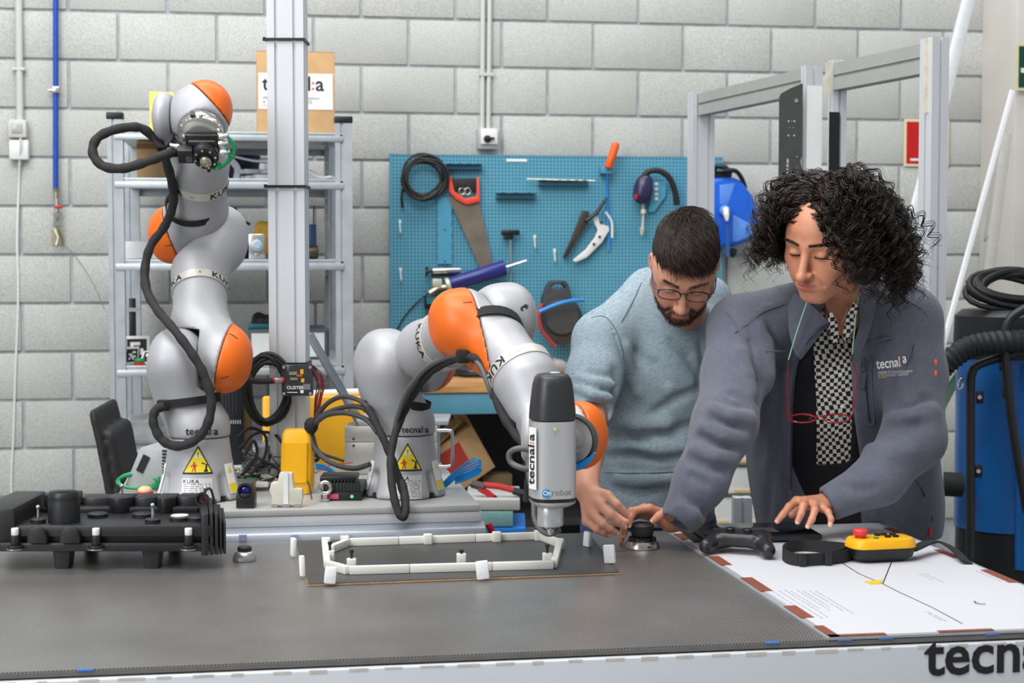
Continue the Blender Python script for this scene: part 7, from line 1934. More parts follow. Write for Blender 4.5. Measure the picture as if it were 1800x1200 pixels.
MB().lathe([(r * 1.02, 0), (r * 1.02, .045), (r * .99, .048), (r, .052), (r * .98, .060), (r * .88, .066), (r * .80, .066), (r * .7, .062), (.0, .062)], Matrix.Translation(c), 40, cap=False).build('filler_cap', M_ABS, vc)
MB().bb((-.026, -.006, .060), (.026, .006, .068), Matrix.Translation(c)).build('cap_grip', M_ABS, vc, bevel=.003)
for x, y, zt in ((56, .05, .036), (260, .05, .040), (165, .25, .052), (320, .26, .046)):
    c = VM @ Vector((vx(x), y, ZF - .004)); o = MB().lathe([(.016, 0), (.016, .008), (.013, .010), (.0, .010)], Matrix.Translation(c), 18).build('boss', M_ABS, vc)
    MB().cyl(c + VU * .0105, c + VU * (zt - .006), .0032, n=10).ball(c + VU * (zt - .003), .0052, 10).build('ball_stud', M_STEEL, o)
for x, y, m in ((145, .13, None), (226, .13, None), (302, .085, M_WHITE), (332, .085, None)):
    c = VM @ Vector((vx(x), y, ZF - .0038)); o = MB().lathe([(.022, 0), (.022, .007), (.019, .009), (.0, .009)], Matrix.Translation(c), 20).build('boss', M_ABS, vc)
    if m: MB().cyl(c + VU * .0093, c + VU * .011, .0185, n=22).build('white_disc', m, o)
# contoured rear wall with lobes
for k, (x0, x1, zt, y) in enumerate(((30, 92, .068, .20), (95, 150, .050, .22), (150, 196, .058, .20), (196, 240, .056, .205), (240, 275, .058, .2), (275, 318, .056, .21))):
    mb = MB(); w = vx(x1) - vx(x0); n = 12
    pts = [(vx(x0) - .0, -.055)] + [(vx(x0) + w * i / n, -.055 * 0 - .030 * (math.sin(PI * i / n) ** .6) * (1 if k % 2 == 0 else .35) + .0) for i in range(n + 1)] + [(vx(x1), .055), (vx(x0), .055)]
    pts = [(vx(x0) + w * i / n, y - .030 * (math.sin(PI * i / n) ** .6) * (1 if k % 2 == 0 else .3)) for i in range(n + 1)] + [(vx(x1), y + .05), (vx(x0), y + .05)]
    mb.prism(pts, ZF - .006, ZF - .006 + zt * .62, VM); mb.build('rear_lobe', M_ABS, vc, bevel=.004)
vbox('rear_ledge', 30, 318, .185, .26, ZF - .006, ZF + .008)
# end wall with ribs at the right
for i, (x0, x1, z1) in enumerate(((355, 368, .116), (369, 376, .120), (377, 384, .116), (385, 390, .106), (391, 396, .098))):
    vwedge('end_rib', x0, x1, x0 - 3, x1 - 2, -.004 + .004 * i, .20, ZB - .008, z1, .002)
c = VM @ Vector((vx(336), .14, ZF + .034)); M_ = frame(c, VR, VU, -VF)
o = MB().lathe([(.0, .0), (.012, .0), (.013, .010), (.0155, .012), (.0155, .016), (.011, .016), (.0095, .006), (.0, .006)], M_, 24, cap=False).build('breather_port', M_ABS, vc)
MB().cyl(c - VF * .0062, c - VF * .008, .0092, n=18).build('port_seal', mat('rust_red_rubber', (110, 52, 46), .6), o); MB().cyl(c - VF * .0082, c - VF * .0115, .0045, n=12).build('port_core', M_BLACK, o)
MB().tube(crom([c + VU * .012, c + VU * .022 + VR * .014, c + VR * .022, c + VR * .024 - VU * .02], 4), .003, 6).build('breather_hose', M_RUB, vc)
MB().cyl(c - VU * .034, c + VU * .0 - VF * .0, .008, n=10).build('port_stem', M_ABS, vc)
# ------------------------------------------------------------------ small aluminium dome
c = onZ(430, 985, TZ); t = thing('aluminium_dome', 'small aluminium dome with black rubber ring standing on the table', 'knob', c)
MB().lathe([(.0245, .0006), (.025, .003), (.0245, .010), (.021, .018), (.016, .021), (.0, .021)], Matrix.Translation(c), 32).build('dome', mat('satin_aluminium', (176, 178, 182), .3, .75), t)
MB().lathe([(.0145, .0212), (.0152, .023), (.0148, .029), (.0128, .0305), (.0105, .029), (.0, .024)], Matrix.Translation(c), 28).build('rubber_ring', M_RUB, t)
# ------------------------------------------------------------------ black sheet, white jig and foam tabs
def zpoly(name, pts, z0, z1, m, parent=None, bevel=0):
    w = [onZ(x, y, TZ) for x, y in pts]; return MB().prism([(v.x, v.y) for v in w], z0, z1).build(name, m, parent, bevel=bevel)
sh = thing('black_sheet', 'thin black sheet with cork edge lying under white jig', 'sheet', onZ(800, 985, TZ))
zpoly('cork_layer', [(518, 953), (1035, 939), (1091, 1010), (541, 1031)], TZ + .0006, TZ + .003, mat('cork', (150, 122, 92), .9, var=.2, scale=120), sh)
zpoly('black_layer', [(519, 953.5), (1034.5, 939.5), (1089, 1009), (542, 1030)], TZ + .0031, TZ + .0046, mat('matt_black_sheet', (62, 62, 62), .45, var=.06, scale=20), sh)
JZ = TZ + .0048
M_PRINT = mat('white_print', (222, 220, 212), .55, var=.02, scale=60)
jig = thing('white_jig', 'white printed ring-shaped jig with black screws on black sheet', 'jig', onZ(780, 985, TZ))
def jbar(a, b, w=.0135, h=.0165, name='bar', z=JZ):
    a, b = onZ(*a, z), onZ(*b, z); u_, d_ = (b - a).normalized(), None; n_ = Vector((-u_.y, u_.x, 0)) * (w / 2)
    MB().prism([tuple((a - n_)[:2]), tuple((b - n_)[:2]), tuple((b + n_)[:2]), tuple((a + n_)[:2])], z + .0002, z + h).build(name, M_PRINT, jig, bevel=.0012)
for a, b in (((571, 963), (575, 998)), ((576, 999), (612, 1009)), ((614, 1009), (719.5, 1006)), ((720.5, 1006), (864.5, 1002)), ((865.5, 1002), (972, 999)), ((974, 998), (984, 962)), ((983, 961), (947, 947)), ((944, 947.5), (836, 951.5)), ((835, 951.5), (701, 956.2)), ((700, 956.3), (614, 959)), ((612, 959), (582, 971))): jbar(a, b)
for x, y, sc in ((573, 962, 0), (580, 985, 1), (618, 1000, 1), (811, 991, 1), (962, 990, 1), (983, 964, 0), (947, 949, 0), (873, 951.5, 0), (752, 955.5, 0), (606, 959, 0)):
    c = onZ(x, y, JZ); o = MB().prism([(c.x + px_, c.y + py__) for px_, py__ in rsq(.019, .019, .003, 3)], JZ + .0002, JZ + .022).build('boss', M_PRINT, jig, bevel=.001)
    if sc: MB().cyl(c + VU * .0222, c + VU * (.034 if x != 811 else .024), .0026, n=8).cyl(c + VU * (.034 if x != 811 else .024), c + VU * (.040 if x != 811 else .030), .0045, n=10).build('screw', M_INK, o)
M_FOAM = mat('white_foam_block', (236, 238, 240), .7, var=.03, bump=.4, bscale=120)
for k, (x, y, w, h, rz, lb) in enumerate(((515, 981, .016, .040, 1.2, 'at the far left corner of sheet'), (532, 1017, .012, .042, 1.2, 'on the left edge of sheet'), (579, 1030, .023, .034, 0, 'at the near left corner of sheet'), (850, 1022, .025, .037, .05, 'on the near edge of black sheet'), (1031, 964, .018, .034, 1.0, 'at the far right corner of sheet by the hands'), (1073, 994, .025, .039, .7, 'on the right edge of sheet near the knob'))):
    c = onZ(x, y, TZ); o = MB().box((0, 0, h / 2 + .005), (w, .010, h), Matrix.Translation(c) @ Matrix.Rotation(-rz, 4, 'Z') @ Matrix.Rotation(.10 * (-1) ** k, 4, 'Y')).build('foam_tab', M_FOAM, bevel=.003)
    tag(o, 'white foam tab standing ' + lb, 'foam tab', 'white foam tabs round the sheet')
# ------------------------------------------------------------------ input knob
t = thing('input_knob', 'black input knob on brushed steel base under their hands', 'controller', KB)
Mk = Matrix.Translation(KB)
MB().lathe([(.0385, .0006), (.0392, .002), (.0375, .009), (.034, .016), (.030, .0175)], Mk, 40).build('steel_base', mat('brushed_steel', (186, 180, 172), .25, .95, var=.15, scale=60, stretch=(1, 1, .02)), t)
MB().lathe([(.0298, .0176), (.031, .019), (.030, .024), (.026, .026)], Mk, 36).build('black_ring', mat('gloss_black', (12, 12, 14), .12), t)
MB().lathe([(.0225, .0262), (.0235, .028), (.025, .034), (.0262, .046), (.0265, .050), (.0245, .0525), (.021, .0535), (.0195, .0555), (.0, .056)], Mk, 36).build('knob_cap', mat('soft_black', (42, 42, 45), .5), t)
c = KB - VF * .0385 + VU * .0075 + VR * .013; MB().box((0, 0, 0), (.008, .003, .0035), fcam(c)).build('usb_port', M_INK, t, bevel=.001)
# ------------------------------------------------------------------ printed drawing sheets
X1, X2 = onZ(1446, 1119, TZ).x, onZ(1800, 1031, TZ).x
dr = thing('drawing_board', 'white printed drawing sheets taped over right end of table', 'paper', ((X1 + X2) / 2, (TY0 + TY1) / 2, TZ))
MB().bb((X1, TY0 - .004, TZ + .0006), (X2, TY1, TZ + .0046)).build('grey_underlay', mat('grey_underlay', (150, 154, 158), .5), dr)
MB().bb((X1 + .012, TY0 + .004, TZ + .0048), (X2 - .008, TY1 - .004, TZ + .0056)).build('paper_sheet', mat('drawing_paper', (200, 201, 206), .6, var=.012, scale=3), dr)
M_BT = mat('brown_tape', (132, 70, 50), .5, var=.08)
Yd = TY1 - TY0
for f0, f1 in ((.07, .14), (.33, .42), (.54, .66), (.78, .87)):
    MB().bb((X1 + .004, TY1 - Yd * f1 * 1.0, TZ + .0058), (X1 + .028, TY1 - Yd * f0, TZ + .0064)).build('brown_tape', M_BT, dr)
    MB().bb((X2 - .022, TY1 - Yd * f1, TZ + .0058), (X2 - .002, TY1 - Yd * f0, TZ + .0064)).build('brown_tape', M_BT, dr)
for x0, x1 in ((.004, .105), (.20, .30), (.37, .50)): MB().bb((X1 + x0, TY0 - .001, TZ + .0058), (X1 + x1, TY0 + .012, TZ + .0064)).build('brown_tape', M_BT, dr)
MB().bb((X1 + .004, TY0 - .001, TZ + .0058), (X1 + .022, TY0 + .08, TZ + .0064)).build('brown_tape', M_BT, dr)
def ink(pts, w, m, name, z=.0058):
    q = [onZ(x, y, TZ + z) for x, y in pts]; MB().tube(q, 0, 4, flat=(w, .0002, VU.cross(q[-1] - q[0]))).build(name, m, dr)
ink([(1480, 989), (1510, 1008), (1552, 1026), (1580, 1040), (1640, 1068), (1692, 1096)], .0011, M_INK, 'black_line'); ink([(1567, 988), (1552, 1025)], .0011, M_INK, 'black_line')
rr = random.Random(6); mb = MB()
def tline(x, y, n_, sc=1.0):
    """row of small print running away along the board's depth"""
    p_ = onZ(x, y, TZ + .0057)
    for i in range(n_):
        L = rr.uniform(.006, .022) * sc; mb.bb((p_.x, p_.y, p_.z), (p_.x + .0022 * sc, p_.y - L, p_.z + .0002)); p_ = p_ + Vector((0, -L - rr.uniform(.003, .007) * sc, 0))
for i in range(9): tline(1345 + i * 11, 1037 + rr.uniform(-2, 2), 8 + rr.randint(0, 5))
for i in range(4): tline(1715 + i * 9, 1003, 6)
for i in range(2): tline(1615 + i * 10, 1008, 5)
for i in range(2): tline(1625 + i * 6, 1075, 4)
for i in range(4): tline(1530 + i * 9, 918 + i, 4)
mb.build('small_print', mat('pencil_grey', (150, 152, 166), .7), dr)['kind'] = 'stuff'
for i, pts in enumerate((((1478, 944), (1486, 947), (1480, 949)), ((1712, 1056), (1722, 1061), (1732, 1060)), ((1712, 1056), (1716, 1061), (1733, 1063)))): ink(pts, .0009, M_INK, 'corner_mark')
zpoly('yellow_tape', [(1518, 1027), (1551, 1024), (1548, 1031), (1530, 1032)], TZ + .0059, TZ + .0064, mat('yellow_tape', (220, 190, 40), .5), dr)
PZ = TZ + .0057
# ------------------------------------------------------------------ tablet
def onP(x, y): return onZ(x, y, PZ)
tb = thing('tablet', 'black tablet in thick case lying beside the paper under her hand', 'tablet', onP(1340, 940))
A_, B_, C_, D_ = onP(1239, 956), onP(1446, 952), onP(1418, 926), onP(1230, 931)
ux = (B_ - A_).normalized(); uy = Vector((-ux.y, ux.x, 0)); w = (B_ - A_).length; dp = .165
Tm = frame(A_ + VU * .0006, ux, uy, VU)
MB().bb((-.02, .02, 0), (w * .80, dp + .01, .002), Tm).build('black_mat', M_RUB, tb)
MB().bb((0, 0, .0022), (w, dp, .017), Tm).build('case', M_BLACK, tb, bevel=.005)
o = MB().bb((.006, .006, .0172), (w - .006, dp - .006, .0185), Tm).build('screen_glass', mat('screen_glass', (10, 10, 12), .06), tb, bevel=.0006)
MB().bb((w * .42, .03, .0187), (w * .66, dp * .55, .0190), Tm).build('screen_reflection', mat('reflection_grey', (96, 92, 96), .2), o)  # reflection on the glass painted as a grey patch
MB().bb((w * .50, -.0012, .004), (w * .82, -.0002, .013), Tm).build('port_cover', mat('dark_blue_rubber', (34, 36, 52), .5), tb)
# ------------------------------------------------------------------ game controller
C0 = onP(1300, 972)
gM = frame(C0, (VR * .93 - VF * .36).normalized(), (VF * .93 + VR * .36).normalized(), VU); gl_ = to_local(gM)
def f_pad(p):
    q = gl_(p)
    d = d_ell(q, (0, .012, .030), (.066, .032, .019))
    d = smin(d, d_cap(q, (.046, .006, .028), (.072, -.048, .019), .0195, .0165), .02)
    d = smin(d, d_cap(q, (-.046, .006, .028), (-.062, -.045, .019), .0195, .0165), .02)
    d = smin(d, d_box(q, (0, .004, .034), (.040, .030, .012), .008), .012)
    return smax(d, -(q[:, 2] - .001), .002)
pad = blob('game_controller', f_pad, *pbox([C0], .11), .003, mat('satin_black', (36, 36, 39), .34, var=.04)); tag(pad, 'black wireless game controller lying on the paper beside tablet', 'controller')
for x, y in ((-.018, -.010), (.020, -.010)): c = gM @ Vector((x, y, .044)); MB().cyl(c, c + VU * .008, .006, n=12).lathe([(.0095, .008), (.0105, .010), (.009, .0125), (.0, .0105)], Matrix.Translation(c), 18).build('thumb_stick', M_BLACK, pad)
for x in (-.046, .046): MB().bb((x - .014, .034, .026), (x + .014, .050, .042), gM).build('trigger', M_BLACK, pad, bevel=.005)
for i in range(4): c = gM @ Vector((.045 + .010 * math.cos(i * PI / 2), .018 + .010 * math.sin(i * PI / 2), .0445)); MB().cyl(c, c + VU * .004, .0042, n=10).build('button', M_BLACK, pad)
MB().box((-.045, .018, .047), (.020, .006, .004), gM).box((-.045, .018, .047), (.006, .020, .0042), gM).build('direction_pad', M_BLACK, pad, bevel=.001)
# ------------------------------------------------------------------ webbing strap and pendant
M_WEB = mat('black_webbing', (28, 28, 30), .8, var=.15, scale=400, bump=.5, bscale=700)
st = thing('webbing_strap', 'black webbing strap with buckle coiled in front of the pendant', 'strap', onP(1425, 980))
lp = [onP(x, y) + VU * .0138 for x, y in ((1376, 983), (1384, 974), (1410, 969), (1450, 972), (1488, 976), (1500, 982), (1480, 990), (1440, 994), (1405, 995), (1385, 991))]
MB().tube(crom(lp, 5, True), 0, 4, closed=True, flat=(.013, .0013, VU)).build('webbing', M_WEB, st)
for x, y in ((1411, 996), (1456, 994)): MB().box((0, 0, .0145), (.016, .007, .027), fcam(onP(x, y))).build('buckle', M_BLACK, st, bevel=.002)
MB().tube(crom([onP(1462, 990) + VU * .014, onP(1485, 985) + VU * .016, onP(1502, 976) + VU * .024], 4), 0, 4, flat=(.012, .0012, VU)).build('strap_end', M_WEB, st)
pn = thing('remote_pendant', 'yellow and black remote pendant with red stop button on the paper', 'remote control', onP(1545, 985))
pc = onP(1547, 984); pM = frame(pc, (VR * .97 + VF * .24).normalized(), (VF * .97 - VR * .24).normalized(), VU)
pw, ph_ = .146, .080
loft(MB(), [(rsq(pw * .70, ph_ * .6, .02), .0006), (rsq(pw * .92, ph_ * .86, .026), .010), (rsq(pw, ph_, .028), .028), (rsq(pw, ph_, .028), .030)], pM).build('black_base', M_BLACK, pn)
loft(MB(), [(rsq(pw * 1.0, ph_ * 1.0, .028), .0303), (rsq(pw * .99, ph_ * .99, .028), .040), (rsq(pw * .93, ph_ * .90, .026), .048), (rsq(pw * .86, ph_ * .80, .022), .0495)], pM).build('yellow_shell', M_YEL, pn)
c = pM @ Vector((-.046, .0, .0497)); MB().cyl(c, c + VU * .006, .011, n=18).build('stop_stem', M_RED, pn); MB().lathe([(.0145, .006), (.016, .009), (.0155, .016), (.013, .0185), (.0, .0185)], Matrix.Translation(c), 26).build('stop_button', mat('stop_red', (214, 60, 60), .4), pn)
for x, y in ((.0, .014), (.016, .016), (.034, .012), (.012, -.010), (.030, -.010)): MB().bb((x - .006, y - .005, .0497), (x + .006, y + .005, .0545), pM).build('button', M_BLACK, pn, bevel=.0015)
c = pM @ Vector((-.018, -.016, .0497)); MB().cyl(c, c + VU * .002, .006, n=12).build('green_button', mat('green_plastic', (20, 130, 90), .4), pn)
MB().tube(crom([onP(1600, 985) + VU * .022, onP(1640, 972) + VU * .026, onP(1672, 975) + VU * .016, onP(1700, 992) + VU * .004], 5), 0, 4, flat=(.0016, .013, VU)).build('neck_strap', M_WEB, pn)
# ================================================================== THINGS ON THE ROBOT CARRIAGE
def onR(x, y): return onZ(x, y, RZ + .0006)
rr = random.Random(12)
# coil of black lead hanging at the post
coil('cable_coil', 'coil of thick black cable hanging on the aluminium post', 'cable', P(470, 685, 4.10), VR * .62, VU, .082, 7, M_RUB, .0058, 15, [[P(440, 660, 4.06), P(432, 668, 4.0), P(424, 662, 3.98)]], .06)
# interface box on the post
c = P(523, 668, 4.08); t = thing('sensor_interface_box', 'clear black electronics box strapped to the aluminium post', 'electronics', c - VU * .04)
M_ = fcam(c)
MB().box((0, .012, 0), (.076, .024, .076), M_).build('back_shell', M_BLACK, t, bevel=.005)
MB().box((0, -.004, 0), (.078, .006, .078), M_).build('clear_cover', mat('smoked_cover', (52, 54, 58), .12, var=.1), t, bevel=.002)
for x in (-.033, .033):
    for z in (-.033, .033): MB().cyl(M_ @ Vector((x, -.0072, z)), M_ @ Vector((x, -.009, z)), .004, n=10).build('cover_screw', M_STEEL, t)
for x, z, w, h, m in ((-.01, .018, .02, .008, M_BRASS), (-.008, .004, .018, .006, M_BRASS), (.012, .022, .008, .012, M_YEL), (.014, .0, .008, .01, M_YEL), (.006, .012, .014, .004, M_ORANGE), (.024, -.016, .018, .014, mat('chip_label', (120, 122, 126), .5))): MB().box((x, -.0078, z), (w, .001, h), M_).build('circuit_part', m, t)
text('OUSTER', M_ @ frame((-.026, -.0075, -.022), (1, 0, 0), (0, 0, 1), (0, -1, 0)), .0115, M_PAPER, 'lettering', t, bold=.02)
MB().box((.012, -.0078, -.028), (.008, .0006, .008), M_).box((-.012, -.0078, -.030), (.026, .0006, .002), M_).build('small_print', M_PAPER, t)
MB().cyl(P(497, 668, 4.075), P(480, 669, 4.06), .0075, n=12).build('connector', M_STEEL, t); MB().cyl(P(483, 669, 4.062), P(478, 669, 4.06), .0082, n=12).cyl(P(498.5, 668, 4.075), P(495, 668, 4.073), .008, n=12).build('red_ring', M_RED, t)
MB().tube(crom([P(480, 669, 4.06), P(458, 670, 4.04), P(440, 668, 4.02), P(428, 660, 4.02)], 5), .0075, 8).build('sensor_cable', M_RUB, t)
for i in range(8):
    o1 = rr.uniform(-4, 4); pts = crom([P(545 + o1, 638, 4.09), P(566 + o1 * 2, 660 + 3 * i, 4.07), P(562 + o1 * 2, 700, 4.06), P(556 + o1, 730 + 3 * i, 4.06), P(552 + rr.uniform(-10, 10), 745, 4.05)], 5)
    tag(MB().tube(pts, .0017, 5).build('thin_lead', mat('dark_red_wire', (140, 26, 34), .5) if i % 2 else M_RUB), 'thin ' + ('dark red' if i % 2 else 'black') + ' lead falling in the bunch beside the electronics box', 'wire', 'thin leads beside the electronics box')
# harness loops of the right robot
t = thing('cable_harness', 'grey cables looping from the right robot strap to the yellow device', 'cable', P(560, 790, 4.0))
M_GC = MATS['grey_cable']; M_DG = mat('dark_grey_cable', (58, 58, 60), .55)
for pts, r in (([(648, 716, 3.9), (628, 702, 3.92), (600, 697, 3.95), (572, 712, 3.98), (552, 742, 4.0), (546, 762, 4.0)], .0062), ([(652, 722, 3.9), (625, 714, 3.93), (595, 718, 3.96), (566, 730, 3.98), (549, 748, 4.0)], .0062), ([(664, 760, 3.88), (645, 738, 3.9), (612, 726, 3.93), (578, 728, 3.96), (556, 742, 3.98), (543, 756, 4.0)], .0066),
               ([(546, 750, 4.0), (552, 785, 3.99), (580, 812, 3.97), (620, 823, 3.93), (650, 816, 3.9)], .0066), ([(548, 755, 4.0), (560, 792, 4.02), (590, 805, 4.02), (605, 810, 4.02)], .004), ([(543, 760, 4.0), (545, 790, 4.03), (560, 805, 4.05), (540, 815, 4.06)], .005)):
    MB().tube(crom([P(*p) for p in pts], 6), r, 8).build('loop', M_DG, t)
MB().ball(P(547, 748, 3.99), .018, 10, (1, 1, 1.2)).build('tape_wrap', M_STRAP, t)
# yellow device
c = onR(524, 866); d = (c - CAML).dot(CAMR @ Vector((0, 0, -1))); k = d / FPX
t = thing('yellow_gauge', 'tall rounded yellow plastic device standing between the robots', 'device', c)
loft(MB(), [(rsq(46 * k, .055, .012), .0006), (rsq(55 * k, .062, .014), .02), (rsq(57 * k, .064, .014), .06), (rsq(55 * k, .062, .014), .115), (rsq(50 * k, .056, .013), .148), (rsq(42 * k, .046, .012), .158)], fcam(c)).build('shell', M_YEL, t)
loft(MB(), [(rsq(40 * k, .012, .005), .03), (rsq(42 * k, .014, .005), .128)], fcam(c - VF * .030)).build('front_panel', M_YEL, t, bevel=0)
MB().box((0, -.0225, .150), (26 * k, .004, .006), fcam(c)).build('brown_label', mat('brown_label', (150, 70, 40), .5), t)
# terminal block
c = onR(504, 890); t = thing('terminal_block', 'beige terminal block clipped at the front edge of carriage', 'electronics', c); M_BEI = mat('beige_plastic', (206, 202, 190), .5, var=.03)
pr = [(-26, 0), (26, 0), (29, 12), (28, 26), (14, 27), (12, 40), (11, 53), (-11, 53), (-14, 38), (-26, 36), (-29, 24), (-24, 12)]
MB().prism([(x * k * .95, .006 + y * k) for x, y in pr], -.012, .012, fcam(c) @ frame((0, 0, 0), (1, 0, 0), (0, 0, 1), (0, -1, 0))).build('housing', M_BEI, t, bevel=.0015)
MB().prism([(x * k, .008 + y * k) for x, y in ((-4, 0), (4, 0), (4, 54), (-4, 54))], .0125, .0145, fcam(c) @ frame((0, 0, 0), (1, 0, 0), (0, 0, 1), (0, -1, 0))).build('white_strip', M_WHITE, t)
MB().bb((-.034, -.012, .0006), (-.020, .012, .006), fcam(c)).bb((.020, -.012, .0006), (.034, .012, .006), fcam(c)).bb((-.008, -.011, .0006), (.008, .011, .0058), fcam(c)).build('rail_foot', M_STEEL, t)
# small camera on a block
c = onR(432, 892); t = thing('small_camera', 'small black camera with purple lens on black block', 'camera', c)
MB().bb((-.021, -.01, .0006), (.021, .03, .034), fcam(c)).build('block', M_BLACK, t, bevel=.002); MB().bb((-.016, .0, .0345), (.016, .05, .060), fcam(c)).build('camera_body', mat('grey_body', (80, 82, 80), .4, .3), t, bevel=.002)
cc = c + VU * .040 - VF * .002; MB().lathe([(.019, -.02), (.019, .004), (.0175, .008), (.0135, .008), (.012, .002)], frame(cc, VR, VU, -VF), 26).build('lens_barrel', M_BLACK, t); MB().lathe([(.0125, .002), (.010, .0045), (.005, .006), (.0, .0063)], frame(cc, VR, VU, -VF), 20).build('lens', mat('purple_lens', (30, 28, 96), .05), t)
# power supply with fins, eyebolt
c = onR(603, 879); t = thing('power_supply', 'black finned power supply lying in front of metal case', 'electronics', c); M_ = fcam(c)
MB().bb((-.052, -.005, .0006), (.045, .09, .020), M_).build('body', M_BLACK, t, bevel=.002); MB().bb((-.048, .0, .0204), (.049, .085, .040), M_).build('cover', mat('dark_green_grey', (52, 56, 52), .5), t, bevel=.002)
for i in range(9): MB().bb((-.030 + i * .0082, -.004, .0206), (-.0265 + i * .0082, .020, .047), M_).build('fin', M_BLACK, t)
MB().bb((-.058, .02, .041), (.030, .10, .055), M_).build('upper_box', M_BLACK, t, bevel=.003)
cc = M_ @ Vector((.022, -.0055, .010)); MB().cyl(cc, cc - VF * .002, .004, n=12).build('green_led', mat('led_green2', (90, 220, 110), .4, emit=.4), t); MB().bb((-.05, -.0065, .004), (-.010, -.0052, .016), M_).build('pink_label', mat('pink_label', (206, 70, 120), .6), t)
c = onR(572, 880) - VF * .004; t = MB().tube([c + VU * (.032 + .0135 * math.sin(a)) + VR * (.0135 * math.cos(a)) for a in [2 * PI * i / 28 for i in range(28)]], .0048, 10, closed=True).cyl(c + VU * .0006, c + VU * .006, .012, n=16).cyl(c + VU * .006, c + VU * .016, .006, n=12).build('eyebolt', M_STEEL); tag(t, 'galvanised lifting eyebolt standing in front of power supply', 'eyebolt')
MB_ = MB(); 
tag(MB().tube(crom([onR(520, 855) + VU * .02, onR(548, 862) + VU * .04, onR(580, 856) + VU * .055, onR(620, 850) + VU * .055], 5), .0014, 5).build('red_wire', M_RED), 'thin red wire crossing from terminal block to power supply', 'wire')
tag(MB().tube(crom([onR(515, 850) + VU * .02, onR(530, 862) + VU * .05, onR(542, 870) + VU * .03, onR(548, 878) + VU * .003], 5), .0016, 5).build('black_wire', M_RUB), 'thin black wire looping over the front of yellow device', 'wire')
# heap of cables behind
M_WC = mat('pale_grey_cable', (196, 196, 190), .5)
for i in range(18):
    x, y = rr.uniform(432, 490), rr.uniform(842, 862); c = onR(x, y); m, lb = ((M_WC, 'pale grey'), (M_GC, 'mid grey'), (M_RUB, 'black'))[i % 3]
    pts = [c + VR * rr.uniform(-.05, .05) + VF * rr.uniform(-.02, .05) + VU * (.006 + (.03 + .05 * (i % 3 == 1)) * rr.random()) for _ in range(7)]
    tag(MB().tube(crom(pts, 6), rr.uniform(.0022, .0048), 6).build('loose_cable', m), lb + ' cable tangled in the heap left of the post', 'cable', 'loose cables heaped beside the post')
for i, pts in enumerate(([(418, 768, 4.1), (440, 752, 4.12), (466, 765, 4.12), (466, 800, 4.1), (440, 835, 4.05), (426, 850, 4.0)], [(420, 790, 4.1), (448, 762, 4.16), (480, 762, 4.15), (498, 780, 4.1)], [(430, 800, 4.08), (445, 775, 4.1), (452, 795, 4.1), (440, 818, 4.08), (425, 835, 4.05)], [(440, 838, 4.1), (470, 815, 4.1), (490, 825, 4.08), (492, 840, 4.05)])):
    tag(MB().tube(crom([P(*p) for p in pts], 6), .0042, 7).build('black_cable', M_RUB), 'black cable ' + ('arching highest beside the left robot base', 'curving across to the post foot', 'in a small loop beside the left robot', 'lying low in front of the post foot')[i], 'cable')
for i, (x, y, w) in enumerate(((455, 862, .05), (440, 852, .03), (470, 858, .03))): tag(MB().box((0, 0, .016), (w, .02, .014), fcam(onR(x, y)) @ Matrix.Rotation(.4 * i, 4, 'Z')).build('wire_connector', M_WHITE, bevel=.003), ('long white', 'small tilted white', 'small white')[i] + ' plug connector in the cable heap', 'connector')
coil('green_cable', 'coil of bright green cable lying left of the left robot base', 'cable', onR(243, 861) + VU * .022, VR, VF * .55 + VU * .22, .050, 4, M_GRN, .0035, 7, [], .05)
tag(MB().tube(crom([onR(418, 872) + VU * .03, onR(440, 866) + VU * .035, onR(452, 860) + VU * .02], 4), .004, 6).build('green_lead', M_GRN), 'short green lead right of the left robot base', 'cable')
c = onR(252, 872); t = thing('stop_button_box', 'beige and red push button half hidden by green cable', 'button', c); MB().lathe([(.02, .0006), (.02, .008), (.0, .008)], Matrix.Translation(c + VF * .02), 20).build('red_base', M_RED, t); MB().ball((0, 0, 0), .018, 14, (1, 1, .6), Matrix.Translation(c + VF * .02 + VU * .012)).build('beige_dome', mat('peach_plastic', (240, 196, 150), .5), t)
# clear equipment box at the left
c = onR(258, 866) + VF * .06; t = thing('equipment_case', 'grey slotted equipment case behind the green cable', 'case', c); M_ = fcam(c) @ Matrix.Rotation(R(-8), 4, 'Z')
mb = MB(); mb.prism([(-.075, .0006), (.06, .0006), (.06, .105), (-.03, .105)], -.20, 0, M_ @ frame((0, 0, 0), (1, 0, 0), (0, 0, 1), (0, -1, 0))); mb.build('shell', mat('pale_grey_plastic', (172, 176, 176), .35, var=.05), t, bevel=.004)
for i in range(9): MB().bb((.028, .0, .03 + i * .0082), (.058, .003, .034 + i * .0082), M_ @ Matrix.Translation((0, -.0035, 0))).build('vent_slot', M_INK, t)
MB().box((-.048, -.002, .048), (.018, .003, .045), M_ @ Matrix.Rotation(.45, 4, 'Y')).build('dark_window', M_BLACK, t)
# tower computer
c = P(410, 800, 4.38); c.z = RZ + .0006; t = thing('tower_computer', 'black tower computer standing behind the left robot', 'computer', c); M_ = fcam(c); hz = P(410, 640, 4.38).z - RZ
MB().bb((-.045, 0, 0), (.032, .14, hz), M_).build('case', mat('tower_black', (22, 24, 28), .4), t, bevel=.012)
for i in range(6): MB().bb((-.036 + i * .0085, -.002, hz - .13), (-.031 + i * .0085, .002, hz - .04), M_).build('vent_slot', M_INK, t)
for i in range(5): MB().bb((-.006 + i * .006, -.0015, hz - .160), (-.003 + i * .006, .001, hz - .150), M_).build('grille_dot', M_GALV, t)
MB().box((-.012, -.002, hz - .035), (.006, .001, .004), M_).build('blue_led', mat('blue_led', (60, 70, 230), .3, emit=.6), t)
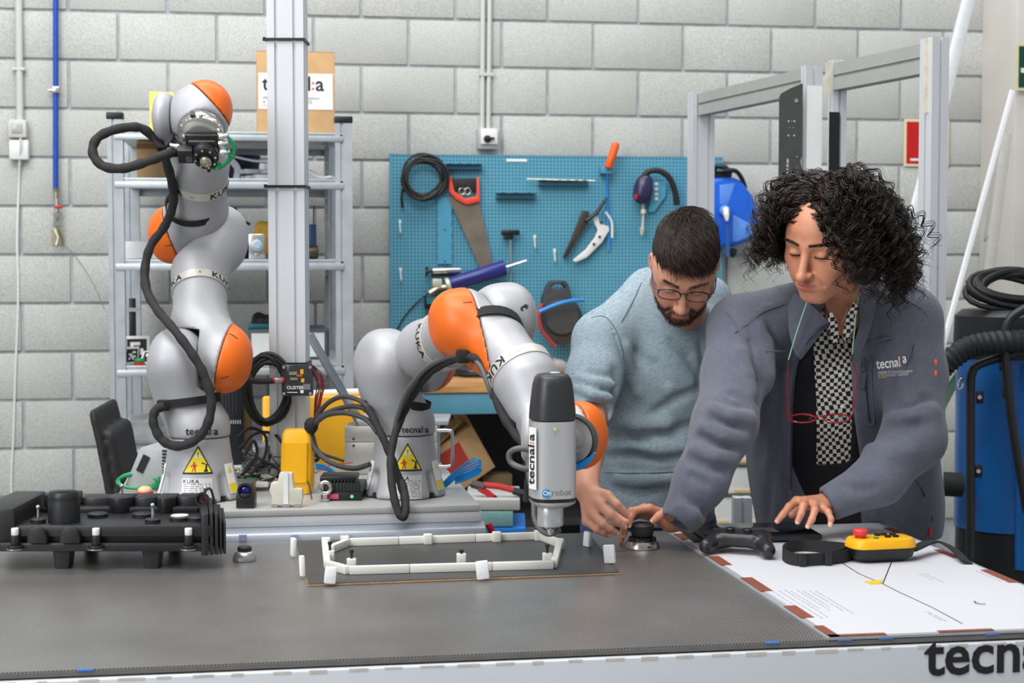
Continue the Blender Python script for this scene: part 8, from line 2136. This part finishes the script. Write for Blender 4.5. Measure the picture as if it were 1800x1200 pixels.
# metal instrument case with laptop
d = 4.36; c = P(690, 832, d); c.z = RZ + .0006; t = thing('metal_case', 'brushed metal instrument case with chrome handles behind right robot', 'case', c); k = d / FPX; M_ = fcam(c); hz = P(690, 750, d).z - RZ
x0, x1 = (606 - 690) * k, (768 - 690) * k
MB().bb((x0, 0, 0), (x1, .13, hz - .041), M_).build('lower_body', mat('brushed_case', (196, 194, 188), .35, .5, var=.04, stretch=(.05, 1, 1), scale=40), t, bevel=.002)
MB().bb((x0, 0, hz - .04), (x1, .13, hz), M_).build('lid', MATS['brushed_case'], t, bevel=.002)
for z in (hz - .05, hz - .032): MB().cyl(M_ @ Vector((x0 + .024, -.001, z)), M_ @ Vector((x0 + .024, -.004, z)), .003, n=8).build('screw', M_INK, t)
MB().tube(crom([M_ @ Vector(v) for v in ((x1 - .004, .02, hz - .012), (x1 + .030, .02, hz - .012), (x1 + .040, .02, hz - .022), (x1 + .040, .02, hz - .095), (x1 + .030, .02, hz - .108), (x1 - .004, .02, hz - .108))], 5), .0048, 10).build('handle', mat('chrome', (220, 220, 224), .08, 1.0, var=.02), t)
lt = thing('laptop', 'open silver laptop standing on the metal case behind robots', 'laptop', M_ @ Vector((0, .05, hz + .001)))
MB().bb((x0 + .02, .03, hz + .0008), (x1 + .03, .22, hz + .014), M_).build('base', mat('laptop_silver', (176, 178, 180), .35, .4), lt, bevel=.003)
q0, q1 = P(630, 745, d + .02), P(541, 590, d + .06); q2_, q3 = q1 + VF * .22 - VR * .012, q0 + VF * .22 - VR * .012; nn = (q1 - q0).cross(VF).normalized() * .006
MB().add([q0, q1, q2_, q3, q0 + nn, q1 + nn, q2_ + nn, q3 + nn], [(0, 1, 2, 3), (7, 6, 5, 4), (0, 4, 5, 1), (1, 5, 6, 2), (2, 6, 7, 3), (3, 7, 4, 0)]).build('screen_lid', mat('laptop_dark', (120, 122, 120), .3, .3), lt, bevel=.001)
q = P(640, 697, 4.75); tag(MB().bb((-.17, 0, 0), (.02, .12, q.z), fcam((q.x, q.y, 0))).build('yellow_cabinet', M_YEL, bevel=.006), 'yellow cabinet standing behind the metal case and post', 'cabinet')
q = P(470, 697, 4.8); tag(MB().bb((-.016, 0, 0), (.016, .03, q.z), fcam((q.x, q.y, 0))).build('yellow_bollard', M_YEL, bevel=.006), 'slim yellow upright seen through the black cable coil', 'post')
tag(MB().tube([P(545, 692, 4.80), P(700, 686, 4.80)], .011, 10).build('white_tube', M_WHITE), 'white tube lying behind the right robot shoulder', 'tube')
# blue leads at the right of the carriage
for i in range(5):
    pts = [P(775 + 2 * i, 852 + i, 4.1), P(800 + 2 * i, 828 + 2 * i, 4.08 + .01 * i), P(832 + 2 * i, 806 + 4 * i, 4.06), P(845, 812 + 4 * i, 4.06), P(832, 826 + 3 * i, 4.07), P(800, 838 + 3 * i, 4.09)]
    tag(MB().tube(crom(pts, 5), .0021, 6).build('blue_lead', M_BC), ('topmost', 'second', 'middle', 'fourth', 'lowest')[i] + ' bright blue lead in the bundle beside the right robot base', 'cable', 'blue leads beside the right robot')
for i in range(3): tag(MB().tube(crom([P(556, 815 + 4 * i, 4.16), P(575, 820 + 3 * i, 4.14), P(592, 832 + 3 * i, 4.1)], 5), .0035, 6).build('blue_lead', M_BC), ('upper', 'middle', 'lower')[i] + ' bright blue lead running behind the yellow device', 'cable', 'blue leads behind the yellow device')
# ================================================================== BEHIND AND BELOW
# office chair
c = P(205, 900, 4.95); t = thing('office_chair', 'black office chair behind the table at left', 'chair', (c.x, c.y, 0))
ch = fcam((c.x, c.y, 0)); cl = to_local(ch); zt = P(180, 722, 4.95).z
def f_back(p):
    q = cl(p); z = q[:, 2]; r0 = q[:, 1] * -.085; xs = -.058 + r0 + np.interp(z, [zt - .55, zt - .30, zt - .1, zt], [.08, .045, .010, -.012]).astype(np.float32); r = q.copy(); r[:, 0] -= xs
    d = d_box(r, (0, .20, zt - .27), (.013, .21, .275), .013); d2 = d_box(r, (.028, .20, zt - .31), (.016, .19, .25), .016)
    return np.minimum(d, smin(d2, d2, .01)) * .9
blob('backrest', f_back, ch @ Vector((-.16, -.08, zt - .6)), ch @ Vector((.16, .50, zt + .03)), .009, mat('chair_black', (34, 33, 34), .6, var=.1), t)
MB().bb((-.02, .02, .46), (.42, .42, .54), ch).build('seat', mat('chair_black', (34, 33, 34)), t, bevel=.03); MB().bb((-.01, .16, .40), (.03, .24, .75), ch).build('back_bar', M_BLACK, t)
MB().cyl(ch @ Vector((.2, .2, .08)), ch @ Vector((.2, .2, .46)), .025, n=14).build('gas_lift', M_BLACK, t)
for i in range(5): a = 2 * PI * i / 5; MB().tube([ch @ Vector((.2, .2, .09)), ch @ Vector((.2 + .28 * math.cos(a), .2 + .28 * math.sin(a), .06))], .018, 8).ball(tuple(ch @ Vector((.2 + .28 * math.cos(a), .2 + .28 * math.sin(a), .031))), .030, 10).build('leg', M_BLACK, t)
# under the bench
bd = BY0 + .10
def oy(px, py, o=0.0): return onY(px, py, bd + o)
t = thing('open_carton', 'tilted brown carton with red print under the workbench', 'carton', oy(830, 860)); cM = frame(oy(772, 818), Vector((.82, .25, .5)).normalized(), Vector((-.25, .97, 0)).normalized(), Vector((-.48, -.1, .85)).normalized())
MB().bb((0, 0, -.14), (.20, .20, .06), cM).build('body', M_CARD, t, bevel=.002); MB().bb((.015, -.002, -.06), (.12, -.0008, .035), cM).build('red_print', mat('red_print', (176, 58, 48), .8, var=.1), t)
MB().bb((.2005, .0, -.14), (.203, .16, .11), cM @ Matrix.Rotation(.0, 4, 'Y')).bb((.0, .0, .0605), (.19, .1, .063), cM @ Matrix.Rotation(-.2, 4, 'Y')).build('flap', M_CARD, t)
sd = 5.15
def stackbox(name, label, x0, x1, y0, y1, m, dep=.30):
    a, b = P(x0, y0, sd), P(x1, y1, sd); w = (b - a).dot(VR); return tag(MB().bb((0, 0, 0), (w, dep, a.z - b.z - .001), fcam(Vector((a.x, a.y, b.z)))).build(name, m, bevel=.004), label, 'box')
stackbox('organiser_box', 'clear grey organiser box on top of the stack under bench', 818, 914, 877, 897, mat('clear_grey', (190, 192, 188), .3, var=.05))
stackbox('organiser_box', 'pale teal box in the middle of stack under bench', 822, 902, 898, 926, mat('pale_teal', (126, 170, 172), .5))
stackbox('organiser_box', 'bright blue box at the bottom of stack under bench', 838, 924, 927, 952, mat('bright_blue', (30, 120, 206), .45))
a = P(838, 953, sd); tag(MB().bb((-.02, 0, 0), (.19, .3, a.z), fcam((a.x, a.y, 0))).build('low_trolley', mat('trolley_grey', (70, 74, 78), .5), bevel=.004), 'dark grey trolley carrying the stacked boxes under bench', 'trolley')
ct = thing('bolt_cutter', 'red-handled bolt cutter lying on the organiser box', 'tool', P(880, 876, sd + .05)); 
for a, b in (((842, 858), (872, 878)), ((850, 852), (906, 862))): MB().tube([P(*a, sd + .05), P((a[0] + b[0]) / 2, (a[1] + b[1]) / 2 - 2, sd + .05), P(*b, sd + .05)], .010, 8).build('handle', M_RED, ct)
for a, b in (((866, 874), (876, 884)), ((902, 862), (922, 868))): MB().tube([P(*a, sd + .05), P(*b, sd + .05)], [.012, .013], 8).build('grip', M_BLACK, ct)
MB().tube([P(830, 850, sd + .06), P(852, 856, sd + .05)], .014, 8).build('jaw', M_DKMET, ct)
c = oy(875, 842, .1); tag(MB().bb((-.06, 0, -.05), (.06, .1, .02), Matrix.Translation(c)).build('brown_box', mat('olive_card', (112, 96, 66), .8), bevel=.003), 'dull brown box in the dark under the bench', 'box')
# drawer cabinet behind the two people
dd = 6.2; a, b = P(1190, 700, dd), P(1425, 960, dd); w = (b - a).dot(VR); dc = thing('drawer_cabinet', 'white drawer cabinet with yellow label strips behind the two people', 'cabinet', (a.x, a.y, 0)); M_ = fcam((a.x, a.y, 0))
ztop = P(1190, 738, dd).z
MB().bb((0, .02, 0), (w, .45, ztop), M_).build('body', mat('cabinet_grey', (196, 198, 198), .5), dc, bevel=.004)
zz = [P(1190, y, dd).z for y in (752, 787, 820, 873, 928, 985)]
for i in range(5):
    z1, z0 = zz[i], zz[i + 1]; o = MB().bb((.008, 0, z0 + .004), (w - .008, .019, z1 - .003), M_).build('drawer', M_WHITE, dc, bevel=.003)
    MB().bb((.01, -.012, z0 + .003), (w - .01, -.001, z0 + .012), M_).build('handle_rail', mat('rail_grey', (120, 122, 122), .4, .4), o, bevel=.002); MB().bb((.012, -.006, z0 + .013), (w - .012, -.0015, z0 + .028), M_).build('label_strip', mat('label_cream', (226, 224, 212), .5), o)
    for j in range(5): MB().bb((.03 + j * .095, -.0075, z0 + .015), (.10 + j * .095, -.0062, z0 + .0245), M_).build('yellow_label', mat('label_yellow', (234, 196, 120), .6), o)
mb = MB(); q = P(1304, 900, 4.5); profile(mb, (q.x, q.y, 0), (q.x, q.y, P(1304, 873, 4.5).z), .05, .05, VR); tag(mb.build('profile_stub', M_ALU), 'short slotted aluminium upright in front of drawer cabinet', 'profile')
# industrial vacuum cleaner
vd_ = 4.75; c = P(1770, 900, vd_); vcx, vcy = c.x, c.y
t = thing('vacuum_cleaner', 'blue industrial vacuum cleaner with black hose and tube frame', 'vacuum cleaner', (vcx, vcy, 0)); Mv = Matrix.Translation((vcx, vcy, 0)); zv = lambda py: P(1740, py, vd_ - .1).z; rv = .150
M_VB = mat('vacuum_blue', (24, 92, 160), .3, var=.03)
MB().lathe([(rv, zv(934)), (rv, zv(640)), (rv * 1.01, zv(630))], Mv, 40).build('tank', M_VB, t); MB().lathe([(rv * .97, .12), (rv * .97, zv(935))], Mv, 40).build('lower_skirt', M_BLACK, t)
MB().lathe([(rv * 1.04, zv(629)), (rv * 1.06, zv(600)), (rv * 1.04, zv(556)), (rv * .9, zv(545)), (.0, zv(543))], Mv, 40).build('motor_head', M_BLACK, t, bevel=0)
MB().bb((-.01, -rv - .02, zv(715)), (.12, -rv + .03, zv(615)), Mv @ Matrix.Rotation(.25, 4, 'Z')).build('control_panel', mat('panel_grey', (58, 60, 62), .5), t, bevel=.004)
hp = crom([P(1640, 668, 4.52), P(1662, 640, 4.5), P(1700, 612, 4.5), P(1745, 602, 4.5), P(1800, 600, 4.52), P(1850, 612, 4.55)], 9)
MB().tube(hp, [.031 + .0022 * (1 if i % 2 else -1) for i in range(len(hp))], 14).build('suction_hose', M_RUB, t)
dv = vd_ - .22
MB().tube(crom([P(1706, 1010, dv), P(1706, 960, dv), P(1706, 800, dv), P(1706, 680, dv), P(1709, 655, dv), P(1722, 640, dv), P(1780, 622, dv), P(1830, 610, dv)], 5), .0125, 10).build('frame_tube', mat('powder_black', (32, 32, 34), .4), t)
MB().tube(crom([P(1840, 520, dv - .02), P(1800, 543, dv - .02), P(1776, 560, dv - .02), P(1766, 590, dv - .02), P(1768, 640, dv - .02), P(1782, 760, dv - .02), P(1806, 900, dv - .02)], 6), .0125, 10).build('handle_tube', mat('powder_black', (32, 32, 34)), t)
for x, y in ((1722, 698), (1720, 828), (1763, 640), (1769, 688)): MB().box((0, 0, 0), (.022, .012, .036), fcam(P(x, y, dv + .008))).build('frame_lug', M_BLACK, t, bevel=.005); MB().cyl(P(x, y, dv - .002), P(x, y, dv - .008), .006, n=10).build('bolt', M_STEEL, t)
MB().cyl(P(1655, 850, vd_ - .1), P(1690, 852, vd_ - .1), .035, n=16).build('inlet_port', M_RUB, t); MB().cyl(P(1805, 1000, vd_ - .15), P(1805, 640, vd_ - .15), .035, n=18).build('side_tube', M_VB, t)
MB().tube(crom([P(1690, 665, dv), P(1693, 675, dv - .01), P(1688, 684, dv - .01), P(1684, 676, dv)], 4, True), .003, 6, closed=True).build('latch_ring', M_STEEL, t); MB().bb((-.05, -.05, 0), (.05, .05, .12), Mv).build('castor_base', M_BLACK, t)
for x, y in ((-.1, -.1), (.1, -.1), (-.1, .1), (.1, .1)): MB().cyl((vcx + x - .012, vcy + y, .041), (vcx + x + .012, vcy + y, .041), .040, n=16).build('castor', M_RUB, t)
coil('vacuum_cable', 'thick black cable coiled on top of the vacuum cleaner', 'cable', Vector((vcx - .0, vcy - .02, zv(545) + .062)), Vector((.95, .1, 0)), Vector((0, .34, .30)), .135, 10, M_RUB, .0085, 40, [], .17)
tag(MB().add([P(1655, 690, 4.9), P(1690, 640, 4.9), P(1700, 646, 4.92), P(1660, 722, 4.92)] + [P(1655, 690, 4.93), P(1690, 640, 4.93), P(1700, 646, 4.95), P(1660, 722, 4.95)], [(0, 1, 2, 3), (7, 6, 5, 4), (0, 4, 5, 1), (1, 5, 6, 2), (2, 6, 7, 3), (3, 7, 4, 0)]).build('green_film', mat('pale_green_film', (142, 190, 150), .3, alpha=.8)), 'pale green plastic film hanging beside vacuum hose', 'film')
MB().box((0, 0, 0), (.05, .03, .045), fcam(P(1661, 628, 4.62))).build('red_latch', M_RED, t, bevel=.006)
